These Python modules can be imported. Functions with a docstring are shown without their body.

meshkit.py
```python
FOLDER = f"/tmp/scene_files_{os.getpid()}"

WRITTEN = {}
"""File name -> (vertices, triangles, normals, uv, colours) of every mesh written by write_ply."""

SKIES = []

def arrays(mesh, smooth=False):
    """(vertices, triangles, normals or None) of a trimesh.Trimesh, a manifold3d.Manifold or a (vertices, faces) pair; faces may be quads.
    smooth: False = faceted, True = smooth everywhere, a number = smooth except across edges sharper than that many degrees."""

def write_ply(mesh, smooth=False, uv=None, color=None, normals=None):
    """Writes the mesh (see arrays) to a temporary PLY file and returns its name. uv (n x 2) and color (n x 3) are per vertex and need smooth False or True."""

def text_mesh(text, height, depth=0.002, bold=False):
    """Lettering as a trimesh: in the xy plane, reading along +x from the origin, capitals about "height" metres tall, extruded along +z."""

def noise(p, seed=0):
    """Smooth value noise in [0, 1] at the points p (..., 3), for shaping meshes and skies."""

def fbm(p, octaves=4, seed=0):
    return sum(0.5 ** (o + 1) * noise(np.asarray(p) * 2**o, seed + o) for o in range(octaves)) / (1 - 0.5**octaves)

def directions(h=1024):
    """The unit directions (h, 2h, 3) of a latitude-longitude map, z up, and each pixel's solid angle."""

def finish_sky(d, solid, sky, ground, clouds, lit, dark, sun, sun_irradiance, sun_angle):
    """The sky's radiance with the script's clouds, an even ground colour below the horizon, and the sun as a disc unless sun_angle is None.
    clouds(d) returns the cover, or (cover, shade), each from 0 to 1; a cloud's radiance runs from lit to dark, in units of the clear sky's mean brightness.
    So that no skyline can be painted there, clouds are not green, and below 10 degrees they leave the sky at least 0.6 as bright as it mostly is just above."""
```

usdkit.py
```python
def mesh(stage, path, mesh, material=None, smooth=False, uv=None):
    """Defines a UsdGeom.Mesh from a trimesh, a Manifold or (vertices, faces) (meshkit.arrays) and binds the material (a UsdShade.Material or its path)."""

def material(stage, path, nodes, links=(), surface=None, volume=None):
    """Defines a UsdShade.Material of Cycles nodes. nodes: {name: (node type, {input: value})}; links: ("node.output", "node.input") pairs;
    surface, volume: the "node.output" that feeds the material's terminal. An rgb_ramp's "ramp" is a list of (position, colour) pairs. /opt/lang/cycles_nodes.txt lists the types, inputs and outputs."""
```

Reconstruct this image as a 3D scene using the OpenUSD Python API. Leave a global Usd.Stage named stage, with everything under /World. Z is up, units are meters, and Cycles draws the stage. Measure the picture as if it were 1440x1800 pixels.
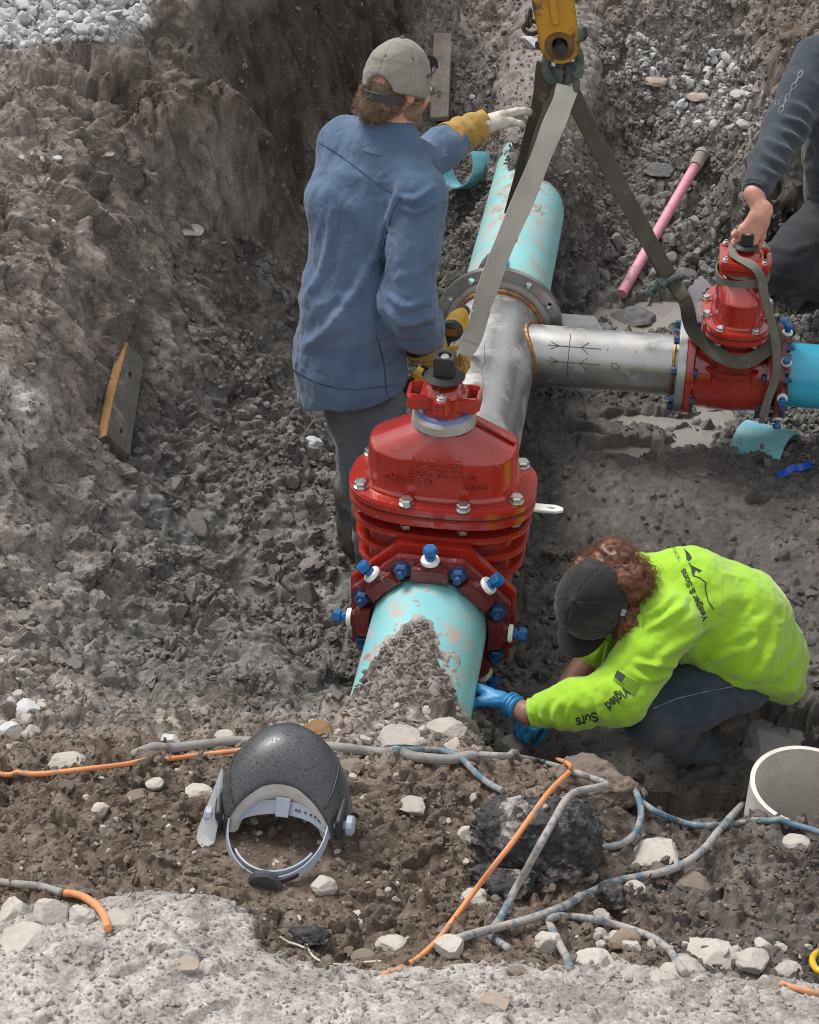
import math, random, numpy as np, trimesh, usdkit, meshkit
from pxr import Usd, UsdGeom, UsdLux, UsdShade, Gf, Sdf, Vt
from scipy.spatial import cKDTree
from scipy.interpolate import RBFInterpolator
from scipy.ndimage import map_coordinates, gaussian_filter
from trimesh.creation import icosphere, cylinder, box
import manifold3d as m3
from shapely.geometry import Polygon, LineString, Point
from shapely import affinity

random.seed(7); np.random.seed(7)
RNG = np.random.default_rng(11)
stage = Usd.Stage.CreateInMemory()
UsdGeom.SetStageUpAxis(stage, 'Z'); UsdGeom.SetStageMetersPerUnit(stage, 1.0)
UsdGeom.Xform.Define(stage, '/World')

# ------------------------------------------------------------------ camera
FPX, PITCH, CAM = 2880.0, math.radians(36.0), np.array([0.0, 0.0, 3.48])
FW = np.array([0, math.cos(PITCH), -math.sin(PITCH)]); UP = np.array([0, math.sin(PITCH), math.cos(PITCH)]); RT = np.array([1.0, 0, 0])
cam = UsdGeom.Camera.Define(stage, '/World/camera')
cam.AddTranslateOp().Set(Gf.Vec3d(*CAM)); cam.AddRotateXOp().Set(90 - 36.0)
cam.CreateFocalLengthAttr(72.0); cam.CreateHorizontalApertureAttr(36.0); cam.CreateVerticalApertureAttr(45.0)
cam.CreateClippingRangeAttr(Gf.Vec2f(0.05, 500.0)); cam.CreateExposureAttr(1.42)

# ------------------------------------------------------------------ sky and sun: bright overcast
SUN_EL, SUN_DIR = math.radians(56), np.array([-0.55, 0.55])
SUN_DIR = SUN_DIR / np.linalg.norm(SUN_DIR)
sky_mat = usdkit.material(stage, '/World/Looks/sky', {
    'sky': ('sky_texture', {'sky_type': 'single_scattering', 'sun_disc': False, 'sun_elevation': SUN_EL, 'sun_rotation': math.atan2(SUN_DIR[0], SUN_DIR[1]), 'aerosol_density': 2.0}),
    'tc': ('texture_coordinate', {}),
    'n': ('noise_texture', {'scale': 2.2, 'detail': 5.0, 'roughness': 0.55}),
    'r': ('rgb_ramp', {'ramp': [(0.25, (2.2, 2.28, 2.4)), (0.5, (3.5, 3.53, 3.6)), (0.75, (5.3, 5.26, 5.18))]}),
    'm': ('mix_color', {'fac': 0.92, 'use_clamp': False}),
    'b': ('background_shader', {'strength': 0.1})},
    [('tc.generated', 'n.vector'), ('n.fac', 'r.fac'), ('sky.color', 'm.a'), ('r.color', 'm.b'), ('m.result', 'b.color')], surface='b.background')
dome = UsdLux.DomeLight.Define(stage, '/World/sky')
UsdShade.MaterialBindingAPI.Apply(dome.GetPrim()).Bind(sky_mat)
dome.GetPrim().SetCustomDataByKey('kind', 'structure')
sun = UsdLux.DistantLight.Define(stage, '/World/sun')
sun.CreateIntensityAttr(0.40); sun.CreateAngleAttr(24.0); sun.CreateColorAttr(Gf.Vec3f(1.0, 0.97, 0.93)); sun.GetPrim().CreateAttribute('inputs:normalize', Sdf.ValueTypeNames.Bool).Set(True)
d = np.array([SUN_DIR[0] * math.cos(SUN_EL), SUN_DIR[1] * math.cos(SUN_EL), math.sin(SUN_EL)])
zx = Gf.Rotation(Gf.Vec3d(0, 0, 1), Gf.Vec3d(*d))
sun.AddTransformOp().Set(Gf.Matrix4d().SetRotate(zx))

# ------------------------------------------------------------------ measuring the photograph's pixels as points of the place
def ray(px, py): return FW + (px - 720) / FPX * RT - (py - 900) / FPX * UP
def atz(px, py, z): r = ray(px, py); return CAM + r * ((z - CAM[2]) / r[2])
def aty(px, py, y): r = ray(px, py); return CAM + r * (y / r[1])
def proj(p):
    q = np.asarray(p, float) - CAM; w = q @ FW
    return np.stack([720 + FPX * (q @ RT) / w, 900 - FPX * (q @ UP) / w], -1)

# ------------------------------------------------------------------ things and parts
used = {}
def numbered(path):
    n = used.get(path, 0); used[path] = n + 1
    return path if n == 0 else f'{path}_{n:03d}'
def tag(p, label=None, cat=None, group=None, kind=None):
    p = p.GetPrim() if hasattr(p, 'GetPrim') else p
    for k, v in (('label', label), ('category', cat), ('group', group), ('kind', kind)):
        if v: p.SetCustomDataByKey(k, v)
    return p
class Thing:
    """An Xform at the thing's base; its parts are given in the place's own coordinates."""
    def __init__(s, name, label, cat, org, group=None, kind=None):
        s.o = np.asarray(org, float); s.path = numbered('/World/' + name)
        x = UsdGeom.Xform.Define(stage, s.path); x.AddTranslateOp().Set(Gf.Vec3d(*s.o)); s.prim = tag(x, label, cat, group, kind)
    def part(s, name, m, mat, smooth=35, label=None, parent=None, kind=None):
        v, f = vf(m)
        path = numbered((parent or s.path) + '/' + name)
        g = usdkit.mesh(stage, path, (v - s.o, f), mat, smooth)
        tag(g, label, kind=kind)
        return path
def vf(m):
    if hasattr(m, 'to_mesh'):
        q = m.to_mesh(); return np.array(q.vert_properties[:, :3], float), np.array(q.tri_verts)
    if isinstance(m, (tuple, list)): return np.asarray(m[0], float), np.asarray(m[1], int)
    return np.array(m.vertices), np.array(m.faces)
def single(name, m, mat, label, cat, smooth=35, group=None, kind=None, org=None):
    """A thing that is one mesh."""
    v, f = vf(m); o = np.asarray(org, float) if org is not None else np.array([*v[:, :2].mean(0), v[:, 2].min()])
    g = usdkit.mesh(stage, numbered('/World/' + name), (v - o, f), mat, smooth)
    g.AddTranslateOp().Set(Gf.Vec3d(*o))
    return tag(g, label, cat, group, kind)
def cat_(ms):
    vs, fs, n = [], [], 0
    for m in ms:
        v, f = vf(m); vs.append(v); fs.append(f + n); n += len(v)
    return np.vstack(vs), np.vstack(fs)
def xf(m, M):
    v, f = vf(m); return v @ M[:3, :3].T + M[:3, 3], f
def frame(o, x, y, z):
    M = np.eye(4); M[:3, 0], M[:3, 1], M[:3, 2], M[:3, 3] = x, y, z, o; return M
def axis_frame(o, z, x=None):
    z = np.asarray(z, float); z = z / np.linalg.norm(z)
    x = np.array([1.0, 0, 0]) if x is None else np.asarray(x, float)
    if abs(x @ z) > 0.95: x = np.array([0, 1.0, 0])
    x = x - (x @ z) * z; x /= np.linalg.norm(x)
    return frame(o, x, np.cross(z, x), z)
def cyl(a, b, r, n=32, r2=None):
    a, b = np.asarray(a, float), np.asarray(b, float); L = np.linalg.norm(b - a)
    return xf(m3.Manifold.cylinder(L, r, r if r2 is None else r2, n), axis_frame(a, b - a))
def lathe(prof, n=48, M=None):
    """prof: closed (r, z) outline turned round z."""
    m = m3.Manifold.revolve(m3.CrossSection([[(max(r, 0), z) for r, z in prof]], m3.FillRule.NonZero), n)
    return m if M is None else xf(m, M)
def spline(pts, n=12):
    """Catmull-Rom through the points."""
    P = np.asarray(pts, float); P = np.vstack([2 * P[0] - P[1], P, 2 * P[-1] - P[-2]]); out = []
    for i in range(1, len(P) - 2):
        t = np.linspace(0, 1, n, endpoint=False)[:, None]; a, b, c, e = P[i - 1], P[i], P[i + 1], P[i + 2]
        out.append(0.5 * (2 * b + (c - a) * t + (2 * a - 5 * b + 4 * c - e) * t**2 + (3 * b - 3 * c + e - a) * t**3))
    return np.vstack(out + [P[-2][None]])
def tube(pts, r, n=8, cap=True):
    P = np.asarray(pts, float); k = len(P); r = np.broadcast_to(r, k)
    T = np.gradient(P, axis=0); T /= np.linalg.norm(T, axis=1, keepdims=True) + 1e-12
    u = np.cross(T[0], [0, 0, 1.0]); u = np.cross(T[0], [1.0, 0, 0]) if np.linalg.norm(u) < 1e-3 else u
    vs, ang = [], np.arange(n) * 2 * math.pi / n
    for i in range(k):
        u = u - (u @ T[i]) * T[i]; u /= np.linalg.norm(u); w = np.cross(T[i], u)
        vs.append(P[i] + r[i] * (np.cos(ang)[:, None] * u + np.sin(ang)[:, None] * w))
    v = np.vstack(vs); fs = []
    i, j = np.meshgrid(np.arange(k - 1), np.arange(n), indexing='ij'); i, j = i.ravel(), j.ravel(); j2 = (j + 1) % n
    a, b, c, e = i * n + j, i * n + j2, (i + 1) * n + j2, (i + 1) * n + j
    f = np.vstack([np.stack([a, b, c], 1), np.stack([a, c, e], 1)])
    if cap:
        v = np.vstack([v, P[0], P[-1]]); q = np.arange(n); q2 = (q + 1) % n
        f = np.vstack([f, np.stack([np.full(n, k * n), q2, q], 1), np.stack([np.full(n, k * n + 1), (k - 1) * n + q, (k - 1) * n + q2], 1)])
    return v, f
def band(pts, nrm, width, thick=0.006, wob=0.0):
    """A flat strap along pts whose flat side faces nrm (one vector or one per point); a rounded rectangular section."""
    P = np.asarray(pts, float); k = len(P); N = np.broadcast_to(np.asarray(nrm, float), (k, 3)); W = np.broadcast_to(width, k)
    T = np.gradient(P, axis=0); T /= np.linalg.norm(T, axis=1, keepdims=True)
    S = np.cross(T, N); S /= np.linalg.norm(S, axis=1, keepdims=True); N = np.cross(S, T)
    prof = [(-.5, -.25), (-.46, -.5), (.46, -.5), (.5, -.25), (.5, .25), (.46, .5), (-.46, .5), (-.5, .25)]; n = 8
    v = np.vstack([P[i] + np.array([a * W[i] * S[i] + b * thick * N[i] for a, b in prof]) for i in range(k)])
    i, j = np.meshgrid(np.arange(k - 1), np.arange(n), indexing='ij'); i, j = i.ravel(), j.ravel(); j2 = (j + 1) % n
    a, b, c, e = i * n + j, i * n + j2, (i + 1) * n + j2, (i + 1) * n + j
    f = [np.stack([a, c, b], 1), np.stack([a, e, c], 1)]
    q = np.arange(1, n - 1); f += [np.stack([0 * q, q, q + 1], 1), np.stack([0 * q, q + 1, q], 1) + (k - 1) * n]
    return v, np.vstack(f)
def extrude(poly, h, M=None, bevel=0.0):
    """A shapely polygon extruded along +z from 0 to h, top and bottom edges chamfered."""
    def cs(p):
        ps = getattr(p, 'geoms', [p]); rings = []
        for q in ps:
            rings.append(np.array(q.exterior.coords)[:-1].tolist()); rings += [np.array(i.coords)[:-1].tolist() for i in q.interiors]
        return m3.CrossSection(rings, m3.FillRule.EvenOdd)
    if bevel <= 0: m = m3.Manifold.extrude(cs(poly), h)
    else:
        inner = poly.buffer(-bevel, join_style=2)
        m = m3.Manifold.extrude(cs(poly), h - 2 * bevel).translate((0, 0, bevel))
        for k in (1, 2):
            p = poly.buffer(-bevel * k / 2, join_style=2)
            m = m + m3.Manifold.extrude(cs(p), h - 2 * bevel + bevel * k).translate((0, 0, bevel - bevel * k / 2))
    return m if M is None else xf(m, M)
def hexbolt(o, ax, af, h, shank_r, shank_l, washer=0.0, n=6):
    """Hexagon head of width af and height h standing on o along ax, its shank going back along -ax."""
    M = axis_frame(o, ax); R = af / math.sqrt(3)
    head = m3.Manifold.cylinder(h * .8, R, R, n) + m3.Manifold.cylinder(h * .2, R, R * .82, n).translate((0, 0, h * .8))
    m = head.translate((0, 0, washer)) + m3.Manifold.cylinder(shank_l + .002, shank_r, shank_r, 16).translate((0, 0, -shank_l))
    if washer: m = m + m3.Manifold.cylinder(washer, R * 1.12, R * 1.12, 24)
    return xf(m, M)

# ------------------------------------------------------------------ materials
def mat(name, stops, scale=8.0, detail=6.0, rough=(0.5, 0.7), bump=0.0, bscale=60.0, bdist=0.002, metallic=0.0, coat=0.0, coat_rough=0.05, dirt=None, spec=0.5, sheen=0.0, sss=0.0, stretch=(1, 1, 1), rand=0.0, distortion=0.0, extra=None):
    """Noise-mixed colour stops, varying roughness, bump; dirt = (colour, threshold, softness, scale) lays dried mud over it in patches."""
    p = f'/World/Looks/{name}'
    nd = {'tc': ('texture_coordinate', {}), 'mp': ('mapping', {'scale': stretch}), 'n': ('noise_texture', {'scale': scale, 'detail': detail, 'roughness': 0.6, 'distortion': distortion}),
          'r': ('rgb_ramp', {'ramp': stops}), 'rr': ('map_range', {'from_min': 0.3, 'from_max': 0.7, 'to_min': rough[0], 'to_max': rough[1], 'clamp': True}),
          'p': ('principled_bsdf', {'metallic': metallic, 'coat_weight': coat, 'coat_roughness': coat_rough, 'specular_ior_level': spec, 'sheen_weight': sheen, 'subsurface_weight': sss, 'subsurface_radius': (1.0, .35, .2), 'subsurface_scale': 0.008})}
    ln = [('tc.object', 'mp.vector'), ('mp.vector', 'n.vector'), ('n.fac', 'r.fac'), ('n.fac', 'rr.value')]
    col, rgh = 'r.color', 'rr.result'
    if rand:
        nd['oi'] = ('object_info', {}); nd['om'] = ('map_range', {'to_min': 1 - rand, 'to_max': 1 + rand}); nd['hv'] = ('hsv', {})
        ln += [('oi.random', 'om.value'), ('om.result', 'hv.value'), (col, 'hv.color')]; col = 'hv.color'
    if dirt:
        dc, th, so, ds = dirt
        nd['dn'] = ('noise_texture', {'scale': ds, 'detail': 9.0, 'roughness': 0.68}); nd['df'] = ('map_range', {'from_min': th - so, 'from_max': th + so, 'clamp': True})
        nd['dm'] = ('mix_color', {'b': dc}); nd['dr'] = ('mix_float', {'b': 0.9})
        nd['ds'] = ('mix_float', {'a': metallic, 'b': 0.0}); nd['dk'] = ('mix_float', {'a': coat, 'b': 0.0})
        ln += [('tc.object', 'dn.vector'), ('dn.fac', 'df.value'), ('df.result', 'dm.fac'), (col, 'dm.a'), ('df.result', 'dr.fac'), (rgh, 'dr.a'), ('df.result', 'ds.fac'), ('ds.result', 'p.metallic'), ('df.result', 'dk.fac'), ('dk.result', 'p.coat_weight')]
        col, rgh = 'dm.result', 'dr.result'
    ln += [(col, 'p.base_color'), (rgh, 'p.roughness')]
    if bump:
        nd['bn'] = ('noise_texture', {'scale': bscale, 'detail': 7.0, 'roughness': 0.6}); nd['bp'] = ('bump', {'strength': bump, 'distance': bdist})
        ln += [('mp.vector', 'bn.vector'), ('bn.fac', 'bp.height'), ('bp.normal', 'p.normal')]
    if extra: extra(nd, ln)
    return usdkit.material(stage, p, nd, ln, surface='p.BSDF')
def mul(c, k): return tuple(x * k for x in c)
# ================================================================== the ground: one sheet, the pit dug into it
CTRL = [  # photograph pixel, height
 (0,1800,1.45),(360,1800,1.45),(720,1800,1.45),(1080,1800,1.43),(1440,1800,1.42),
 (0,1690,1.40),(200,1640,1.40),(330,1600,1.39),(400,1610,1.38),(450,1690,1.37),(560,1725,1.35),(700,1730,1.34),(850,1700,1.33),(1000,1700,1.31),(1200,1725,1.30),(1440,1760,1.31),
 (0,1540,1.27),(150,1530,1.27),(300,1555,1.26),(430,1580,1.23),(480,1650,1.24),(560,1670,1.22),(700,1655,1.20),(850,1640,1.18),(1000,1630,1.17),(1150,1640,1.15),(1300,1670,1.14),(1440,1690,1.14),
 (0,1450,1.19),(150,1450,1.19),(300,1450,1.18),(480,1470,1.17),(620,1470,1.14),(760,1480,1.11),(930,1520,1.07),(1100,1540,1.04),(1250,1560,1.02),(1440,1570,1.0),
 (0,1350,1.08),(200,1335,1.06),(350,1320,1.03),(500,1320,1.0),(640,1310,.96),(760,1310,.92),(860,1318,.90),(950,1352,.89),(1040,1390,.88),(1100,1425,.87),(1200,1448,.85),(1320,1440,.81),(1440,1428,.79),
 (900,1500,1.05),(1250,1480,.93),(1400,1480,.9),
 (620,1268,.60),(730,1255,.70),(870,1292,.68),(690,1240,.60),(780,1235,.62),(640,1262,.60),(845,1275,.62),
 # floor
 (560,1265,.52),(500,1200,.3),(590,1180,.16),(600,1100,.10),(540,1060,.12),(450,1050,.16),(330,1120,.30),(300,1230,.52),(150,1180,.55),(150,1270,.75),(0,1180,.70),(0,1270,.88),(250,1290,.85),(400,1270,.75),
 (880,1150,.06),(900,1050,.05),(1000,1150,.04),(960,1290,.03),(1100,1300,.02),(1200,1310,.02),(1300,1300,.05),(1440,1280,.14),(1440,1150,.14),(1420,1000,.13),(1300,900,.08),(1440,850,.12),(1100,880,.06),(950,850,.04),(1000,760,.02),(1150,760,.02),(1250,780,.05),(1440,720,.10),(1100,700,.02),(980,700,.02),
 (620,900,.10),(560,830,.16),(480,900,.22),(350,880,.34),(220,880,.46),(100,900,.56),(0,950,.66),(220,1020,.42),(100,1060,.50),(0,1080,.60),
 (600,740,.12),(520,680,.18),(430,720,.30),(320,720,.44),(230,700,.58),(140,740,.66),(60,760,.76),(0,780,.82),
 # left slope
 (0,640,.95),(0,520,1.05),(0,420,1.12),(0,300,1.18),(0,180,1.25),(0,80,1.3),(100,560,.93),(200,560,.78),(320,560,.56),(420,560,.40),(520,580,.25),(560,520,.26),
 (130,400,1.05),(230,430,.88),(330,460,.66),(430,470,.46),(530,460,.30),(150,260,1.14),(280,275,.99),(360,330,.84),(420,390,.62),(470,415,.46),
 (130,170,1.24),(270,140,1.25),(410,205,.93),(300,205,1.05),(350,207,1.0),(240,190,1.12),(450,225,.80),(240,125,1.25),(300,128,1.25),(350,122,1.25),(400,112,1.245),(450,95,1.235),(150,60,1.3),(270,60,1.3),(0,0,1.36),(200,0,1.36),(420,0,1.33),
 # far trench
 (850,420,.10),(830,300,.16),(760,330,.16),(800,230,.26),(790,140,.38),(800,70,.50),(840,0,.66),(880,170,.46),(900,235,.40),(935,262,.60),(965,262,.60),(950,235,.74),(960,200,.80),(960,175,.82),(965,110,.86),(905,255,.5),(1000,262,.5),(950,40,.8),(1040,190,.46),(1050,290,.22),(1030,380,.16),(1040,470,.13),
 (1110,500,.05),(1180,530,.03),(1040,560,.03),(1160,580,.03),(1250,500,.07),(1150,400,.13),(1250,400,.16),(1120,300,.22),(1240,300,.26),(1130,200,.36),(1240,180,.42),(1310,170,.46),(1330,250,.40),(1330,340,.28),(1440,560,.06),(1440,480,.14),(1440,330,.45),
 (1060,90,.56),(1180,80,.62),(1280,60,.66),(1150,0,.80),(1050,0,.74),(1300,0,.80),(1345,120,.66),(1380,130,.9),(1440,120,1.05),(1370,40,.95),(1440,0,1.3),
]
pts = [atz(px, py, z) for px, py, z in CTRL]
# the crest falls away steeply behind
for px, py, z in ((900, 1322, .88), (960, 1350, .88), (1040, 1385, .87), (1100, 1418, .86), (1200, 1440, .84), (1320, 1432, .80), (1440, 1420, .78), (1560, 1420, .78)):
    q = atz(px, py, z); pts += [q + [0, .07, -.20], q + [0, .18, -.50], q + [.0, .36, .07 - z], q + [0, .55, .04 - z]]
# the trench's left face: foot and brow a hand's width apart
for px, py, z in ((490, 395, .38), (540, 385, .32), (590, 340, .33), (640, 240, .38), (690, 120, .45), (730, 20, .6)):
    q = atz(px, py, z); pts += [q, q + [-.10, .02, .95 - z * .1], q + [-.05, .01, .55]]
for y in (1.0, 2.0, 3.0, 4.0, 5.0, 6.0, 7.0, 8.0, 9.0): pts += [np.array([-2.6, y, 1.38]), np.array([-3.6, y, 1.4])]
for y in (3.4, 4.2, 5.0, 5.8, 6.6): pts += [np.array([1.75, y, .25]), np.array([2.35, y, .9]), np.array([3.2, y, 1.35])]
for x in (-3, -1.5, 0, 1.5, 3): pts += [np.array([x, 10.2, 1.2]), np.array([x, 11.5, 1.4]), np.array([x, .6, 1.47]), np.array([x, -.8, 1.5])]
pts += [np.array([1.6, 2.6, .95]), np.array([2.6, 2.4, 1.2]), np.array([-1.6, 3.2, 1.0]), np.array([-1.7, 2.2, 1.3]), np.array([2.6, 8.0, 1.3]), np.array([2.4, 7.2, 1.2])]
pts = np.array(pts)
rbf = RBFInterpolator(pts[:, :2], pts[:, 2], kernel='linear', smoothing=0.004, neighbors=70)
BX, BY = np.arange(-3.6, 3.61, .035), np.arange(-.8, 11.51, .035)
gx, gy = np.meshgrid(BX, BY, indexing='ij')
BASE = rbf(np.stack([gx.ravel(), gy.ravel()], 1)).reshape(gx.shape)
BASE = gaussian_filter(BASE, 1.0)
def base(x, y):
    return map_coordinates(BASE, [(np.clip(x, -3.59, 3.59) + 3.6) / .035, (np.clip(y, -.79, 11.49) + .8) / .035], order=1, mode='nearest')
def zone_at(px, py): return proj
def axis(segs):
    return np.unique(np.concatenate([np.arange(a, b - 1e-9, s) for a, b, s in segs]).round(5))
AX = axis([(-60, -8, 4.0), (-8, -2.6, .3), (-2.6, -1.9, .04), (-1.9, 2.1, .0075), (2.1, 2.7, .04), (2.7, 8, .3), (8, 60.1, 4.0)])
AY = axis([(-60, -4, 4.0), (-4, .8, .3), (.8, 1.35, .03), (1.35, 3.0, .0055), (3.0, 5.6, .0075), (5.6, 9.3, .011), (9.3, 10.5, .05), (10.5, 16, .3), (16, 80.1, 4.0)])
X, Y = np.meshgrid(AX, AY, indexing='ij'); shp = X.shape
x, y = X.ravel(), Y.ravel()
z0 = base(x, y)
z0 = np.where((y > 3.3) & (y < 7) & (x > -.6), np.log1p(np.exp((z0 - .085) * 40)) / 40 + .085, z0)
def fb(sx, sy, o, seed, zz=0.0): return meshkit.fbm(np.stack([x * sx, y * sy, np.full_like(x, zz) + z0 * sx * .6], 1), o, seed)
def shards(cell, seed, tilt, spread):
    """Broken soil: every cell of a loose packing is a small tilted face, with steps between neighbours."""
    g = np.random.default_rng(seed); n = int((4.4 * 8.4) / cell**2)
    c = np.stack([g.uniform(-2.1, 2.3, n), g.uniform(1.2, 9.6, n), g.uniform(0, 1.4, n)], 1)
    wx = (meshkit.noise(np.stack([x / cell * 1.6, y / cell * 1.6, 0 * x], 1), seed) - .5) * cell * .9
    wy = (meshkit.noise(np.stack([x / cell * 1.6, y / cell * 1.6, 0 * x + 9], 1), seed + 3) - .5) * cell * .9
    d, i = cKDTree(c[:, :2]).query(np.stack([x + wx, y + wy], 1), k=2)
    t = g.normal(0, tilt, (n, 2)); h = g.normal(0, spread, n)
    k = i[:, 0]; e = (d[:, 1] - d[:, 0]) / cell
    f = h[k] + t[k, 0] * (x - c[k, 0]) + t[k, 1] * (y - c[k, 1])
    dome = -np.exp(-e * 10) * spread * 1.3
    return f + dome, g.uniform(0, 1, n)[k], e
def lumps(cell, seed, amp):
    """Rounded clods packed together, each with its own height, creases between."""
    g = np.random.default_rng(seed); n = int((4.4 * 8.4) / cell**2)
    c = np.stack([g.uniform(-2.1, 2.3, n), g.uniform(1.2, 9.6, n)], 1)
    w = [(meshkit.fbm(np.stack([x / cell * 1.3, y / cell * 1.3, 0 * x + 7 * k], 1), 2, seed + k) - .5) * cell * 1.3 for k in (0, 1)]
    d, i = cKDTree(c).query(np.stack([x + w[0], y + w[1]], 1), k=2)
    e = np.clip((d[:, 1] - d[:, 0]) / cell, 0, 1); return (1 - (1 - np.minimum(e * 1.6, 1))**2.2) * amp * g.uniform(.15, 1.25, n)[i[:, 0]]
def sm(a, b, t): t = np.clip((t - a) / (b - a), 0, 1); return t * t * (3 - 2 * t)
def blob(px, py, z, rx, ry=None, p=2.0):
    """Weight round the ground point seen at a pixel, radii in metres along x and y."""
    q = atz(px, py, z); ry = ry or rx
    return np.exp(-(np.abs((x - q[0]) / rx) ** p + np.abs((y - q[1]) / ry) ** p))
lw = (fb(1.3, 1.3, 3, 5) - .5)
# where the soil is: pale trodden gravel near the viewer, brown crumbly bank, wet floor, dry grey side
lipx = np.array([-1.5, -.7, -.5, -.34, -.27, -.24, -.15, 0, .15, .3, .5, .8, 1.6])
lipy = np.array([1.78, 1.76, 1.83, 1.86, 1.78, 1.70, 1.675, 1.68, 1.70, 1.72, 1.70, 1.66, 1.6])
lip = np.interp(x, lipx, lipy) + (meshkit.fbm(np.stack([x * 9, y * 9, 0 * x], 1), 3, 8) - .5) * .10
W_grav = sm(.035, -.03, y - lip)
crest = np.interp(x, [-1.6, -1.0, -.5, 0, .3, .6, 1.2], [3.0, 2.75, 2.72, 2.85, 2.78, 2.68, 2.7])
W_bank = (1 - W_grav) * sm(.14, -.14, y - crest + lw * .3)
W_floor = sm(.30, .08, z0 + lw * .15) * (1 - W_bank) * (1 - W_grav) * sm(6.9, 5.6, y)
W_wetbank = W_bank * sm(.25, .6, x + lw * .5)
W_up = (1 - W_bank) * (1 - W_grav) * sm(.5, .75, z0)
s0, r0, e0 = shards(.26, 20, .22, .032); s1, r1, e1 = shards(.13, 21, .30, .022); s2, r2, e2 = shards(.055, 22, .34, .007); s3, r3, e3 = shards(.024, 23, .34, .0024)
big = fb(3.2, 3.2, 3, 31) - .5; mid = fb(8, 8, 3, 32) - .5; fine = (fb(34, 34, 3, 33) - .5) + .8 * (fb(85, 85, 2, 34) - .5)
rid = 1 - np.abs(2 * fb(7, 7, 3, 35) - 1)
rid2 = 1 - np.abs(2 * fb(17, 17, 3, 36) - 1)
left = sm(-.05, -.45, x) * (1 - W_bank) * (1 - W_grav)
detail = big * .09 + mid * .05
pat = sm(.40, .62, fb(4.5, 4.5, 3, 71))
l1, l2, l3 = lumps(.20, 25, .060), lumps(.085, 26, .030), lumps(.036, 27, .013)
cl = sm(.40, .58, fb(1.9, 1.9, 3, 74))
lumpy = l1 * cl * .9 + l2 * (.35 + .65 * pat) + l3 * (.5 + .5 * pat) + s0 * .35 + s2 * .35 + s3 * .6 + (fb(5.5, 5.5, 3, 72) - .5) * .05 + fine * .007
grainy = s1 * .6 + s0 * .25 + l2 * .5 * cl + l3 * .6 + s2 * .55 * pat + s3 * .6 + (rid2 - .7) * .012 + fine * .007
muddy = l1 * cl * .55 + (l2 * .9 + l3 * .9) * (.25 + .75 * pat) + s2 * .4 + s3 * .5 + (rid - .7) * .05 + (rid2 - .7) * .028 + fine * .006 - .012
crumb = s2 * .75 + s3 * 1.05 + fine * .008 + mid * .02
packed = s3 * .45 + fine * .006 + mid * .012 + s2 * .2
W_mid = np.clip(1 - W_grav - W_bank - W_floor, 0, 1)
smooth_mud = np.clip(.25 * (x > .3) + blob(1100, 870, .05, .36, .28) + .8 * blob(1000, 760, .05, .3, .2) + .8 * blob(1330, 900, .1, .35, .25) + blob(1150, 1330, .03, .35, .2) + .8 * blob(980, 1330, .03, .15, .2), 0, 1)
detail = W_grav * packed + W_bank * crumb + W_floor * (muddy * (1 - .55 * smooth_mud) + big * .03) + W_mid * (lumpy * sm(.62, .42, z0) + grainy * sm(.42, .62, z0) + detail * (.7 + .3 * sm(.35, .1, z0)))
flank = sm(.9, 1.8, np.hypot(*[np.gradient(base(X, Y), a, axis=i) for i, a in ((0, AX), (1, AY))]).ravel()) * W_mid
vert = (1 - np.abs(2 * fb(10, 3, 3, 41) - 1)) - .6
detail = detail * (1 - .35 * flank) + flank * vert * .05
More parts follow.
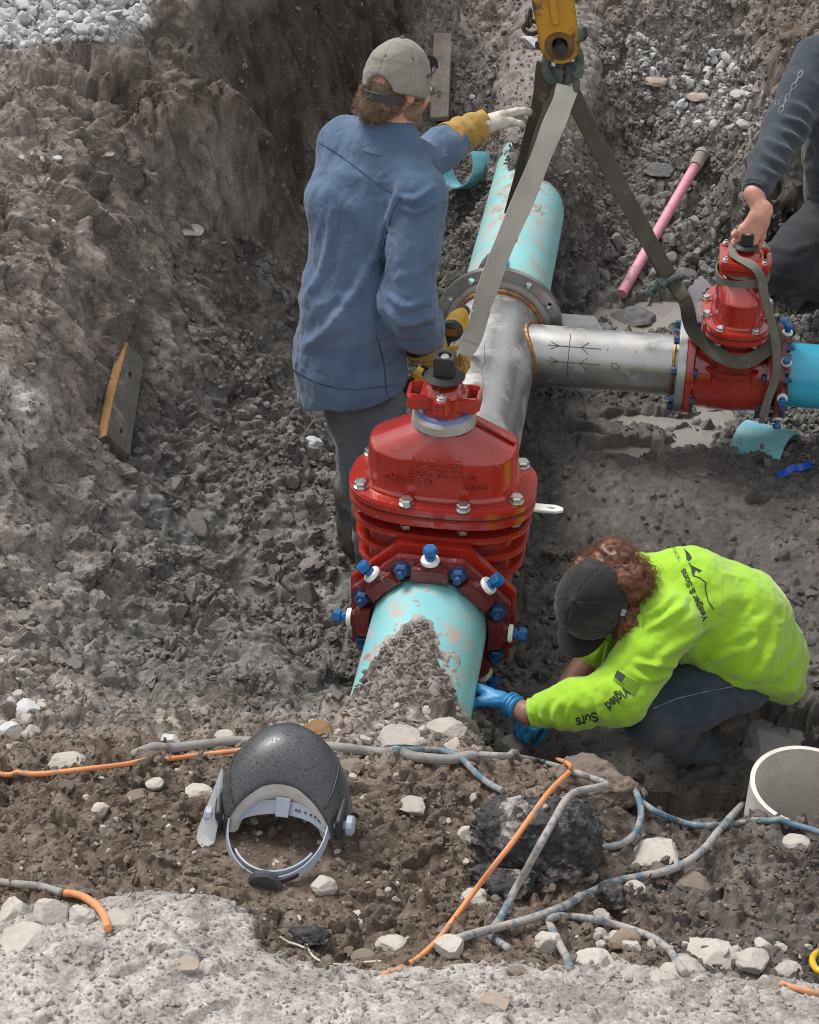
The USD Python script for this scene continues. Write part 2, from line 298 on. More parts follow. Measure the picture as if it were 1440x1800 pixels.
detail *= 1 - .8 * blob(493, 1495, 1.18, .17, .17, 4)
detail *= sm(11, 9, np.hypot(x, y - 5)) * .97 + .03
# slabs of the trodden lip stand proud of the bank behind
z1 = z0 + detail + W_grav * .022
# low puddles lie level
ZW = .056
PUD = [(1140, 745, .05, .16, .06), (1215, 775, .05, .10, .10), (1090, 800, .05, .13, .05), (1180, 560, .05, .42, .16), (1255, 735, .05, .10, .07), (1370, 1290, .09, .12, .10), (1390, 570, .05, .25, .12), (1330, 885, .08, .04, .03), (1220, 835, .05, .10, .05), (1020, 770, .05, .08, .03)]
pw = np.zeros_like(x)
for px, py, z, rx, ry in PUD: pw = np.maximum(pw, blob(px, py, z, rx * 1.3, ry * 1.3, 2.5) * (1.35 - 1.1 * (rid2 - .4)))
z1 = z1 * (1 - sm(.35, .8, pw)) + (ZW - .022 + detail * .3) * sm(.35, .8, pw)
z1 = np.where(np.hypot(x, y - 5) > 14, 1.4, z1)
Z = z1.reshape(shp)
# the relief stands off the slope it lies on
GXx, GYy = [np.gradient(gaussian_filter(z0.reshape(shp), 2.0), a, axis=i).ravel() for i, a in ((0, AX), (1, AY))]
nz = 1 / np.sqrt(1 + GXx**2 + GYy**2); near = (np.hypot(x, y - 5) < 9) & (y < 10) & (np.abs(x) < 2.6)
off = np.where(near, z1 - z0, 0) * sm(.25, .7, np.hypot(GXx, GYy))
px3, py3, pz3 = x - GXx * nz * off, y - GYy * nz * off, z1 - off + nz * off
FX, FY = np.arange(len(AX)), np.arange(len(AY))
def ground(px_, py_):
    return map_coordinates(Z, [np.interp(px_, AX, FX), np.interp(py_, AY, FY)], order=1, mode='nearest')
def hit(px, py, lift=0.0):
    """Where the line of sight through a pixel meets the ground."""
    r = ray(px, py); t = np.linspace(1.5, 12, 3000); q = CAM + r * t[:, None]
    i = np.argmax(q[:, 2] < ground(q[:, 0], q[:, 1]) + lift)
    return q[i]
# ---- soil colours
c_grav, c_gravd = np.array([.45, .415, .385]), np.array([.20, .18, .165])
c_bank, c_bankd = np.array([.215, .170, .135]), np.array([.105, .080, .062])
c_wet, c_wetd = np.array([.105, .092, .081]), np.array([.042, .036, .032])
c_dry, c_dryd = np.array([.31, .270, .238]), np.array([.125, .105, .090])
c_grey, c_greyd = np.array([.21, .192, .176]), np.array([.062, .055, .050])
v1 = fb(2.4, 2.4, 4, 51); v2 = fb(14, 14, 3, 52); v3 = meshkit.fbm(np.stack([x * 60, y * 60, z1 * 60], 1), 2, 53)
tone = np.clip(.45 + (v1 - .5) * 1.7 + (v2 - .5) * 1.6 + (v3 - .5) * 1.5 + (r3 - .5) * .45 + (r2 - .5) * .35, 0, 1.15)[:, None]
def mixc(a, b, t): return a * t + b * (1 - t)
col = W_grav[:, None] * mixc(c_grav, c_gravd, np.clip(tone + .2, 0, 1))
bankc = mixc(c_bank, c_bankd, tone); bankw = mixc(c_wet * 1.15, c_wetd, tone)
col += W_bank[:, None] * (bankc * (1 - W_wetbank[:, None]) + bankw * W_wetbank[:, None])
col += W_floor[:, None] * mixc(c_wet, c_wetd, tone)
dryw = np.clip(sm(.42, .75, z0 + lw * .5) + .35 * sm(6.2, 7.2, y), 0, 1)[:, None]
col += W_mid[:, None] * (mixc(c_dry, c_dryd, tone) * dryw + mixc(c_grey, c_greyd, tone) * (1 - dryw))
# darker tone on the steep wall of the trench and the greenish clay lumps on the left
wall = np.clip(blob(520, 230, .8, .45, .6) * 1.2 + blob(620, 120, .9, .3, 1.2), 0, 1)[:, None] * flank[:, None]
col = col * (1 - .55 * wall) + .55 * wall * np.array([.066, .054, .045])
clay = np.clip((blob(230, 900, .45, .28, .22) + blob(200, 1100, .45, .3, .2) + blob(480, 920, .2, .2, .15)) * sm(.47, .62, fb(9, 9, 3, 61)), 0, 1)[:, None]
col = col * (1 - .5 * clay) + .5 * clay * np.array([.20, .215, .20])
chalk = np.clip((blob(200, 1090, .45, .2, .15) + blob(40, 1130, .6, .2, .2) + .6 * blob(520, 770, .2, .3, .2)) * sm(.56, .66, fb(7, 7, 3, 62)), 0, 1)[:, None]
col = col * (1 - .7 * chalk) + .7 * chalk * np.array([.36, .355, .34])
wet = np.clip(W_floor * (.75 + .5 * (v1 - .5)) + .35 * W_wetbank + .9 * sm(.25, .6, pw) + .25 * W_mid * sm(.35, .15, z0), 0, 1)
# ground tones that differ from place to place: outlines read off the photograph, laid on the ground that is seen there
from PIL import Image, ImageDraw
PJ = proj(np.stack([px3, py3, pz3], 1)); seen = (y > 1) & (y < 9.6)
def soil_zone(poly, c, k, soft=9, th=None, sc=9.0, seed=0):
    global col, wet
    im = Image.new('L', (364, 450)); ImageDraw.Draw(im).polygon([(a / 4 + 2, b / 4) for a, b in poly], fill=255)
    A = gaussian_filter(np.asarray(im).astype(float) / 255, soft / 4)
    w = map_coordinates(A, [np.clip(PJ[:, 1] / 4, 0, 449), np.clip(PJ[:, 0] / 4 + 2, 0, 363)], order=1) * seen * k
    if th is not None: w = w * sm(th - .06, th + .06, fb(sc, sc, 4, 80 + seed))
    col = col * (1 - w[:, None]) + w[:, None] * np.array(c) * (.6 + .8 * tone)
    return w
soil_zone([(395, 60), (470, 10), (640, -10), (770, -10), (720, 70), (650, 120), (640, 330), (565, 400), (505, 395), (445, 330), (425, 200)], (.060, .047, .038), .85, 14)  # darkens the trench wall and its notch further
soil_zone([(170, 120), (420, 130), (440, 200), (300, 230), (180, 210)], (.115, .090, .073), .6, 14)
soil_zone([(0, 640), (60, 690), (110, 710), (60, 760), (50, 830), (0, 850)], (.36, .345, .325), .75, 8)
soil_zone([(0, 340), (60, 360), (110, 480), (40, 560), (0, 540)], (.12, .098, .082), .6, 14, .5, 5, 1)
soil_zone([(440, 210), (560, 200), (620, 300), (560, 390), (500, 390), (450, 320)], (.20, .175, .158), .5, 16, .5, 6, 2)
soil_zone([(740, 20), (1010, 20), (1060, 240), (880, 260), (760, 200)], (.26, .228, .205), .6, 18)
soil_zone([(560, 560), (640, 620), (640, 900), (560, 880), (430, 760), (480, 650)], (.10, .089, .081), .55, 22)
soil_zone([(940, 690), (1440, 690), (1440, 1300), (880, 1300), (900, 950)], (.078, .068, .060), .75, 20)
soil_zone([(1330, -10), (1440, -10), (1440, 260), (1350, 150)], (.115, .087, .068), .7, 14)
soil_zone([(1050, 1400), (1440, 1400), (1440, 1680), (1120, 1640), (1060, 1500)], (.115, .092, .077), .6, 16)
soil_zone([(1200, 1500), (1330, 1490), (1350, 1570), (1240, 1580)], (.17, .145, .128), .6, 10)
soil_zone([(0, 780), (600, 840), (620, 1230), (300, 1260), (0, 1240)], (.235, .222, .208), .65, 20, .57, 6, 4)
soil_zone([(100, 860), (320, 840), (420, 960), (300, 1010), (110, 980)], (.165, .178, .170), .65, 16, .50, 8, 5)
soil_zone([(0, 430), (300, 480), (480, 620), (360, 700), (0, 620)], (.32, .28, .25), .5, 20, .56, 7, 6)
soil_zone([(850, 340), (1010, 1270), (620, 1240), (800, 900)], (.09, .08, .072), .3, 20)
soil_zone([(560, 1230), (900, 1260), (920, 1320), (640, 1330), (540, 1290)], (.30, .265, .235), .7, 10)
W_pile = soil_zone([(-20, -20), (262, -20), (268, 40), (215, 70), (140, 68), (60, 80), (-20, 86)], (.36, .355, .35), .9, 5)
W_rub = soil_zone([(1060, 60), (1250, 60), (1335, 100), (1340, 240), (1240, 250), (1150, 215), (1090, 140)], (.27, .25, .232), .7, 14)
W_left = soil_zone([(60, 800), (380, 690), (600, 800), (620, 1180), (420, 1230), (120, 1200), (0, 1080)], (.16, .148, .138), .3, 20)
W_wall = soil_zone([(430, 40), (640, 0), (700, 120), (640, 360), (460, 380)], (.06, .047, .038), .5, 14)  # same wall darkened again; weight thins the grains there
idx = np.arange(shp[0] * shp[1]).reshape(shp)
a, b, c, e = idx[:-1, :-1].ravel(), idx[1:, :-1].ravel(), idx[1:, 1:].ravel(), idx[:-1, 1:].ravel()
gf = np.vstack([np.stack([a, b, c], 1), np.stack([a, c, e], 1)])
ground_mat = usdkit.material(stage, '/World/Looks/soil', {
    'col': ('attribute', {'attribute': 'soil'}), 'wet': ('attribute', {'attribute': 'wet'}), 'g': ('geometry', {}),
    'n': ('noise_texture', {'scale': 130.0, 'detail': 5.0, 'roughness': .65}), 'nr': ('map_range', {'from_min': .3, 'from_max': .7, 'to_min': .62, 'to_max': 1.38}),
    'mul': ('vector_math', {'math_type': 'scale'}), 'bn': ('noise_texture', {'scale': 210.0, 'detail': 6.0, 'roughness': .7}), 'bp': ('bump', {'strength': .9, 'distance': .006}),
    'rr': ('map_range', {'to_min': .95, 'to_max': .22}), 'sp': ('map_range', {'to_min': .12, 'to_max': .8}),
    'vz': ('voronoi_texture', {'scale': 95.0, 'randomness': 1.0}), 'pr': ('map_range', {'from_min': .982, 'from_max': .990, 'clamp': True}), 'sep': ('separate_color', {}),
    'pm': ('mix_color', {'b': (.20, .18, .16)}), 'pf': ('math', {'math_type': 'multiply', 'value2': .6}),
    'p': ('principled_bsdf', {})},
    [('g.position', 'n.vector'), ('n.fac', 'nr.value'), ('col.color', 'mul.vector1'), ('nr.result', 'mul.scale'), ('g.position', 'vz.vector'), ('vz.color', 'sep.color'), ('sep.r', 'pr.value'), ('pr.result', 'pf.value1'),
     ('pf.value', 'pm.fac'), ('mul.vector', 'pm.a'), ('pm.result', 'p.base_color'), ('g.position', 'bn.vector'), ('bn.fac', 'bp.height'), ('bp.normal', 'p.normal'), ('wet.fac', 'rr.value'), ('rr.result', 'p.roughness'), ('wet.fac', 'sp.value'), ('sp.result', 'p.specular_ior_level')], surface='p.BSDF')
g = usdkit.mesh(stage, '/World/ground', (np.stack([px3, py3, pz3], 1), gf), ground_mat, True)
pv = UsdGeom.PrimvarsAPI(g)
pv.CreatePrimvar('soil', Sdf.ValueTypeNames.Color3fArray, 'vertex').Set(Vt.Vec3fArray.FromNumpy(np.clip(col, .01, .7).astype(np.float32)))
pv.CreatePrimvar('wet', Sdf.ValueTypeNames.FloatArray, 'vertex').Set(Vt.FloatArray.FromNumpy(wet.astype(np.float32)))
tag(g, 'excavated pit of brown and grey mud with its banks', None, None, 'structure')
# ---- standing water
water_mat = usdkit.material(stage, '/World/Looks/muddy_water', {'n': ('noise_texture', {'scale': 6.0}), 'g': ('geometry', {}), 'bp': ('bump', {'strength': .03, 'distance': .001}), 'p': ('principled_bsdf', {'base_color': (.20, .185, .17), 'roughness': .05, 'ior': 1.33, 'specular_ior_level': .5})}, [('g.position', 'n.vector'), ('n.fac', 'bp.height'), ('bp.normal', 'p.normal')], surface='p.BSDF')
for (xa, xb, ya, yb, zw) in ((.25, 1.75, 4.2, 6.6, ZW), (.95, 1.35, 3.4, 3.9, ZW)):
    single('puddle', box(bounds=[[xa, ya, -.25], [xb, yb, zw]]), water_mat, 'muddy water standing in the hollows of the pit floor', 'puddle', False, None, 'structure')
# ================================================================== pipe line, tee and valves
AZ = math.radians(9.0)
M_ = np.array([math.sin(AZ), math.cos(AZ), 0]); N_ = np.array([math.cos(AZ), -math.sin(AZ), 0]); UZ = np.array([0, 0, 1.0])
PZ = .42
V1 = np.array([.098, 3.905, PZ])                      # middle of the large valve, on the pipe's axis
def L(a, b, c, o=V1): return o + a * N_ + b * M_ + c * UZ   # right, away, up
mud = (.20, .178, .158); mudd = (.10, .088, .078)
red = mat('red_epoxy', [(.3, (.245, .014, .008)), (.7, (.315, .020, .010))], 5, rough=(.22, .30), coat=.75, coat_rough=.07, bump=.3, bscale=130, bdist=.0012, dirt=((.20, .12, .095), .655, .03, 42))
maroon = mat('maroon_epoxy', [(.3, (.085, .010, .011)), (.7, (.13, .015, .015))], 6, rough=(.3, .42), coat=.3, bump=.2, bscale=60, bdist=.0015, dirt=((.15, .115, .095), .62, .06, 30))
pvc = mat('pale_blue_pvc', [(.2, (.15, .39, .41)), (.5, (.20, .46, .47)), (.8, (.25, .50, .50))], 3, rough=(.35, .5), stretch=(1, 1, 1), dirt=((.33, .295, .265), .535, .09, 7))
pvc_near = mat('dirty_blue_pvc', [(.2, (.13, .36, .39)), (.5, (.18, .43, .45)), (.8, (.24, .47, .47))], 3, rough=(.35, .5), dirt=((.36, .32, .285), .56, .06, 13))
pvc_new = mat('bright_blue_pvc', [(.3, (.035, .34, .50)), (.7, (.05, .40, .56))], 4, rough=(.25, .35), dirt=((.2, .2, .19), .78, .05, 15))
pvc_cut = mat('scrap_blue_pvc', [(.3, (.14, .40, .48)), (.7, (.22, .52, .56))], 6, rough=(.4, .5), dirt=((.12, .11, .10), .60, .05, 14))
pvc_green = mat('greenish_pvc_inside', [(.3, (.28, .55, .44)), (.7, (.40, .64, .50))], 6, rough=(.4, .5), dirt=((.3, .27, .2), .6, .06, 14))
steel = mat('brushed_stainless', [(.2, (.30, .296, .288)), (.5, (.40, .396, .388)), (.8, (.48, .476, .465))], 7, rough=(.30, .44), metallic=.92, bump=.10, bscale=70, bdist=.001, stretch=(1, 1, 1), dirt=((.33, .31, .29), .60, .10, 6))
steel_dk = mat('flange_stainless', [(.2, (.25, .245, .235)), (.8, (.36, .355, .34))], 9, rough=(.32, .42), metallic=.9, bump=.08, bscale=90, dirt=((.16, .14, .12), .66, .08, 12))
weld = mat('heat_tinted_weld', [(.25, (.16, .075, .035)), (.45, (.36, .20, .07)), (.6, (.20, .10, .06)), (.75, (.40, .33, .25))], 26, rough=(.35, .5), metallic=.8, bump=.5, bscale=90, bdist=.003)
zinc = mat('bright_bolt', [(.3, (.50, .50, .49)), (.7, (.66, .66, .65))], 30, rough=(.22, .35), metallic=1.0, bump=.1, bscale=200)
blueb = mat('blue_coated_bolt', [(.3, (.008, .034, .10)), (.7, (.014, .058, .155))], 30, rough=(.35, .45), bump=.2, bscale=150, dirt=((.12, .105, .10), .62, .05, 60))
blueh = mat('blue_wedge_bolt', [(.3, (.008, .085, .25)), (.7, (.013, .12, .32))], 30, rough=(.3, .4))
white_pl = mat('white_plastic', [(.3, (.68, .68, .64)), (.7, (.78, .78, .74))], 10, rough=(.4, .5), dirt=((.25, .22, .2), .72, .05, 40))
black_pl = mat('black_enamel', [(.3, (.010, .010, .011)), (.7, (.018, .018, .018))], 12, rough=(.4, .5))
brass = mat('bronze', [(.3, (.26, .14, .05)), (.7, (.34, .19, .07))], 20, rough=(.35, .45), metallic=.9)
gasket = mat('grey_collar', [(.3, (.24, .225, .20)), (.7, (.38, .36, .33))], 14, rough=(.6, .75), bump=.2)
bluegask = mat('blue_gasket', [(.3, (.10, .16, .36)), (.7, (.14, .20, .42))], 14, rough=(.4, .5))
rubber = mat('black_rubber', [(.3, (.012, .012, .013)), (.7, (.022, .022, .022))], 14, rough=(.5, .6))
ink = mat('black_marker', [(.3, (.03, .03, .035)), (.7, (.05, .05, .055))], 14, rough=(.6, .7))

def pipe(a, b, R, wall, n=72, rings=24):
    """A hollow pipe with open ends."""
    a, b = np.asarray(a, float), np.asarray(b, float); h = np.linalg.norm(b - a)
    return xf(m3.Manifold.cylinder(h, R, R, n) - m3.Manifold.cylinder(h + .02, R - wall, R - wall, n).translate((0, 0, -.01)), axis_frame(a, b - a, N_ if abs((b - a) @ N_) < .5 * h else UZ))

# ---- obround cover outline: width w across, depth t along the flow
def obround(w, t, k=.6):
    """Between an ellipse and a stadium."""
    a = np.linspace(0, 2 * math.pi, 64, endpoint=False); e = 2 / 2.7
    return Polygon(np.stack([w / 2 * np.sign(np.cos(a)) * np.abs(np.cos(a))**e, t / 2 * np.sign(np.sin(a)) * np.abs(np.sin(a))**e], 1))
def hull_layers(layers, r=.012):
    """Rounded convex casting through outlines (polygon, z)."""
    ball = m3.Manifold.sphere(r, 12); ps = []
    for p, z in layers:
        c = np.array(p.buffer(-r).exterior.coords)[:-1]
        step = max(1, len(c) // 48)
        ps += [ball.translate((float(u), float(v), float(z - r if z > layers[0][1] else z + r))) for u, v in c[::step]]
    return m3.Manifold.batch_hull(ps)

def valve(label, o, right, away, s, mj, collar, n_wedge=8, spin=0.0, hand=False):
    """Resilient-wedge gate valve: flow along `away`; its sleeve joint looks along -away, its flat flange along +away; s scales the large one's sizes."""
    R4 = frame(o, right, away, UZ); R4[:3, :3] *= s
    t = Thing('gate_valve', label, 'gate valve', o - UZ * .26 * s)
    A = lambda m: xf(m, R4)
    P3 = lambda a, b, c: R4[:3, :3] @ np.array([a, b, c]) + R4[:3, 3]
    D3 = lambda a, b, c: a * np.asarray(right) + b * np.asarray(away) + c * UZ
    # body: a flat drum for the wedge, the waterway through it
    drum = m3.Manifold.batch_hull([m3.Manifold.cylinder(.20, .205, .205, 64).rotate((90, 0, 0)).translate((0, .10, 0)), extrude(obround(.43, .22), .32)])
    way = m3.Manifold.cylinder(.36, .20, .20, 64).rotate((90, 0, 0)).translate((0, .18, 0))
    t.part('body', A(drum + way), red, 40)
    for k, (z, w, d) in enumerate(((.225, .525, .326), (.155, .512, .318), (.088, .498, .310))):
        rib = extrude(obround(w, d), .022, bevel=.006).translate((0, 0, z))
        t.part('rib', A(rib), red, 35)
    for k in (-1, 1):
        t.part('drain_boss', A(m3.Manifold.batch_hull([m3.Manifold.cube((.06, .03, .02), True).translate((0, k * .12, .06)), m3.Manifold.cube((.05, .02, .02), True).translate((0, k * .12, -.17))])), red, 35)
    # foot under the body
    if not hand: t.part('foot', A(extrude(Polygon([(-.12, -.1), (.12, -.1), (.12, .1), (-.12, .1)]), .05, bevel=.006).translate((0, 0, -.245))), red, 35)
    # cover joint: two flanges with bolts through both
    fw, fd = .545, .345
    t.part('body_flange', A(extrude(obround(fw, fd), .030, bevel=.005).translate((0, 0, .285))), red, 35)
    t.part('bonnet_gasket', A(extrude(obround(fw - .012, fd - .012), .004).translate((0, 0, .315))), rubber, 35)
    bf = extrude(obround(fw, fd), .030, bevel=.006).translate((0, 0, .319))
    pads = [(.235, -.075), (.10, -.150), (-.055, -.155), (-.215, -.098), (.235, .075), (.10, .150), (-.055, .155), (-.215, .098)]
    pads = [(-.228, -.085), (-.085, -.150), (.078, -.152), (.222, -.090), (-.228, .085), (-.085, .150), (.078, .152), (.222, .090)]
    t.part('bonnet_flange', A(bf), red, 35)
    dome = hull_layers([(obround(.440, .245), .345), (obround(.430, .235), .482), (Point(0, 0).buffer(.085 if not hand else .112), .553)], .016)
    low = hull_layers([(obround(.462, .268), .343), (obround(.440, .245), .368)], .008)
    bonnet = dome + low
    for u, v in pads[:8]:
        bonnet = bonnet - m3.Manifold.cylinder(.03, .030, .030, 20).translate((u, v, .350))
    seam = m3.Manifold.batch_hull([m3.Manifold.sphere(.006, 8).translate(q) for q in ((.203, .0, .490), (.09, .0, .554), (.203, .006, .490), (.09, .006, .554))])
    t.part('bonnet', A(bonnet + seam), red, 50)
    for u, v in pads:
        t.part('bonnet_bolt', hexbolt(P3(u, v, .3495), UZ, .034 * s, .017 * s, .009 * s, .07 * s, .003 * s), zinc, 30)
        t.part('bonnet_nut', hexbolt(P3(u, v, .283), -UZ, .032 * s, .016 * s, .009 * s, .004 * s), zinc, 30)
    # raised lettering cast on the viewer's face
    if not hand:
        for text, h, u, z in (('MUELLER', .0235, -.080, .462), ('2361 DI 12 \u00a9', .022, -.092, .430), ('CHATT-TN', .019, -.155, .402), ('2025', .022, .070, .396)):
            m = meshkit.text_mesh(text, h, .010); v, f = vf(m)
            q = np.stack([v[:, 0] + u, -v[:, 2] * .45, v[:, 1] + z], 1)
            face = np.interp(q[:, 2], [.36, .482, .50], [-.1225, -.1175, -.1095])
            e = 2.7; wd = np.interp(q[:, 2], [.345, .482], [.220, .215])
            face = face * np.maximum(1 - np.abs(np.clip(q[:, 0] / wd, -.98, .98))**e, 0)**(1 / e)
            q[:, 1] += face - .0022
            t.part('cast_lettering', A((q, f)), red, False, label=f'raised casting mark reading {text}')
    else:
        for z in (.44, .41):
            t.part('cast_pad', A(extrude(Polygon([(-.04, -.012), (.04, -.012), (.04, .012), (-.04, .012)]), .004, bevel=.001).rotate((90, 0, 0)).translate((0, 0, z))), red, 30)
    # collar, stuffing box with two ears, bronze neck, operating nut
    t.part('dirt_collar', A(lathe([(.060, .548), (.093, .548), (.090, .570), (.083, .577), (.060, .577)])), collar, 35)
    t.part('blue_gasket', A(lathe([(.05, .576), (.078, .576), (.074, .586), (.05, .586)])), bluegask, 35)
    t.part('packing_neck', A(lathe([(.02, .580), (.066, .580), (.062, .604), (.02, .604)])), red, 35)
    if not hand:
        arm = Polygon([(-.100, -.030), (-.090, -.046), (-.05, -.040), (.05, -.040), (.090, -.046), (.100, -.030), (.100, .030), (.090, .046), (.05, .040), (-.05, .040), (-.090, .046), (-.100, .030)]).buffer(-.006).buffer(.010)
        ear = Point(0, 0).buffer(.060).union(arm).union(affinity.scale(Point(0, 0).buffer(.036), 1, 2.2)).buffer(-.008).buffer(.008)
        for k in (-1, 1): ear = ear.difference(Polygon([(k * .068, -.026), (k * .090, -.022), (k * .090, .022), (k * .068, .026)]).buffer(.003))
        t.part('stuffing_box', A(extrude(ear, .048, bevel=.007).translate((0, 0, .598))), red, 35)
        t.part('stuffing_dome', A(lathe([(.014, .644), (.060, .644), (.052, .660), (.036, .669), (.014, .670)])), red, 40)
        lugs = ((0, -.060), (0, .060))
    else:
        disc = Point(0, 0).buffer(.118).union(Polygon([(-.10, -.10), (.10, -.10), (.10, .10), (-.10, .10)]).buffer(.02))
        slot = Polygon([(-.075, -.135), (.075, -.135), (.06, -.090), (-.06, -.090)])
        t.part('lower_neck_flange', A(extrude(disc.buffer(-.012), .022, bevel=.004).translate((0, 0, .580))), red, 35)
        t.part('stuffing_box', A(extrude(disc.difference(slot), .040, bevel=.007).translate((0, 0, .606))), red, 35)
        t.part('front_pad', A(extrude(Polygon([(-.07, -.128), (.07, -.128), (.064, -.105), (-.064, -.105)]), .045, bevel=.004).translate((0, 0, .590))), red, 35)
        t.part('stuffing_dome', A(lathe([(.014, .642), (.085, .642), (.070, .660), (.036, .669), (.014, .670)])), red, 40)
        lugs = ((-.092, -.092), (.092, -.092), (-.092, .092), (.092, .092))
    for u, v in lugs:
        t.part('stuffing_lug', A(lathe([(0.001, .643), (.024, .643), (.022, .650), (.001, .650)], 32).translate((u, v, 0))), red, 35)
        t.part('stuffing_bolt', hexbolt(P3(u, v, .650), UZ, .024 * s, .010 * s, .006 * s, .03 * s, .003 * s), zinc, 30)
        t.part('stuffing_stud', cyl(P3(u, v, .655), P3(u, v, .672), .006 * s, 12), zinc, 30)
    t.part('stem_neck', A(lathe([(.001, .66), (.030, .66), (.030, .690), (.024, .692), (.001, .692)])), brass, 35)
    t.part('nut_skirt', A(lathe([(.001, .694), (.040, .690), (.056, .687), (.058, .691), (.045, .703), (.001, .704)])), black_pl, 40)
    sq = Polygon([(-.027, -.027), (.027, -.027), (.027, .027), (-.027, .027)])
    t.part('operating_nut', A(extrude(sq.buffer(.002), .056, bevel=.003).translate((0, 0, .702)) - m3.Manifold.cylinder(.02, .019, .019, 24).translate((0, 0, .748))), black_pl, 30)
    t.part('nut_screw', A(lathe([(.001, .742), (.014, .742), (.014, .752), (.010, .756), (.001, .756)], 24)), zinc, 35)
    # flat flange on the far side
    fl = extrude(Point(0, 0).buffer(.242, 24).difference(Point(0, 0).buffer(.150, 24)), .034, bevel=.004).rotate((90, 0, 0)).translate((0, .222, 0))
    t.part('flat_flange', A(fl), maroon if not hand else red, 30)
    for k in range(8):
        a = math.radians(22.5 + 45 * k)
        t.part('flange_bolt', hexbolt(P3(.213 * math.cos(a), .187, .213 * math.sin(a)), -D3(0, 1, 0), .036 * s, .022 * s, .011 * s, .09 * s), blueb, 30)
    # sleeve joint: bell flange, gland ring with wedge pockets, bolts
    a8 = [math.radians(22.5 + 45 * k) for k in range(8)]
    poly = Polygon([(.262 * math.cos(a), .262 * math.sin(a)) for a in a8]).buffer(-.02).buffer(.02)
    bell = extrude(poly.difference(Point(0, 0).buffer(.165, 32)), .030, bevel=.004).rotate((90, 0, 0)).translate((0, -.168, 0))
    t.part('bell_flange', A(bell), red, 30)
    g0 = Polygon([(.250 * math.cos(a), .250 * math.sin(a)) for a in a8]).buffer(-.015).buffer(.015)
    gl = extrude(g0.difference(Point(0, 0).buffer(.176, 48)), .030, bevel=.005).rotate((90, 0, 0)).translate((0, -.222, 0))
    t.part('gland_ring', A(gl), maroon, 30)
    t.part('gland_rubber', A(lathe([(.1715, -.245), (.178, -.245), (.178, -.20), (.1715, -.20)], 72).rotate((90, 0, 0)).translate((0, -.48, 0)).mirror((0, 1, 0)).translate((0, -.48, 0))) if False else A(m3.Manifold.revolve(m3.CrossSection([[(.169, 0), (.1775, 0), (.1775, .05), (.169, .05)]]), 72).rotate((90, 0, 0)).translate((0, -.205, 0))), rubber, 35)
    for k in range(8):
        a = math.radians(45 * k); ca, sa = math.cos(a), math.sin(a)
        rot = (0, -math.degrees(a) + 90, 0)
        arc = Polygon([(-.056, .171), (.056, .171), (.050, .212), (.030, .216), (-.030, .216), (-.050, .212)])
        pk = extrude(arc, .034, bevel=.004).rotate((90, 0, 0)).translate((0, -.245, 0)) - m3.Manifold.cylinder(.2, .1755, .1755, 72).rotate((90, 0, 0)).translate((0, -.18, 0))
        pk = pk + m3.Manifold.batch_hull([m3.Manifold.cube((.094, .004, .004), True).translate((0, -.252, .208)), m3.Manifold.cube((.044, .02, .004), True).translate((0, -.258, .228)), m3.Manifold.cube((.05, .004, .006), True).translate((0, -.272, .208))])
        if k in (0, 2, 4): pk = pk + extrude(Polygon([(-.030, .186), (.030, .186), (.030, .203), (-.030, .203)]), .0015).rotate((90, 0, 0)).translate((0, -.2785, 0))
        t.part('wedge_pocket', A(pk.rotate(rot)), maroon, 30)
        c = lambda r, b: P3(r * ca, b, r * sa)
        t.part('wedge_collar', A(m3.Manifold.revolve(m3.CrossSection([[(.012, .230), (.0255, .230), (.0275, .237), (.0255, .243), (.012, .243)]]), 28).translate((0, -.255, 0)).rotate(rot)), white_pl, 35)
        t.part('wedge_bolt', hexbolt(c(.262, -.255), D3(ca, 0, sa), .036 * s, .022 * s, .011 * s, .04 * s), blueh, 30)
        t.part('wedge_bolt_neck', cyl(c(.242, -.255), c(.254, -.255), .016 * s, 6), blueh, 30)
        b = math.radians(22.5 + 45 * k); cb, sb = math.cos(b), math.sin(b)
        t.part('gland_nut', hexbolt(P3(.213 * cb, -.252, .213 * sb), D3(0, -1, 0), .038 * s, .020 * s, .011 * s, .09 * s, .004 * s), blueb, 30)
        t.part('gland_bolt_end', cyl(P3(.213 * cb, -.27, .213 * sb), P3(.213 * cb, -.292, .213 * sb), .0105 * s, 14), blueb, 30)
        t.part('gland_bolt_head', hexbolt(P3(.213 * cb, -.167, .213 * sb), D3(0, 1, 0), .036 * s, .02 * s, .011 * s, .002 * s), blueb, 30)
    return t
valve('large red gate valve with raised lettering, nearest the viewer, on the blue pipe', V1, N_, M_, 1.0, True, gasket)
S2 = .715
BR0 = V1 + M_ * 1.10                                   # where the branch leaves the tee
BO = atz(960, 624, PZ); BR0 = V1 + M_ * ((BO - V1) @ M_)
V2 = BR0 + N_ * .860
valve('smaller red gate valve beside the kneeling worker, strap tied round its neck', V2, M_, -N_, S2, True, gasket, hand=True)

# ---- blue pipe towards the viewer, running under the bank
t = Thing('water_pipe', 'muddy pale blue pipe between the large red valve and the near bank', 'pipe', L(0, -1.2, -.168))
t.part('barrel', pipe(L(0, -.21, 0), L(0, -1.9, 0), .1676, .012), pvc_near, 40)
# ---- far blue pipe
TF = (atz(925, 478, PZ + .2415) - V1) @ M_              # far flange of the tee
t = Thing('water_pipe', 'pale blue pipe smeared with mud beyond the stainless tee', 'pipe', L(0, TF + .6, -.168))
t.part('barrel', pipe(L(0, TF + .02, 0), L(0, TF + 2.1, 0), .1676, .012), pvc, 40)
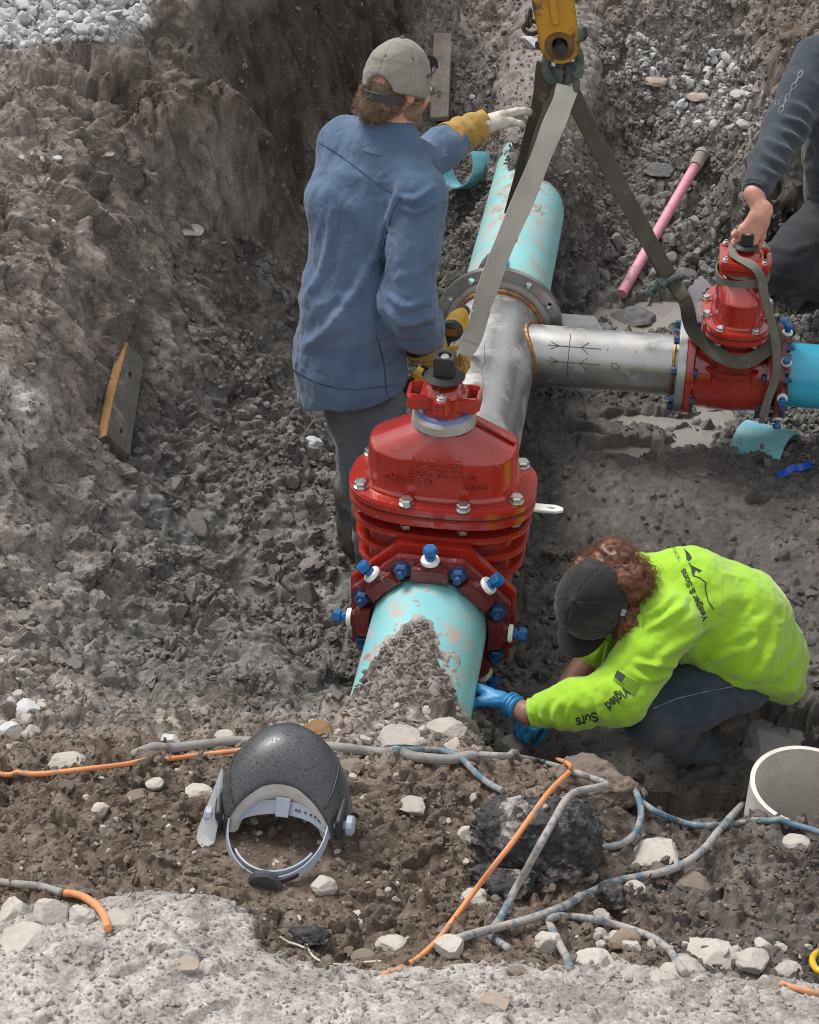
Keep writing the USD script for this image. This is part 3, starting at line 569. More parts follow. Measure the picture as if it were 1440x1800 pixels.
# ---- soil lying on the pipes
def soil_on_pipe(name, label, u0, u1, half, thick, seed, mt, R=.1676):
    """Soil heaped along a pipe: half(u) the angle it covers, thick(u) its depth on the crown."""
    U, P = np.linspace(u0, u1, 150), np.linspace(-1, 1, 120); uu, pp = np.meshgrid(U, P, indexing='ij')
    hw = half(uu); ph = pp * np.maximum(hw, .05) * 1.25
    q = np.stack([uu * 1.0, ph * R, 0 * uu], -1); nz_ = meshkit.fbm(q * 9, 4, seed) - .5; n2 = meshkit.fbm(q * 30, 3, seed + 1) - .5
    edge = 1 - np.abs(pp * 1.25) + nz_ * .55
    c = np.random.default_rng(seed); cc = np.stack([c.uniform(u0, u1, 1400), c.uniform(-.45, .45, 1400)], 1); dd, ii = cKDTree(cc).query(np.stack([uu.ravel(), (ph * R).ravel()], 1), k=2)
    sh_ = (c.normal(0, .006, 1400)[ii[:, 0]] - .010 * np.exp(-(dd[:, 1] - dd[:, 0]) / .006)).reshape(uu.shape)
    tk = thick(uu); t_ = tk * sm(0, .75, edge) + (nz_ * .030 + n2 * .014 + sh_) * sm(0, .35, edge) * np.clip(tk / .03, .25, 1) - .004 * (1 - sm(-.05, .10, edge)) - .003
    rr_ = R + t_
    v = V1 + (rr_ * np.sin(ph))[..., None] * N_ + uu[..., None] * M_ + (rr_ * np.cos(ph))[..., None] * UZ
    k, j = uu.shape; ix = np.arange(k * j).reshape(k, j); a, b, c_, e = ix[:-1, :-1].ravel(), ix[1:, :-1].ravel(), ix[1:, 1:].ravel(), ix[:-1, 1:].ravel()
    m = (v.reshape(-1, 3), np.vstack([np.stack([a, b, c_], 1), np.stack([a, c_, e], 1)]))
    if vnorm_z(m) < 0: m = (m[0], m[1][:, ::-1])
    if 'heap' in name: MOUND.append((v.reshape(-1, 3)[(t_ > .006).ravel()]))
    return single(name, m, mt, label, 'soil', 60, None, 'stuff')
MOUND = []
def vnorm_z(m): v, f = m; return np.cross(v[f[:, 1]] - v[f[:, 0]], v[f[:, 2]] - v[f[:, 0]])[:, 2].sum()
soil_h = mat('heaped_grey_soil', [(.25, (.115, .098, .085)), (.5, (.19, .167, .148)), (.75, (.29, .262, .24))], 22, rough=(.85, .95), bump=.8, bscale=110, bdist=.005)
dust_h = mat('dried_mud_film', [(.25, (.21, .19, .172)), (.5, (.30, .275, .25)), (.75, (.36, .335, .31))], 30, rough=(.85, .95), bump=.6, bscale=160, bdist=.003)
soil_on_pipe('soil_heap', 'grey soil heaped on the near pipe in front of the large valve', -1.15, -.40, lambda u: np.interp(u, [-1.15, -.95, -.80, -.64, -.52, -.45, -.40], [1.9, 1.6, 1.10, .84, .58, .34, .0]), lambda u: np.interp(u, [-1.15, -.95, -.8, -.64, -.50, -.41], [.22, .13, .060, .026, .012, .003]), 5, soil_h)
soil_on_pipe('mud_film', 'thin pale mud film round the soil heap on the near pipe', -.95, -.29, lambda u: np.interp(u, [-.95, -.7, -.5, -.40, -.29], [1.75, 1.45, 1.15, .75, .0]), lambda u: .0035 + 0 * u, 9, dust_h)
soil_on_pipe('soil_heap', 'soil burying the end of the far blue pipe', TF + 1.36, TF + 2.9, lambda u: np.interp(u, [TF + 1.36, TF + 1.48, TF + 1.60, TF + 2.9], [.3, 1.6, 2.3, 2.4]), lambda u: np.interp(u, [TF + 1.36, TF + 1.55, TF + 1.8, TF + 2.9], [.005, .04, .11, .16]), 15, soil_h)
soil_on_pipe('mud_film', 'mud smeared over the crown of the far blue pipe', TF + .42, TF + 1.6, lambda u: np.interp(u, [TF + .42, TF + .7, TF + 1.6], [.0, .75, 1.2]), lambda u: .003 + 0 * u, 25, dust_h)
# ---- new blue pipe on the branch
t = Thing('water_pipe', 'clean bright blue pipe leaving the smaller valve at the right edge', 'pipe', V2 + N_ * .4 - UZ * .115)
t.part('barrel', pipe(V2 + N_ * .15, V2 + N_ * 1.5, .115, .009), pvc_new, 40)
# ---- stainless tee
t = Thing('stainless_tee', 'welded stainless steel tee joining the valves and pipes', 'pipe tee', L(0, .9, -.162))
t.part('run', pipe(L(0, .25, 0), L(0, TF - .0, 0), .162, .008), steel, 40)
bend = BR0 + N_ * .14
FL2 = V2 - N_ * .222 * S2
t.part('branch', pipe(BR0 + N_ * .12, FL2 - N_ * .03, .1095, .006), steel, 40)
saddle = []
for k in range(61):
    a = 2 * math.pi * k / 60; ya, za = .112 * math.cos(a), .112 * math.sin(a)
    saddle.append(BR0 + M_ * ya + UZ * za + N_ * (math.sqrt(.162**2 - za**2) + .002))
t.part('weld_bead', tube(saddle, .0075 + .0015 * np.sin(np.arange(61) * 2.3), 8, False), weld, True)
def flange(o, ax, ro, ri, th, bc, nb, rh, a0=0.0):
    p = Point(0, 0).buffer(ro, 32).difference(Point(0, 0).buffer(ri, 32))
    for k in range(nb):
        a = a0 + 2 * math.pi * k / nb; p = p.difference(Point(bc * math.cos(a), bc * math.sin(a)).buffer(rh))
    return extrude(p, th, axis_frame(o, ax, UZ), bevel=.003)
t.part('backing_flange', flange(L(0, TF, 0), M_, .2415, .166, .030, .213, 12, .0135, math.pi / 12 * 0), steel_dk, 30)
t.part('stub_ring', xf(lathe([(.160, -.012), (.196, -.012), (.198, -.004), (.198, .0), (.160, .0)], 72), axis_frame(L(0, TF, 0), M_)), steel, 35)
ang = np.linspace(0, 2 * math.pi, 90)
t.part('weld_bead', tube([L(.166 * math.cos(a), TF - .022, .166 * math.sin(a)) for a in ang], .010 + .002 * np.sin(np.arange(90) * 3.1), 8, False), weld, True)
t.part('near_flange', flange(L(0, .225, 0), M_, .2415, .164, .030, .213, 12, .0125), steel_dk, 30)
t.part('branch_flange', flange(FL2 - N_ * .032, N_, .172, .11, .030, .149, 8, .010, math.pi / 8), steel, 30)
t.part('weld_bead', tube([FL2 - N_ * .045 + M_ * .112 * math.cos(a) + UZ * .112 * math.sin(a) for a in ang], .006 + .0012 * np.sin(np.arange(90) * 3.1), 8, False), weld, True)
for k in range(8):
    a = math.pi / 8 + k * math.pi / 4
    q = FL2 + M_ * .149 * math.cos(a) + UZ * .149 * math.sin(a)
    t.part('flange_nut', hexbolt(q - N_ * .032, -N_, .026, .016, .008, .01, .003), blueb, 30)
# marker strokes on the branch, laid on its surface
def on_branch(u, phi): return BR0 + N_ * u + M_ * (-.1100 * math.sin(phi)) + UZ * (.1100 * math.cos(phi))
def stroke(us): t.part('marker_stroke', tube([on_branch(u, p) for u, p in us], .0013, 6), ink, True)
for ph in (.70, 1.22):
    stroke([(.205 + .012 * i, ph) for i in range(17)])
    stroke([(.215, ph + .13), (.232, ph + .05), (.248, ph)]); stroke([(.215, ph - .13), (.232, ph - .05), (.248, ph)])
    stroke([(.352, ph + .22), (.338, ph + .10), (.325, ph)]); stroke([(.352, ph - .20), (.338, ph - .10), (.325, ph)])
stroke([(.282, p) for p in np.linspace(.2, 1.7, 16)])
stroke([(.450 + .013 * math.cos(a) + .004 * math.sin(a), 1.22 + .10 * math.sin(a)) for a in np.linspace(0, 2 * math.pi, 20)])
for u in (.42, .52): stroke([(u, .75), (u, .65)])
# long scratch wandering along the run
sc = spline([L(.162 * math.sin(p), u, .1625 * math.cos(p)) for u, p in ((1.10, -.05), (1.02, .02), (.97, .06), (.93, .02), (.86, .10), (.80, .16))], 8)
t.part('scratch', tube(sc, .0012, 6), weld, True)
# flat steel tongues reaching out from under the tee
tong = Polygon([(-.16, -.03), (.06, -.03), (.085, -.012), (.085, .012), (.06, .03), (-.16, .03)]).difference(affinity.scale(Point(.045, 0).buffer(.008), 1.6, 1))
o = atz(945, 893, .30)
t = Thing('steel_tongue', 'pale pointed steel bar with a slot beside the large red valve', 'steel bar', o)
t.part('plate', extrude(tong, .010, axis_frame(o - UZ * .005, UZ + .25 * M_, N_), bevel=.002), white_pl, 30)
o = atz(1020, 572, .36)
t = Thing('steel_tongue', 'grey steel plate with a cut corner behind the tee branch', 'steel bar', o)
t.part('plate', extrude(Polygon([(-.12, -.03), (.08, -.045), (.10, -.02), (.05, .04), (-.12, .04)]), .010, axis_frame(o, UZ * .5 - M_ * .85, N_), bevel=.002), steel, 30)
# ================================================================== people: continuous bodies from blended round bones, clothes of their own
class Field:
    """A distance field on a rectangular grid (finer where asked); add() blends shapes in, mesh() draws its zero surface."""
    def __init__(s, lo, hi, h, fine=()):
        s.ax = []
        for k in range(3):
            a = [lo[k]]
            while a[-1] < hi[k]:
                st = min([h] + [f[2] for f in fine if f[0][k] - f[2] <= a[-1] <= f[1][k]]); a.append(a[-1] + st)
            s.ax.append(np.array(a, np.float32))
        s.v = np.full([len(a) for a in s.ax], .25, np.float32)
    def sl(s, lo, hi):
        return tuple(slice(max(0, np.searchsorted(a, l) - 1), min(len(a), np.searchsorted(a, u) + 1)) for a, l, u in zip(s.ax, lo, hi))
    def grid(s, q): return np.meshgrid(*[a[i] for a, i in zip(s.ax, q)], indexing='ij', sparse=True)
    def add(s, fn, lo, hi, k=.02, sub=False):
        m = k + .03; q = s.sl(np.asarray(lo) - m, np.asarray(hi) + m)
        if min(i.stop - i.start for i in q) < 2: return
        d = fn(*s.grid(q)).astype(np.float32); o = s.v[q]
        if sub: d, o = -d, -o
        if sub: h = np.clip(.5 + .5 * (-o - (-d) * 1.0) / max(k, 1e-5), 0, 1); o2 = np.maximum(s.v[q], d); s.v[q] = o2; return
        e = np.maximum(k - np.abs(o - d), 0) / max(k, 1e-5)
        s.v[q] = np.minimum(o, d) - e * e * k * .25
    def bone(s, a, b, r1, r2=None, k=.02, flat=None):
        a, b = np.asarray(a, float), np.asarray(b, float); r2 = r1 if r2 is None else r2; ba = b - a; L2 = max(ba @ ba, 1e-9)
        def fn(X, Y, Z):
            p = [X - a[0], Y - a[1], Z - a[2]]
            if flat is not None:
                n, f = flat; w = (p[0] * n[0] + p[1] * n[1] + p[2] * n[2]) - 0
                wb = ba @ n; t0 = np.clip((p[0] * ba[0] + p[1] * ba[1] + p[2] * ba[2]) / L2, 0, 1); w = w - t0 * wb
                p = [p[i] + (1 / f - 1) * w * n[i] for i in range(3)]
            t = np.clip((p[0] * ba[0] + p[1] * ba[1] + p[2] * ba[2]) / L2, 0, 1)
            return np.sqrt((p[0] - t * ba[0])**2 + (p[1] - t * ba[1])**2 + (p[2] - t * ba[2])**2) - (r1 + (r2 - r1) * t)
        R = max(r1, r2); s.add(fn, np.minimum(a, b) - R, np.maximum(a, b) + R, k)
    def chain(s, pts, k=.02, flat=None):
        for (a, ra), (b, rb) in zip(pts[:-1], pts[1:]): s.bone(a, b, ra, rb, k, flat)
    def ell(s, c, rad, F=None, k=.02, sub=False):
        c = np.asarray(c, float); F = np.eye(3) if F is None else np.asarray(F, float); rad = np.asarray(rad, float)
        def fn(X, Y, Z):
            p = [X - c[0], Y - c[1], Z - c[2]]
            q = [(p[0] * F[i][0] + p[1] * F[i][1] + p[2] * F[i][2]) for i in range(3)]
            k0 = np.sqrt(sum((q[i] / rad[i])**2 for i in range(3))); k1 = np.sqrt(sum((q[i] / rad[i]**2)**2 for i in range(3))) + 1e-6
            return k0 * (k0 - 1) / k1
        R = rad.max(); s.add(fn, c - R, c + R, k, sub)
    def cut(s, o, n):
        """Keeps what lies behind the plane through o with normal n."""
        n = np.asarray(n, float) / np.linalg.norm(n); X, Y, Z = np.meshgrid(*s.ax, indexing='ij', sparse=True)
        s.v = np.maximum(s.v, (X - o[0]) * n[0] + (Y - o[1]) * n[1] + (Z - o[2]) * n[2]).astype(np.float32)
    def mesh(s, smooth=6):
        v = s.v.copy()
        for k in range(3):
            i = [slice(None)] * 3; i[k] = 0; v[tuple(i)] = .1; i[k] = -1; v[tuple(i)] = .1
        ins = v < 0; n = np.array(v.shape)
        c = [ins[a:n[0] - 1 + a, b:n[1] - 1 + b, d:n[2] - 1 + d] for a in (0, 1) for b in (0, 1) for d in (0, 1)]
        tot = sum(x.astype(np.int8) for x in c); I, J, K = np.nonzero((tot > 0) & (tot < 8))
        acc = np.zeros((len(I), 3)); cnt = np.zeros(len(I)); offs = [(a, b, d) for a in (0, 1) for b in (0, 1) for d in (0, 1)]
        for p in range(8):
            for q in range(p + 1, 8):
                dlt = np.subtract(offs[q], offs[p])
                if np.abs(dlt).sum() != 1: continue
                va, vb = v[I + offs[p][0], J + offs[p][1], K + offs[p][2]], v[I + offs[q][0], J + offs[q][1], K + offs[q][2]]
                mk = (va < 0) != (vb < 0); t = np.where(mk, va / np.where(mk, va - vb, 1), 0)
                acc += mk[:, None] * (np.array(offs[p]) + t[:, None] * dlt); cnt += mk
        pos = acc / cnt[:, None] + np.stack([I, J, K], 1)
        V = np.stack([np.interp(pos[:, k], np.arange(n[k]), s.ax[k]) for k in range(3)], 1)
        idx = np.full(n - 1, -1, np.int32); idx[I, J, K] = np.arange(len(I)); fs = []
        for d in range(3):
            a, b = [(1, 2), (2, 0), (0, 1)][d]
            lo = [slice(None)] * 3; hi = [slice(None)] * 3; lo[d] = slice(0, -1); hi[d] = slice(1, None)
            x = ins[tuple(lo)]; yv = ins[tuple(hi)]
            E = np.argwhere(x != yv); E = E[(E[:, a] > 0) & (E[:, b] > 0) & (E[:, a] < n[a] - 1) & (E[:, b] < n[b] - 1)]
            def cell(da, db):
                Q = E.copy(); Q[:, a] += da; Q[:, b] += db; return idx[Q[:, 0], Q[:, 1], Q[:, 2]]
            q = np.stack([cell(-1, -1), cell(0, -1), cell(0, 0), cell(-1, 0)], 1)
            fl = ~x[E[:, 0], E[:, 1], E[:, 2]]; q[fl] = q[fl][:, ::-1]
            fs += [q[:, [0, 1, 2]], q[:, [0, 2, 3]]]
        f = np.vstack(fs); f = f[(f >= 0).all(1)]
        m = trimesh.Trimesh(V, f, process=False)
        V = np.array(m.vertices)
        if smooth:
            from scipy.sparse import coo_matrix, diags
            e = np.vstack([f[:, [0, 1]], f[:, [1, 2]], f[:, [2, 0]]]); N = len(V)
            A = coo_matrix((np.ones(2 * len(e)), (np.r_[e[:, 0], e[:, 1]], np.r_[e[:, 1], e[:, 0]])), (N, N)).tocsr(); A.data[:] = 1
            A = diags(1 / np.maximum(np.asarray(A.sum(1)).ravel(), 1)) @ A
            for _ in range(smooth):
                for w in (.5, -.52): V = V + w * (A @ V - V)
        return V, f
def vnorm(v, f):
    n = np.zeros_like(v); fn = np.cross(v[f[:, 1]] - v[f[:, 0]], v[f[:, 2]] - v[f[:, 0]])
    for k in range(3): np.add.at(n, f[:, k], fn)
    return n / (np.linalg.norm(n, axis=1, keepdims=True) + 1e-12)
def wrinkle(m, amp, scale, stretch=(1, 1, 1), seed=0, folds=(), Y0=None):
    """Cloth: ridged creases all over plus folds along given lines (photograph pixels on the garment, width, height)."""
    v, f = m; n = vnorm(v, f); q = v * np.asarray(stretch) * scale
    r = 1 - np.abs(2 * meshkit.fbm(q + (meshkit.noise(q * .6, seed + 7)[:, None] - .5) * 1.2, 3, seed) - 1)
    d = (r - .75) * amp
    px = proj(v); front = (n @ FW) < .1
    for line, w, h in folds:
        P = spline(line, 8); a, b = P[:-1], P[1:]; best = np.full(len(v), 1e9); along = np.zeros(len(v)); L = len(a)
        for i in range(L):
            ba = b[i] - a[i]; t = np.clip(((px - a[i]) @ ba) / (ba @ ba + 1e-9), 0, 1); dd = np.linalg.norm(px - a[i] - t[:, None] * ba, axis=1)
            up = dd < best; best[up] = dd[up]; along[up] = (i + t[up]) / L
        env = np.sin(np.pi * np.clip(along * .9 + .05, 0, 1))**.6
        d += front * h * env * (np.exp(-(best / w)**2) - .55 * np.exp(-(best / (2.1 * w))**2))
    return v + n * d[:, None], f
def hand(F, W, fw, palm, thumb_side, curl, thumb=(.5, .5), s=1.0, rr=1.0, spread=.06, k=.008):
    """Palm, four unequal bent fingers and a thumb leaving the side of the palm, added to the field F at the wrist W."""
    fw, palm = np.asarray(fw, float), np.asarray(palm, float); fw /= np.linalg.norm(fw); palm -= (palm @ fw) * fw; palm /= np.linalg.norm(palm)
    S = np.cross(fw, palm); S = S if S @ np.asarray(thumb_side, float) > 0 else -S
    W = np.asarray(W, float)
    F.bone(W - .02 * s * fw, W + .02 * s * fw, .026 * s * rr, .028 * s * rr, .02, (palm, .72))
    for o, l in ((.030, .092), (.010, .096), (-.010, .092), (-.028, .084)):
        F.bone(W + s * (.018 * fw + o * .7 * S), W + s * (l * fw + o * S), .017 * s * rr, .0125 * s * rr, .014)
    tips = []
    for i, (o, base, seg) in enumerate(((.031, .094, (.045, .026, .021)), (.0105, .099, (.050, .030, .022)), (-.0105, .095, (.046, .028, .021)), (-.030, .085, (.036, .021, .018)))):
        p = W + s * (base * fw + o * S); ang = 0.0; d0 = fw + spread * (1.2 - i * .8) * S; d0 /= np.linalg.norm(d0)
        r = np.array([.0108, .0098, .0088, .0075]) * s * rr * (.88 if i == 3 else 1.0)
        F.bone(p - .012 * s * fw, p, .0115 * s * rr, r[0], k)
        for j in range(3):
            ang += curl[i][j]; dr = d0 * math.cos(ang) + palm * math.sin(ang); q = p + s * seg[j] * dr
            F.bone(p, q, r[j], r[j + 1], .004); p = q
        tips.append(p)
    p = W + s * (.022 * fw + .026 * S + .008 * palm); a, b = thumb
    d0 = fw * math.cos(a) + S * math.sin(a); d0 = d0 * math.cos(b) + palm * math.sin(b)
    for j, (l, r1, r2) in enumerate(((.046, .0165, .0125), (.034, .0122, .0110), (.027, .0108, .0082))):
        q = p + s * l * d0; F.bone(p, q, r1 * s * rr, r2 * s * rr, .008 if j else .014); p = q
        d0 = d0 * math.cos(.22) + (palm * .75 - S * .55) * math.sin(.22); d0 /= np.linalg.norm(d0)
    return tips
def head_frame(f, u):
    f = np.asarray(f, float) / np.linalg.norm(f); u = np.asarray(u, float); u = u - (u @ f) * f; u /= np.linalg.norm(u)
    return np.cross(f, u), f, u          # right, forward, up
def head(F, C, fr):
    r, f, u = fr; T = np.stack([r, f, u])
    P = lambda a, b, c: C + a * r + b * f + c * u
    F.ell(P(0, -.008, .022), (.076, .096, .092), T, .02)
    F.ell(P(0, .030, -.045), (.060, .062, .078), T, .03)
    F.ell(P(0, .062, -.088), (.030, .026, .022), T, .025)
    for s in (-1, 1):
        F.ell(P(s * .078, -.004, -.010), (.009, .020, .033), T, .008); F.ell(P(s * .084, -.012, .004), (.007, .014, .018), T, .006)
        F.ell(P(s * .034, .070, -.034), (.022, .016, .020), T, .02)
        F.bone(P(s * .012, .088, .022), P(s * .048, .076, .020), .009, .007, .012)
        F.ell(P(s * .032, .086, .000), (.014, .010, .009), T, .006)
    F.chain([(P(0, .090, .012), .008), (P(0, .104, -.012), .010), (P(0, .114, -.030), .013)], .010)
    for s in (-1, 1): F.ell(P(s * .012, .104, -.034), (.008, .009, .007), T, .006)
    F.bone(P(-.020, .088, -.062), P(.020, .088, -.062), .0065, .0065, .006); F.bone(P(-.016, .087, -.073), P(.016, .087, -.073), .0075, .0075, .006)
def eyes(t, C, fr):
    r, f, u = fr
    for s in (-1, 1):
        e = t.part('eye', (icosphere(2, .0095).vertices + C + s * .032 * r + .0885 * f + .001 * u, icosphere(2, .0095).faces), eye_m, True)
def bill(C, fr, z, y0, w, l, droop, tilt=0.0, th=.004):
    """A curved cap peak: half-moon, bent down at its sides."""
    r, f, u = fr; nu, nv = 28, 10; V = []
    for side in (1, -1):
        for j in range(nv + 1):
            for i in range(nu + 1):
                a = -1 + 2 * i / nu; tt = j / nv
                xx = a * w * (1 - .06 * tt * tt); inner = y0 * math.sqrt(max(1 - (a * .93)**2, 0)); outer = y0 * .45 + (l + y0 * .55) * (1 - abs(a)**2.6)**.5 if abs(a) < 1 else y0 * .45
                yy = inner + (max(outer, inner) - inner) * tt
                zz = z - droop * a * a - tilt * (yy - inner) + side * th / 2
                V.append(C + xx * r + yy * f + zz * u)
    V = np.array(V); n1 = (nu + 1) * (nv + 1); fs = []
    for j in range(nv):
        for i in range(nu):
            q = [j * (nu + 1) + i, j * (nu + 1) + i + 1, (j + 1) * (nu + 1) + i + 1, (j + 1) * (nu + 1) + i]
            fs += [[q[0], q[2], q[1]], [q[0], q[3], q[2]], [n1 + q[0], n1 + q[1], n1 + q[2]], [n1 + q[0], n1 + q[2], n1 + q[3]]]
    rim = [i for i in range(nu + 1)] + [j * (nu + 1) + nu for j in range(1, nv + 1)] + [nv * (nu + 1) + i for i in range(nu - 1, -1, -1)] + [j * (nu + 1) for j in range(nv - 1, 0, -1)]
    for a, b in zip(rim, rim[1:] + rim[:1]): fs += [[a, b, n1 + b], [a, n1 + b, n1 + a]]
    m = trimesh.Trimesh(V, np.array(fs), process=False); trimesh.repair.fix_normals(m)
    return m
def curls(t, parent, name, roots, dirs, length, rad, mt, seed, curl=.012, turns=3.0, n=10, grav=.6):
    """Locks of hair as fine curves."""
    g = np.random.default_rng(seed); pts, cnt, wd = [], [], []
    for p, d in zip(roots, dirs):
        Lh = length * g.uniform(.55, 1.15); ph = g.uniform(0, 6.28); a = np.cross(d, g.normal(0, 1, 3)); a /= np.linalg.norm(a) + 1e-9; b = np.cross(d, a)
        q = np.array(p, float); k = turns * g.uniform(.6, 1.3)
        for i in range(n):
            u = i / (n - 1); dd = d * (1 - u * grav) + np.array([0, 0, -1]) * u * grav
            q = q + dd * Lh / n; rr = curl * min(1, u * 2.5)
            pts.append(q + rr * (math.cos(ph + 6.28 * k * u) * a + math.sin(ph + 6.28 * k * u) * b)); wd.append(rad * (1 - .6 * u))
        cnt.append(n)
    c = UsdGeom.BasisCurves.Define(stage, numbered(parent + '/' + name))
    c.CreatePointsAttr(Vt.Vec3fArray.FromNumpy((np.array(pts) - t.o).astype(np.float32))); c.CreateCurveVertexCountsAttr(Vt.IntArray(cnt))
    c.CreateWidthsAttr(Vt.FloatArray.FromNumpy(np.array(wd, np.float32))); c.SetWidthsInterpolation('vertex'); c.CreateTypeAttr('linear')
    UsdShade.MaterialBindingAPI.Apply(c.GetPrim()).Bind(mt)
    return c
def decal(t, parent, name, cloth, shapes, mt, lift=.0012, label=None, dens=3.0):
    """Flat print lying on the cloth: the outlines (photograph pixels) are laid over the garment's own surface."""
    v, f = cloth; n = vnorm(v, f); ok = (n @ FW) < -.08; P = proj(v[ok]); D = (v[ok] - CAM) @ FW; kd = cKDTree(P)
    ms = []
    for sh in shapes:
        for gm in getattr(sh, 'geoms', [sh]):
            if gm.is_empty: continue
            tv, tf = trimesh.creation.triangulate_polygon(gm.segmentize(dens), engine='earcut'); ms.append((np.column_stack([tv, 0 * tv[:, 0]]), tf))
    q, ff = cat_(ms)
    m = trimesh.Trimesh(q, ff, process=False)
    q, ff = trimesh.remesh.subdivide_to_size(m.vertices, m.faces, dens * 1.5)
    q = np.array(q); d, i = kd.query(q[:, :2], k=16)
    near = D[i].min(1, keepdims=True); w = np.exp(-(d / 5.0)**2) * (D[i] < near + .03) + 1e-9
    dep = (D[i] * w).sum(1) / w.sum(1) - lift - .0012
    rays = np.array([ray(a, b) for a, b in q[:, :2]])
    return t.part(name, (CAM + rays * dep[:, None], ff[:, ::-1]), mt, False, label=label, parent=parent)
def text_px(s, h, p0, e1, bold=False, sx=1.0):
    """Lettering as outlines in pixels: starts at p0, runs along e1 (image directions)."""
    from PIL import Image, ImageDraw, ImageFont
    import glob
    from shapely import box as sbox, union_all
    font = ImageFont.truetype(glob.glob('/opt/blender-*/*/datafiles/fonts/Inter.woff2')[0], 60)
    x0, y0, x1, y1 = font.getbbox(s, anchor='ls', stroke_width=2 * bold); im = Image.new('L', (x1 - x0 + 8, y1 - y0 + 8))
    ImageDraw.Draw(im).text((4 - x0, 4 - y0), s, 255, font, anchor='ls', stroke_width=2 * bold)
    on = np.pad(np.asarray(im) > 127, ((0, 0), (1, 1))).astype(np.int8); rows, st = np.nonzero(np.diff(on, axis=1) == 1); en = np.nonzero(np.diff(on, axis=1) == -1)[1]
    shp_ = union_all(sbox(st, -rows - 1, en, -rows)).buffer(.6).buffer(-.6).simplify(.6); k = h / 44.0
    e1 = np.asarray(e1, float); e1 /= np.linalg.norm(e1); up = np.array([e1[1], -e1[0]])
    return affinity.affine_transform(shp_, [k * sx * e1[0], k * up[0], k * sx * e1[1], k * up[1], p0[0] - 4 * k * e1[0] + (4 - y0) * k * up[0] * 1.0, p0[1] - 4 * k * e1[1] + (4 - y0) * k * up[1]])

skin = mat('skin', [(.3, (.36, .17, .12)), (.5, (.45, .23, .165)), (.7, (.50, .25, .19))], 22, rough=(.45, .6), bump=.25, bscale=240, bdist=.001, sss=.15)
skin_d = mat('tanned_skin', [(.3, (.20, .095, .06)), (.7, (.28, .14, .095))], 22, rough=(.45, .6), bump=.25, bscale=240, bdist=.001, sss=.1, dirt=((.12, .09, .07), .6, .08, 30))
eye_m = mat('eye_white', [(.3, (.7, .68, .65)), (.7, (.75, .74, .7))], 5, rough=(.15, .2))
def cloth(name, c1, c2, sc=6, b=.35, dirt=None, rough=(.8, .95), sheen=.15): return mat(name, [(.25, c1), (.5, tuple((p + q) / 2 for p, q in zip(c1, c2))), (.75, c2)], sc, rough=rough, bump=b, bscale=420, bdist=.0012, spec=.2, sheen=sheen, dirt=dirt)
denim = cloth('blue_work_shirt', (.048, .085, .148), (.098, .152, .236), 9, dirt=((.09, .13, .20), .62, .10, 5))
greytr = cloth('grey_trousers', (.070, .084, .102), (.118, .138, .162), 8, dirt=((.10, .09, .08), .60, .10, 9))
hivis = cloth('yellow_green_fleece', (.23, .43, .018), (.30, .53, .030), 5, dirt=((.22, .30, .06), .70, .06, 7), sheen=.3)
jeans = cloth('dark_jeans', (.022, .034, .055), (.05, .068, .092), 7, dirt=((.085, .075, .068), .60, .10, 8))
charc = cloth('charcoal_hoodie', (.028, .036, .046), (.042, .052, .064), 7)
blktr = cloth('black_trousers', (.018, .018, .022), (.032, .032, .038), 7, dirt=((.07, .065, .06), .68, .08, 8))
capgr = cloth('khaki_cap', (.165, .152, .128), (.245, .228, .195), 9, dirt=((.17, .15, .125), .62, .10, 14))
capblk = cloth('faded_black_cap', (.011, .010, .010), (.022, .020, .019), 10, dirt=((.045, .04, .036), .64, .10, 16))
glv_w = cloth('white_leather', (.42, .39, .34), (.58, .55, .49), 14, dirt=((.20, .175, .14), .58, .08, 16))
glv_y = cloth('yellow_leather', (.27, .165, .035), (.38, .24, .055), 12, dirt=((.14, .10, .05), .62, .08, 14))
nitrile = mat('blue_nitrile', [(.3, (.02, .16, .36)), (.7, (.035, .23, .46))], 9, rough=(.4, .5), bump=.4, bscale=60, bdist=.003, dirt=((.10, .09, .085), .68, .06, 20))
boot_m = mat('muddy_rubber_boot', [(.3, (.020, .020, .021)), (.7, (.040, .040, .041))], 9, rough=(.45, .6), bump=.3, bscale=40, dirt=((.115, .10, .09), .50, .08, 11))
hair_b = mat('sandy_brown_hair', [(.3, (.085, .050, .027)), (.5, (.16, .10, .058)), (.7, (.24, .155, .095))], 40, rough=(.4, .55))
hair_r = mat('reddish_brown_hair', [(.3, (.06, .020, .010)), (.5, (.115, .042, .020)), (.7, (.19, .078, .038))], 40, rough=(.4, .55))
print_blk = mat('dark_print', [(.3, (.012, .022, .016)), (.7, (.02, .03, .022))], 20, rough=(.7, .8))
print_faint = mat('faint_print', [(.35, (.05, .06, .07)), (.6, (.20, .22, .24))], 60, rough=(.7, .8))
print_gry = mat('pale_print', [(.3, (.22, .25, .27)), (.7, (.32, .35, .37))], 40, rough=(.7, .8))
seam_m = mat('seam_thread', [(.3, (.042, .070, .118)), (.7, (.058, .090, .145))], 40, rough=(.8, .9))

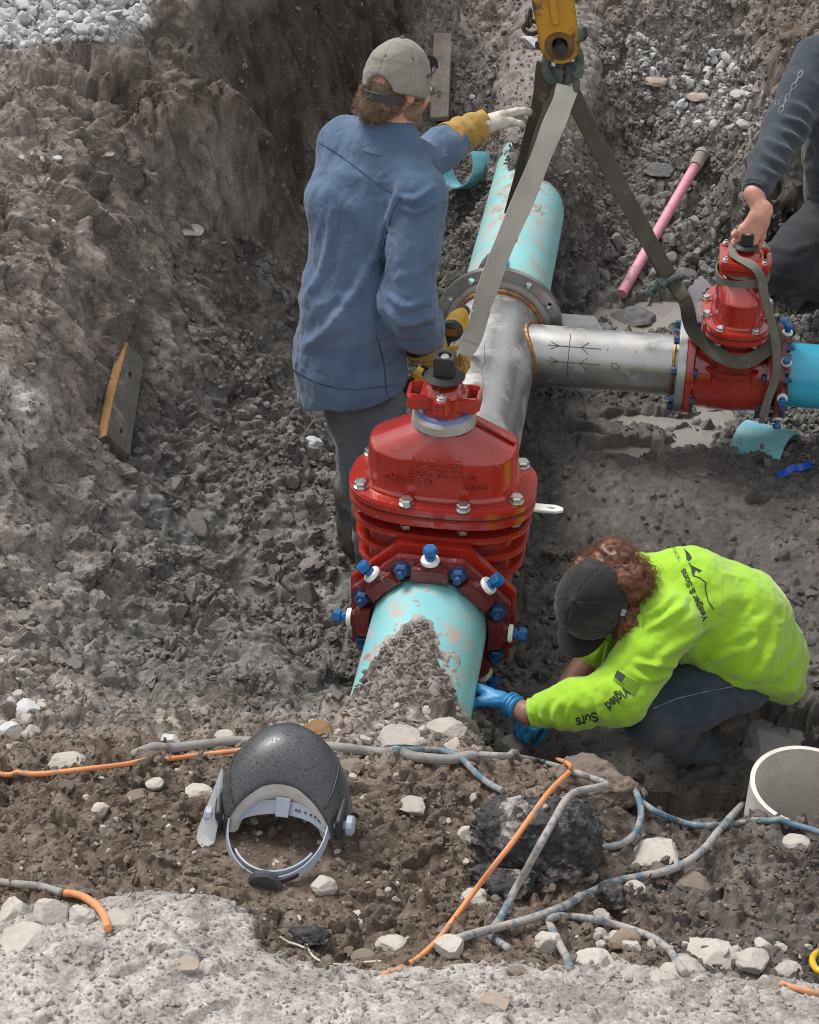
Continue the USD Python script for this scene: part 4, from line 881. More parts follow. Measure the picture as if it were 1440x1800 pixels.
# ---------------------------------------------------------------- the worker in the blue shirt
h_ = np.array([math.sin(.78), math.cos(.78), 0]); r_ = np.array([h_[1], -h_[0], 0])
A_o = np.array([-.13, 4.37, .06])
t = Thing('person', 'person in a faded blue work shirt and khaki cap, back turned, one arm reaching out', 'person', A_o)
pelv, chest, neck = np.array([-.17, 4.37, .95]), np.array([-.085, 4.42, 1.36]), np.array([-.050, 4.445, 1.56])
HC = aty(699, 146, 4.47); hf = head_frame([.80, .52, -.34], [.12, .22, 1.0]); capf = head_frame([.45, .80, -.26], [.10, .18, 1.0])
Rs, Re, Rw = aty(737, 352, 4.29), aty(716, 530, 4.19), aty(755, 612, 4.36)
Ls, Le, Lw = aty(612, 258, 4.53), aty(735, 288, 4.70), aty(812, 238, 4.85)
legs = [[np.array([-.185, 4.40, .88]), np.array([-.145, 4.42, .50]), np.array([-.176, 4.43, .12])], [np.array([-.115, 4.33, .88]), np.array([-.095, 4.32, .50]), np.array([-.115, 4.30, .12])]]
F = Field((-.45, 4.0, .02), (.45, 5.1, 1.95), .014, [((-.18, 4.33, 1.50), (.12, 4.65, 1.90), .0055)])
F.chain([(pelv, .13), ((pelv + chest) / 2, .125), (chest, .14)], .03, (h_, .75)); F.bone(chest, neck, .09, .06); F.bone(neck - [0, 0, .03], HC - .03 * hf[1] - [0, 0, .04], .062, .056, .03)
F.bone(Rs, Ls, .06, .06, .04)
for a, b, c in ((Rs, Re, Rw), (Ls, Le, Lw)): F.chain([(a, .055), (b, .042), (c, .030)], .02)
for a, b, c in legs: F.chain([(a, .085), (b, .058), (c, .042)], .03); F.bone(c, c + h_ * .16 - [0, 0, .05], .04, .035)
for w, d in ((Rw, [.3, .6, -.5]), (Lw, [.9, .6, .3])): F.bone(w, w + .09 * np.array(d) / np.linalg.norm(d), .03, .025)
head(F, HC, hf)
t.part('body', F.mesh(4), skin, True); eyes(t, HC, hf)
# shirt
F = Field((-.52, 4.0, .68), (.40, 5.1, 1.70), .0068)
F.chain([(aty(614, 700, 4.365), .180), (aty(614, 640, 4.37), .188), (aty(622, 540, 4.37), .178), (aty(637, 440, 4.40), .165), (aty(655, 345, 4.42), .150)], .03, (h_, .78))
F.bone(aty(655, 345, 4.42), aty(672, 275, 4.43), .150, .105, .05, (h_, .85)); F.bone(Rs + [-.005, 0, .02], aty(680, 258, 4.44), .078, .085, .05); F.bone(Ls + [0, 0, .0], aty(680, 258, 4.44), .075, .085, .05); F.bone(Ls + [.01, -.02, -.03], aty(600, 350, 4.45), .080, .105, .06)
F.bone(aty(680, 255, 4.44), neck + [0, 0, -.015], .085, .066, .03)
F.chain([(Rs, .083), ((Rs + Re) / 2, .078), (Re, .080)], .018); F.chain([(Re, .080), ((Re + Rw) / 2, .070), (Rw + [-.006, -.01, .02], .050)], .03)
F.chain([(Ls, .08), (Le, .066), ((Le + Lw) / 2, .058), (Lw - .3 * (Lw - Le) * .5, .050)], .03)
F.cut(aty(614, 684, 4.37) + [0, 0, -.0], [0.25, -.1, -1])
sh = F.mesh(5)
vy = sh[0]; hem = np.sin((vy[:, 0] * r_[0] + vy[:, 1] * r_[1]) * 16 + 1.0) * .018 * sm(.86, .72, vy[:, 2]); sh = (vy + np.stack([0 * hem, 0 * hem, hem], 1), sh[1])
folds = [([(676, 352), (664, 420), (640, 490), (590, 560), (540, 610)], 9, .017), ([(585, 370), (578, 430), (560, 490), (530, 530)], 8, .014), ([(690, 360), (668, 440), (650, 560), (655, 640)], 12, .012),
         ([(700, 330), (690, 370), (676, 400)], 7, .014), ([(700, 345), (730, 350), (760, 330)], 6, .012), ([(705, 365), (735, 372), (765, 352)], 6, .012), ([(575, 290), (620, 310), (665, 320)], 14, .006), ([(600, 570), (560, 600), (530, 600)], 14, .010),
         ([(672, 545), (705, 568), (760, 560)], 7, .016), ([(678, 520), (715, 540), (768, 520)], 7, .012), ([(690, 580), (725, 590), (770, 575)], 6, .014), ([(690, 490), (730, 480), (770, 450)], 9, .008), ([(540, 620), (600, 640), (680, 630)], 14, .007), ([(640, 450), (620, 540), (570, 600)], 16, .010),
         ([(745, 290), (760, 262), (752, 250)], 6, .010), ([(770, 290), (785, 262), (778, 240)], 5, .008)]
folds = [(l, w * 1.15, h * 1.5) for l, w, h in folds]
sh = wrinkle(sh, .020, 7, (1, 1, .55), 3, folds); sh = wrinkle(sh, .006, 16, (1.2, 1.2, .6), 6); sh = wrinkle(sh, .005, 34, (1, 1, 1), 5)
shirt = t.part('shirt', sh, denim, True)
for nm, w, pth in (('yoke_seam', .0016, [(560, 250), (600, 275), (640, 305), (672, 330), (700, 345)]), ('sleeve_seam', .0016, [(705, 345), (690, 375), (678, 420), (668, 470), (668, 520)]), ('hem_stitching', .0014, [(514, 650), (560, 674), (610, 684), (655, 682), (700, 676)]), ('back_seam', .0014, [(662, 590), (675, 640), (680, 692)])):
    P = spline(np.array(pth, float), 10)
    decal(t, shirt, nm, sh, [LineString(P).buffer(.75)], seam_m, .0015)
# collar: a folded band round the neck
cc, ring = neck + [.006, .0, .040], []
for side in (0, 1):
    pass
na = np.linspace(-2.4, 2.4, 40)
col_v = []
for a in na:
    d = -h_ * math.cos(a) + r_ * math.sin(a); drop = -.055 * (abs(a) / 2.4)**2
    col_v += [cc + d * .072 + [0, 0, .036 + drop], cc + d * .090 + [0, 0, .026 + drop], cc + d * (.122 + .035 * (abs(a) / 2.4)**2) + [0, 0, -.020 + drop], cc + d * .114 + [0, 0, -.026 + drop], cc + d * .064 + [0, 0, .014 + drop]]
col_v = np.array(col_v); k5 = 5; cf = []
for i in range(len(na) - 1):
    for j in range(k5):
        a, b, c, e = i * k5 + j, i * k5 + (j + 1) % k5, (i + 1) * k5 + (j + 1) % k5, (i + 1) * k5 + j
        cf += [[a, b, c], [a, c, e]]
cm = trimesh.Trimesh(col_v, np.array(cf), process=False); trimesh.repair.fix_normals(cm)
t.part('collar', cm, denim, 40, parent=shirt)
# trousers and boots
F = Field((-.45, 4.1, .05), (.2, 4.75, 1.0), .010)
F.bone(pelv + [0, 0, -.08], pelv + [0.02, 0, -.14], .13, .13, .03, (h_, .8))
for a, b, c in legs: F.chain([(a - [0, 0, .12], .100), (b, .080), (c + [0, 0, .15], .070)], .03)
trs = wrinkle(F.mesh(4), .028, 9, (1, 1, .7), 11); trs = wrinkle(trs, .006, 24, (1, 1, .7), 12)
t.part('trousers', trs, greytr, True)
for i, (a, b, c) in enumerate(legs):
    F = Field(c - .30, c + [.3, .3, .35], .008)
    F.chain([(c + [0, 0, .24], .076), (c + [0, 0, .10], .066), (c + [0, 0, -.03], .062)], .02); F.chain([(c + [0, 0, -.04], .060), (c + h_ * .12 + [0, 0, -.055], .052), (c + h_ * .20 + [0, 0, -.065], .045)], .03)
    F.cut(c + [0, 0, -.10], [0, 0, -1]); F.cut(c + [0, 0, .27], [0, 0, 1])
    t.part('boot', wrinkle(F.mesh(4), .010, 14, (1, 1, .6), 15 + i), boot_m, True)
# gloves
F = Field(Lw - [.12, .12, .14], Lw + [.28, .24, .16], .0042)
ld = aty(905, 190, 4.98) - Lw; hw = Lw + .062 * ld / np.linalg.norm(ld)
hand(F, hw, ld, [.15, -.35, -.9], [-.25, -.75, .1], [(.12, .22, .15), (.18, .25, .2), (.25, .3, .2), (.3, .3, .25)], (.35, .15), 1.0, 1.22, .05)
t.part('glove', wrinkle(F.mesh(3), .004, 40, seed=21), glv_w, True, label='white leather work glove on the outstretched hand')
gp = t.path + '/glove'
def gauntlet(a, b, r1, r2, seed):
    T = b - a; nn = 22; P = a + np.linspace(0, 1, nn)[:, None] * T; R = np.linspace(r1, r2, nn) + .003 * np.sin(np.arange(nn) * .9 + seed)
    M = axis_frame(a, T); outer = [(R[i], np.linalg.norm(T) * i / (nn - 1)) for i in range(nn)]; inner = [(max(r - .004, .01), z) for r, z in outer][::-1]
    v, f = lathe(outer + inner, 48, M); q = v * 26
    d = (meshkit.fbm(q, 3, seed) - .5) * .016; c = a + ((v - a) @ T / (T @ T))[:, None] * T; rd = v - c; rd /= np.linalg.norm(rd, axis=1, keepdims=True) + 1e-9
    return v + rd * d[:, None], f
lu = ld / np.linalg.norm(ld)
t.part('gauntlet', gauntlet(hw + .030 * lu, hw - .115 * lu, .046, .062, 3), glv_y, True, parent=gp)
Rd = np.array([.35, .35, -.75]); Rd /= np.linalg.norm(Rd); GW = Rw + .055 * Rd
F = Field(GW - [.14, .14, .2], GW + [.2, .2, .12], .0042)
hand(F, GW, Rd, [.75, .45, .3], [.2, .7, .4], [(.7, .9, .7), (.8, 1.0, .7), (.85, 1.0, .7), (.9, 1.0, .7)], (.5, .6), 1.0, 1.22)
t.part('glove', wrinkle(F.mesh(3), .004, 40, seed=22), glv_y, True, label='yellow leather work glove gripping the drill')
t.part('gauntlet', gauntlet(GW - .012 * Rd, GW - .112 * Rd, .044, .070, 8), glv_y, True, parent=t.path + '/glove_001')
# cap, worn peak forward; its opening and strap at the back
def cap(t, C, fr, mt, bm, rad=(.089, .108, .104), opening=True, peak=(.078, .074, .020, .10), cutz=-.046, seed=1, strap_m=None):
    r, f, u = fr; T = np.stack([r, f, u]); c0 = C + .020 * u - .004 * f
    F = Field(C - .17, C + .17, .0042)
    F.ell(c0, rad, T, .01); F.ell(c0 - .022 * u, (rad[0] * .985, rad[1] * .985, rad[2] * .86), T, .02); F.cut(c0 + cutz * u, -u - .16 * f)
    if opening:
        F.ell(c0 - .118 * f - .050 * u, (.050, .066, .058), T, .001, True)
    cm = wrinkle(F.mesh(3), .007, 16, (1, 1, 1), seed); n = vnorm(*cm)
    loc = cm[0] - c0; ang = np.arctan2(loc @ r, loc @ f); seam = np.abs(((ang + math.pi) / (math.pi / 3) + .5) % 1 - .5)
    cm = (cm[0] - n * (.0022 * np.exp(-(seam / .045)**2))[:, None], cm[1])
    p = t.part('cap', cm, mt, True)
    t.part('peak', bill(c0, fr, -.010, rad[1] - .006, peak[0], peak[1], peak[2], peak[3]), bm, 40, parent=p)
    t.part('button', (icosphere(2, .007).vertices * [1, 1, 1] + c0 + (rad[2] + .001) * u, icosphere(2, .007).faces), bm, True, parent=p)
    for k in range(6):
        a = math.pi / 6 + k * math.pi / 3; e = .62; d = (math.cos(a) * r * rad[0] * math.cos(e) + math.sin(a) * f * rad[1] * math.cos(e) + rad[2] * math.sin(e) * u)
        q = c0 + d * 1.008; t.part('eyelet', xf(m3.Manifold.cylinder(.003, .0032, .0032, 12), axis_frame(q - .002 * d / np.linalg.norm(d), d)), bm, 30, parent=p)
    if opening:
        P = [c0 + r * (rad[0] + .001) * math.sin(a) - f * (rad[1] + .001) * math.cos(a) - .052 * u for a in np.linspace(-.75, .75, 18)]
        t.part('strap', band(P, np.array([-(f * math.cos(a)) + r * math.sin(a) for a in np.linspace(-.75, .75, 18)]), .022, .004), strap_m or bm, 40, parent=p)
    return p
bill_dk = cloth('dark_grey_peak', (.06, .062, .065), (.10, .102, .105), 12)
cp = cap(t, HC, capf, capgr, bill_dk, strap_m=rubber, seed=4)
# hair below the cap, beard, sunglasses on the cap
def hair_mass(C, fr, parts, h, seed, amp):
    F = Field(C - .24, C + .24, .0055)
    for c, rad in parts: F.ell(C + c[0] * fr[0] + c[1] * fr[1] + c[2] * fr[2], rad, np.stack(fr), .02)
    m = F.mesh(2); n = vnorm(*m); d = (1 - np.abs(2 * meshkit.fbm(m[0] * 38, 3, seed) - 1) - .6) * amp
    return m[0] + n * d[:, None], m[1]
hm = hair_mass(HC, hf, [((0, -.018, .0), (.069, .080, .062)), ((0, -.046, -.056), (.068, .053, .036)), ((-.01, -.056, -.088), (.050, .040, .026)), ((.070, .030, .004), (.010, .020, .035)), ((-.070, .026, .004), (.010, .022, .035))], .3, 31, .014)
hp = t.part('hair', hm, hair_b, True)
g = np.random.default_rng(5); pick = g.choice(np.nonzero((hm[0] - HC) @ hf[2] < -.02)[0], 900); nn = vnorm(*hm)
curls(t, hp, 'curl', hm[0][pick], nn[pick] * .6 + g.normal(0, .3, (900, 3)), .024, .0016, hair_b, 6, .006, 1.3)
bm_ = hair_mass(HC, hf, [((0, .060, -.085), (.045, .036, .032)), ((.050, .030, -.062), (.018, .034, .030)), ((-.050, .030, -.062), (.018, .034, .030)), ((0, .094, -.055), (.028, .008, .007))], .3, 33, .007)
t.part('beard', bm_, hair_b, True)
r, f, u = capf
sg = HC + .105 * f * .82 + .052 * u
gl = t.part('sunglasses', cat_([bill(HC + .046 * u + .098 * f + k * .036 * r, (r, u, f), .024, .001, .030, .030, .012) for k in (-1, 1)]), black_pl, 40)
for k in (-1, 1): t.part('temple_arm', tube(spline([HC + .100 * f + k * .058 * r + .052 * u, HC + .05 * f + k * .086 * r + .046 * u, HC - .005 * f + k * .094 * r + .036 * u], 6), .0028, 6), black_pl, True, parent=gl)
# ---------------------------------------------------------------- cordless drill in the right hand
drill_y = mat('drill_yellow', [(.3, (.42, .23, .012)), (.7, (.50, .29, .02))], 10, rough=(.4, .5), dirt=((.13, .11, .09), .62, .08, 24))
D0 = aty(792, 585, 4.40); da = np.array([.25, .93, -.1]); da /= np.linalg.norm(da); DB = aty(737, 682, 4.36); dg = DB - D0; dg /= np.linalg.norm(dg)
t = Thing('cordless_drill', 'black and yellow cordless drill held in the blue-shirted worker’s gloved hand', 'drill', D0 - [0, 0, .16])
Mx = axis_frame(D0, da)
t.part('motor_housing', xf(lathe([(.001, .012), (.030, .012), (.034, .03), (.034, .10), (.028, .13), (.022, .15), (.001, .15)]), Mx), drill_y, 35)
t.part('end_cap', xf(lathe([(.001, -.004), (.022, -.004), (.032, .004), (.0345, .014), (.0345, .024), (.001, .024)]), Mx), rubber, 35)
t.part('chuck', xf(lathe([(.001, .15), (.022, .15), (.020, .18), (.012, .19), (.001, .19)]), Mx), black_pl, 35)
q0 = D0 + .045 * da + .02 * dg; q1 = DB - .03 * dg
t.part('grip', xf(m3.Manifold.batch_hull([m3.Manifold.sphere(.017, 16).translate((0, k, 0)) for k in (-.008, .008)] + [m3.Manifold.sphere(.016, 16).translate((0, k, np.linalg.norm(q1 - q0))) for k in (-.008, .008)]), axis_frame(q0, q1 - q0, np.cross(da, q1 - q0))), rubber, 35)
bx = extrude(Polygon([(-.036, -.045), (.036, -.045), (.036, .065), (-.036, .065)]).buffer(.006), .060, axis_frame(DB - .03 * dg, dg, np.cross(da, dg)), bevel=.006)
t.part('battery', bx, rubber, 35); t.part('battery_rail', extrude(Polygon([(-.034, -.04), (.034, -.04), (.034, .06), (-.034, .06)]).buffer(.004), .014, axis_frame(DB - .044 * dg, dg, np.cross(da, dg)), bevel=.003), drill_y, 35)
t.part('rating_plate', extrude(Polygon([(-.018, -.008), (.018, -.008), (.018, .008), (-.018, .008)]).buffer(.003), .002, axis_frame(D0 - .0045 * da + .004 * UZ, -da, RT)), brass, 35)

# ---------------------------------------------------------------- the worker in the yellow-green hoodie, crouching
t = Thing('person', 'person in a fluorescent yellow hoodie and black cap crouching beside the large valve', 'person', [.86, 3.5, .03])
HB = aty(1046, 1054, 3.47); tc = -FW
fB = -.40 * RT - .85 * UP - .265 * tc; uB = -.52 * RT + .05 * UP + .85 * tc; frB = head_frame(fB, uB)
ns, nk = aty(1105, 1040, 3.56), aty(1085, 1050, 3.53)
S1, E1, W1 = aty(1168, 1098, 3.42), aty(1090, 1222, 3.28), aty(928, 1254, 3.30)
S2b, E2, W2 = aty(1105, 1045, 3.72), aty(1042, 1150, 3.62), aty(985, 1225, 3.52)
T1, T2, T3, T4 = aty(1130, 1050, 3.57), aty(1200, 1062, 3.57), aty(1290, 1092, 3.58), aty(1352, 1148, 3.58)
Ha, Ka, Aa = aty(1325, 1178, 3.50), aty(1142, 1258, 3.34), aty(1248, 1325, 3.50)
Hb, Kb, Ab = aty(1335, 1150, 3.72), aty(1150, 1205, 3.80), aty(1240, 1280, 3.80)
F = Field((.12, 3.1, -.05), (1.3, 4.05, 1.0), .013, [((.15, 3.22, .28), (.48, 3.62, .50), .006), ((.36, 3.32, .5), (.66, 3.62, .80), .008)])
F.chain([(T1, .10), (T2, .11), (T3, .11), (T4, .09)], .03); F.bone(T1, HB - .05 * frB[2], .065, .055, .03); F.bone(S1, S2b, .06, .06, .04)
for a, b, c in ((S1, E1, W1), (S2b, E2, W2)): F.chain([(a, .055), (b, .043), (c, .029)], .02)
for a, b, c in ((Ha, Ka, Aa), (Hb, Kb, Ab)): F.chain([(a + [-.02, 0, -.01], .066), (b, .052), (c, .042)], .03); F.bone(c, c + [-.15, -.02, -.04], .04, .035)
for w, d in ((W1, [-.72, .62, -.10]), (W2, [-.9, -.3, -.1])): F.bone(w, w + .055 * np.array(d) / np.linalg.norm(d), .029, .026)
head(F, HB, frB)
t.part('body', F.mesh(3), skin_d, True); eyes(t, HB, frB)
F = Field((.15, 3.1, .10), (1.35, 4.0, 1.0), .0068)
F.chain([(T1, .125), (T2, .152), (T3, .152), (T4, .112)], .04); F.bone(S1, S2b, .082, .078, .05); F.bone(T1, nk, .10, .075, .05)
F.bone(aty(1310, 1140, 3.52), aty(1384, 1206, 3.53), .112, .048, .05); F.bone(aty(1270, 1135, 3.47), aty(1370, 1190, 3.47), .07, .055, .05); F.bone(aty(1260, 1130, 3.48), aty(1320, 1160, 3.46), .06, .07, .05)
F.chain([(S1, .088), ((S1 + E1) / 2, .080), (E1, .074)], .03); F.chain([(E1, .074), ((E1 + W1) / 2, .062), (W1 + .20 * (E1 - W1), .047)], .03)
F.chain([(S2b, .085), ((S2b + E2) / 2, .07), (E2 - .05 * (E2 - S2b), .060)], .03)
F.ell(nk + .03 * UZ + .05 * RT, (.085, .10, .05), None, .03); F.ell(HB - .115 * frB[2] - .05 * frB[1], (.07, .07, .05), np.stack(frB), .03)
# hood gathered behind the neck
hd = F.mesh(5)
folds = [([(1148, 1180), (1170, 1150), (1215, 1120), (1260, 1095)], 7, .012), ([(1130, 1110), (1165, 1090), (1200, 1065)], 7, .012), ([(1125, 1085), (1160, 1070), (1185, 1045)], 6, .010), ([(1230, 1165), (1280, 1150), (1330, 1130)], 9, .012),
         ([(1250, 1140), (1300, 1120), (1350, 1085)], 9, .009), ([(1330, 1190), (1355, 1150), (1370, 1100)], 9, .010), ([(1300, 1175), (1325, 1135), (1335, 1090)], 9, .009), ([(1120, 1165), (1150, 1170), (1195, 1170)], 6, .012), ([(1105, 1180), (1140, 1195), (1185, 1185)], 6, .010),
         ([(1040, 1225), (1032, 1250), (1040, 1280)], 6, .004), ([(1010, 1228), (1000, 1255), (1010, 1285)], 6, .004), ([(985, 1232), (975, 1255), (985, 1280)], 6, .010), ([(1062, 1215), (1058, 1245), (1070, 1275)], 7, .004), ([(960, 1235), (955, 1255), (958, 1275)], 5, .008),
         ([(1110, 990), (1140, 1000), (1160, 1030)], 8, .012), ([(1095, 970), (1130, 975), (1150, 985)], 7, .008), ([(1215, 1100), (1270, 1060), (1320, 1040)], 14, .008), ([(1370, 1180), (1395, 1150), (1400, 1110)], 9, .008)]
folds = [(l, w * 1.2, h * 1.7) for l, w, h in folds]
hd = wrinkle(hd, .018, 7, (1, 1, 1), 43, folds); hd = wrinkle(hd, .010, 15, (1, 1, 1), 46); hd = wrinkle(hd, .004, 34, (1, 1, 1), 45)
hood = t.part('hoodie', hd, hivis, True)
W1b = W1 + .20 * (E1 - W1)
t.part('cuff', gauntlet(W1b + .04 * (E1 - W1) / np.linalg.norm(E1 - W1), W1b - .045 * (E1 - W1) / np.linalg.norm(E1 - W1), .046, .040, 31), hivis, True, parent=hood)
# prints
decal(t, hood, 'sleeve_lettering', hd, [text_px('Yigled', 16, (1099, 1206), (-50, 43), True, .74)], print_blk, label='dark lettering on the sleeve reading Yigled')
decal(t, hood, 'sleeve_lettering', hd, [text_px('Sors', 17, (1049, 1251), (-50, 16), True, .80)], print_blk, label='dark lettering on the sleeve reading Sors')
fl = [Polygon([(1085, 1178), (1100, 1187), (1094, 1199), (1080, 1190)])]
TL, TR, BL, BR = np.array([1085, 1178.]), np.array([1128, 1204.]), np.array([1077, 1196.]), np.array([1116, 1226.])
for k in range(7):
    u = (k + .3) / 7; u2 = (k + .66) / 7; a0 = 0 if k > 3 else .38
    Lp = lambda uu, s: (1 - uu) * ((1 - s) * TL + s * TR) + uu * ((1 - s) * BL + s * BR)
    fl.append(Polygon([Lp(u, a0), Lp(u, 1), Lp(u2, 1), Lp(u2, a0)]))
decal(t, hood, 'flag_print', hd, fl, print_blk, label='dark striped flag printed on the sleeve')
decal(t, hood, 'back_lettering', hd, [text_px('Yeager & Sons', 10.5, (1246, 1089), (-36, -78), True)], print_blk, label='dark lettering on the back reading Yeager & Sons')
decal(t, hood, 'small_lettering', hd, [text_px('EXCAVATING', 6, (1199, 987), (-14, -29))], print_blk)
mnt = [Polygon([(1202, 963), (1212, 973), (1217, 980), (1211, 988), (1207, 984), (1206, 973)]), LineString([(1210, 986), (1214, 994), (1222, 998), (1236, 1005)]).buffer(1.1), Polygon([(1214, 994), (1223, 1000), (1220, 1012), (1217, 1010)]), Polygon([(1222, 998), (1233, 1003), (1229, 1008)]),
       LineString([(1218, 1011), (1231, 1016), (1241, 1024), (1240, 1035), (1245, 1056), (1255, 1071)]).buffer(.9)]
decal(t, hood, 'mountain_print', hd, mnt, print_blk, label='dark mountain ridge printed on the back')
for px0 in ((1067, 1125), (1086, 1140)):
    a = aty(*px0, 3.42); t.part('drawstring', tube(spline([a, a + [-.004, -.004, -.05], a + [-.008, 0, -.10]], 6), .004, 8), hivis, True, parent=hood)
F = Field((.5, 3.1, -.02), (1.3, 4.05, .6), .010)
Ha = aty(1295, 1188, 3.50); Hb = Hb + [-.06, 0, -.03]; F.bone(Ha, Hb, .10, .10, .04)
for a, b, c in ((Ha, Ka, Aa), (Hb, Kb, Ab)): F.chain([(a, .098), ((a + b) / 2, .094), (b, .078)], .03); F.chain([(b, .076), ((b + c) / 2, .070), (c + [0, 0, .03], .060)], .015)
jn = wrinkle(F.mesh(4), .016, 9, (1, 1, 1), 51, [([(1160, 1235), (1230, 1215), (1310, 1195)], 5, .010), ([(1150, 1275), (1200, 1270), (1260, 1262)], 6, .012), ([(1130, 1262), (1160, 1250), (1180, 1230)], 6, .010), ([(1280, 1205), (1300, 1225), (1310, 1245)], 7, .010)]); jn = wrinkle(jn, .005, 26, seed=52)
jp = t.part('jeans', jn, jeans, True)
decal(t, jp, 'thigh_seam', jn, [LineString([(1150, 1245), (1190, 1228), (1240, 1216), (1300, 1205), (1330, 1200)]).buffer(.8)], print_gry, .001)
for i, c in enumerate((Aa, Ab)):
    F = Field(c - .3, c + .3, .008); bd = np.array([-.9, -.35, 0]); c = c + [0, 0, .03]
    F.chain([(c + [0.03, 0, .10], .070), (c + [0, 0, .0], .062)], .02); F.chain([(c + [0, 0, -.01], .058), (c + bd * .12 + [0, 0, -.03], .050), (c + bd * .19 + [0, 0, -.04], .044)], .03)
    F.cut(c + [0, 0, -.085], [0, 0, -1])
    t.part('boot', wrinkle(F.mesh(4), .012, 16, seed=55 + i), boot_m, True)
wd = np.array([-.72, .62, -.06])
F = Field(W1 - [.30, .14, .14], W1 + [.10, .22, .16], .004)
Wg = W1 + .050 * wd
hand(F, Wg + .02 * wd, wd, [-.5, -.5, -.6], [.1, .1, 1.0], [(.45, .6, .4), (.5, .65, .45), (.55, .65, .45), (.6, .7, .45)], (.4, .5), .95, 1.15)
gm_ = wrinkle(F.mesh(3), .003, 40, seed=57); gpath = t.part('glove', gm_, nitrile, True, label='blue disposable glove on the nearer hand')
t.part('glove_cuff', gauntlet(Wg + .02 * wd, Wg - .015 * wd, .034, .033, 5), nitrile, True, parent=gpath)
wd2 = np.array([-.75, -.45, -.35]); wd2 /= np.linalg.norm(wd2)
F = Field(W2 - [.26, .22, .2], W2 + [.10, .1, .14], .0045)
hand(F, W2 + .03 * wd2, wd2, [-.3, .2, -.9], [.5, -.8, 0], [(.7, .8, .5)] * 4, (.4, .5), .95, 1.12, .02)
gpath = t.part('glove', wrinkle(F.mesh(3), .003, 40, seed=58), nitrile, True, label='blue disposable glove on the farther hand')
cb = cap(t, HB, frB, capblk, capblk, rad=(.096, .112, .108), opening=False, peak=(.082, .072, .022, .14), seed=7)
hpx = lambda px, py, Y: tuple((aty(px, py, Y) - HB) @ np.stack(frB).T)
hm = hair_mass(HB, frB, [(hpx(1112, 1092, 3.42), (.045, .045, .05)), (hpx(1105, 1120, 3.41), (.036, .036, .04)), (hpx(1108, 1020, 3.47), (.05, .05, .06)), (hpx(1080, 985, 3.52), (.05, .05, .05)), ((0, -.060, -.035), (.095, .065, .075)), ((.050, -.065, -.085), (.05, .05, .06)), ((-.050, -.065, -.085), (.06, .055, .065)), ((-.085, -.005, -.080), (.028, .045, .075)), ((.082, -.03, -.05), (.025, .05, .06))], .3, 61, .030)
hp = t.part('hair', hm, hair_r, True)
pick = g.integers(0, len(hm[0]), 1600); nn = vnorm(*hm)
curls(t, hp, 'lock', hm[0][pick], nn[pick] * .45 + g.normal(0, .25, (1600, 3)) + .35 * (-frB[1] - frB[2]), .038, .0015, hair_r, 62, .008, 1.5)
for (a, b, c, w) in ((.075, -.070, .040, .024), (-.090, -.020, .010, .018)):
    q = HB + a * frB[0] + b * frB[1] + c * frB[2] + .018 * frB[2]; nrm = q - HB; nrm /= np.linalg.norm(nrm); q = HB + nrm * .108
    t.part('cap_label', extrude(Polygon([(-w / 2, -.008), (w / 2, -.008), (w / 2, .008), (-w / 2, .008)]), .003, axis_frame(q, nrm, frB[1])), print_gry, 30, parent=cb)

# ---------------------------------------------------------------- the worker at the right edge, hand on the smaller valve
t = Thing('person', 'person in a charcoal hoodie and black trousers reaching in from the right edge', 'person', [1.75, 6.0, .1])
nut = V2 + UZ * .715 * S2
WC = aty(1326, 340, 5.17); SC, EC = aty(1438, 108, 5.72), aty(1380, 225, 5.46)
CC, PC = aty(1500, 190, 5.92), aty(1500, 330, 6.05); HCc = CC + [.02, -.14, .44]; frC = head_frame([-.75, -.6, -.35], [0, 0, 1])
KC, KH = aty(1378, 468, 5.75), aty(1470, 385, 6.0); KA = np.array([1.95, 6.1, .15])
S2c, E2c, W2c = CC + [.20, .16, .20], CC + [.28, .05, -.08], CC + [.10, -.12, -.20]
KH2, KC2, KA2 = KH + [.22, .15, .02], KH + [.20, -.20, -.12], KH + [.22, .0, -.50]
hw = nut + np.array([.045, .03, .085]); hd_ = np.array([-.52, -.25, -.80]); hd_ /= np.linalg.norm(hd_)
F = Field((.95, 4.95, .02), (2.25, 6.5, 1.75), .016, [((1.10, 5.05, .86), (1.32, 5.28, 1.10), .0042), (HCc - .14, HCc + .14, .009)])
F.chain([(PC, .13), (CC, .15)], .03); F.bone(CC, HCc - [0, 0, .08], .08, .055, .03); F.bone(SC, S2c, .06, .06, .04)
F.chain([(SC, .055), (EC, .042), (WC, .031)], .02); F.chain([(S2c, .055), (E2c, .043), (W2c, .03)], .02); F.bone(W2c, W2c + [-.08, -.02, 0], .03, .022)
for a, b, c in ((KH, KC, KA), (KH2, KC2, KA2)): F.chain([(a, .085), (b, .058), (c, .042)], .03)
wq = WC + .25 * (hw - WC)
F.bone(WC, hw, .031, .029, .02)
hand(F, hw, hd_, [-.1, .55, -.35], [.85, -.2, -.3], [(.55, .75, .45), (.65, .8, .5), (.75, .85, .55), (.85, .9, .6)], (.55, .25), 1.0, 1.05, .10)
head(F, HCc, frC)
t.part('body', F.mesh(3), skin, True); eyes(t, HCc, frC)
t.part('hair', hair_mass(HCc, frC, [((0, -.020, .035), (.080, .096, .090))], .3, 71, .01), hair_b, True)
F = Field((1.0, 5.0, .5), (2.3, 6.4, 1.6), .0085)
F.chain([(PC, .19), ((PC + CC) / 2, .185), (CC, .185)], .04); F.bone(SC, S2c, .085, .085, .06); F.bone(CC, HCc - [0, 0, .13], .12, .08, .04)
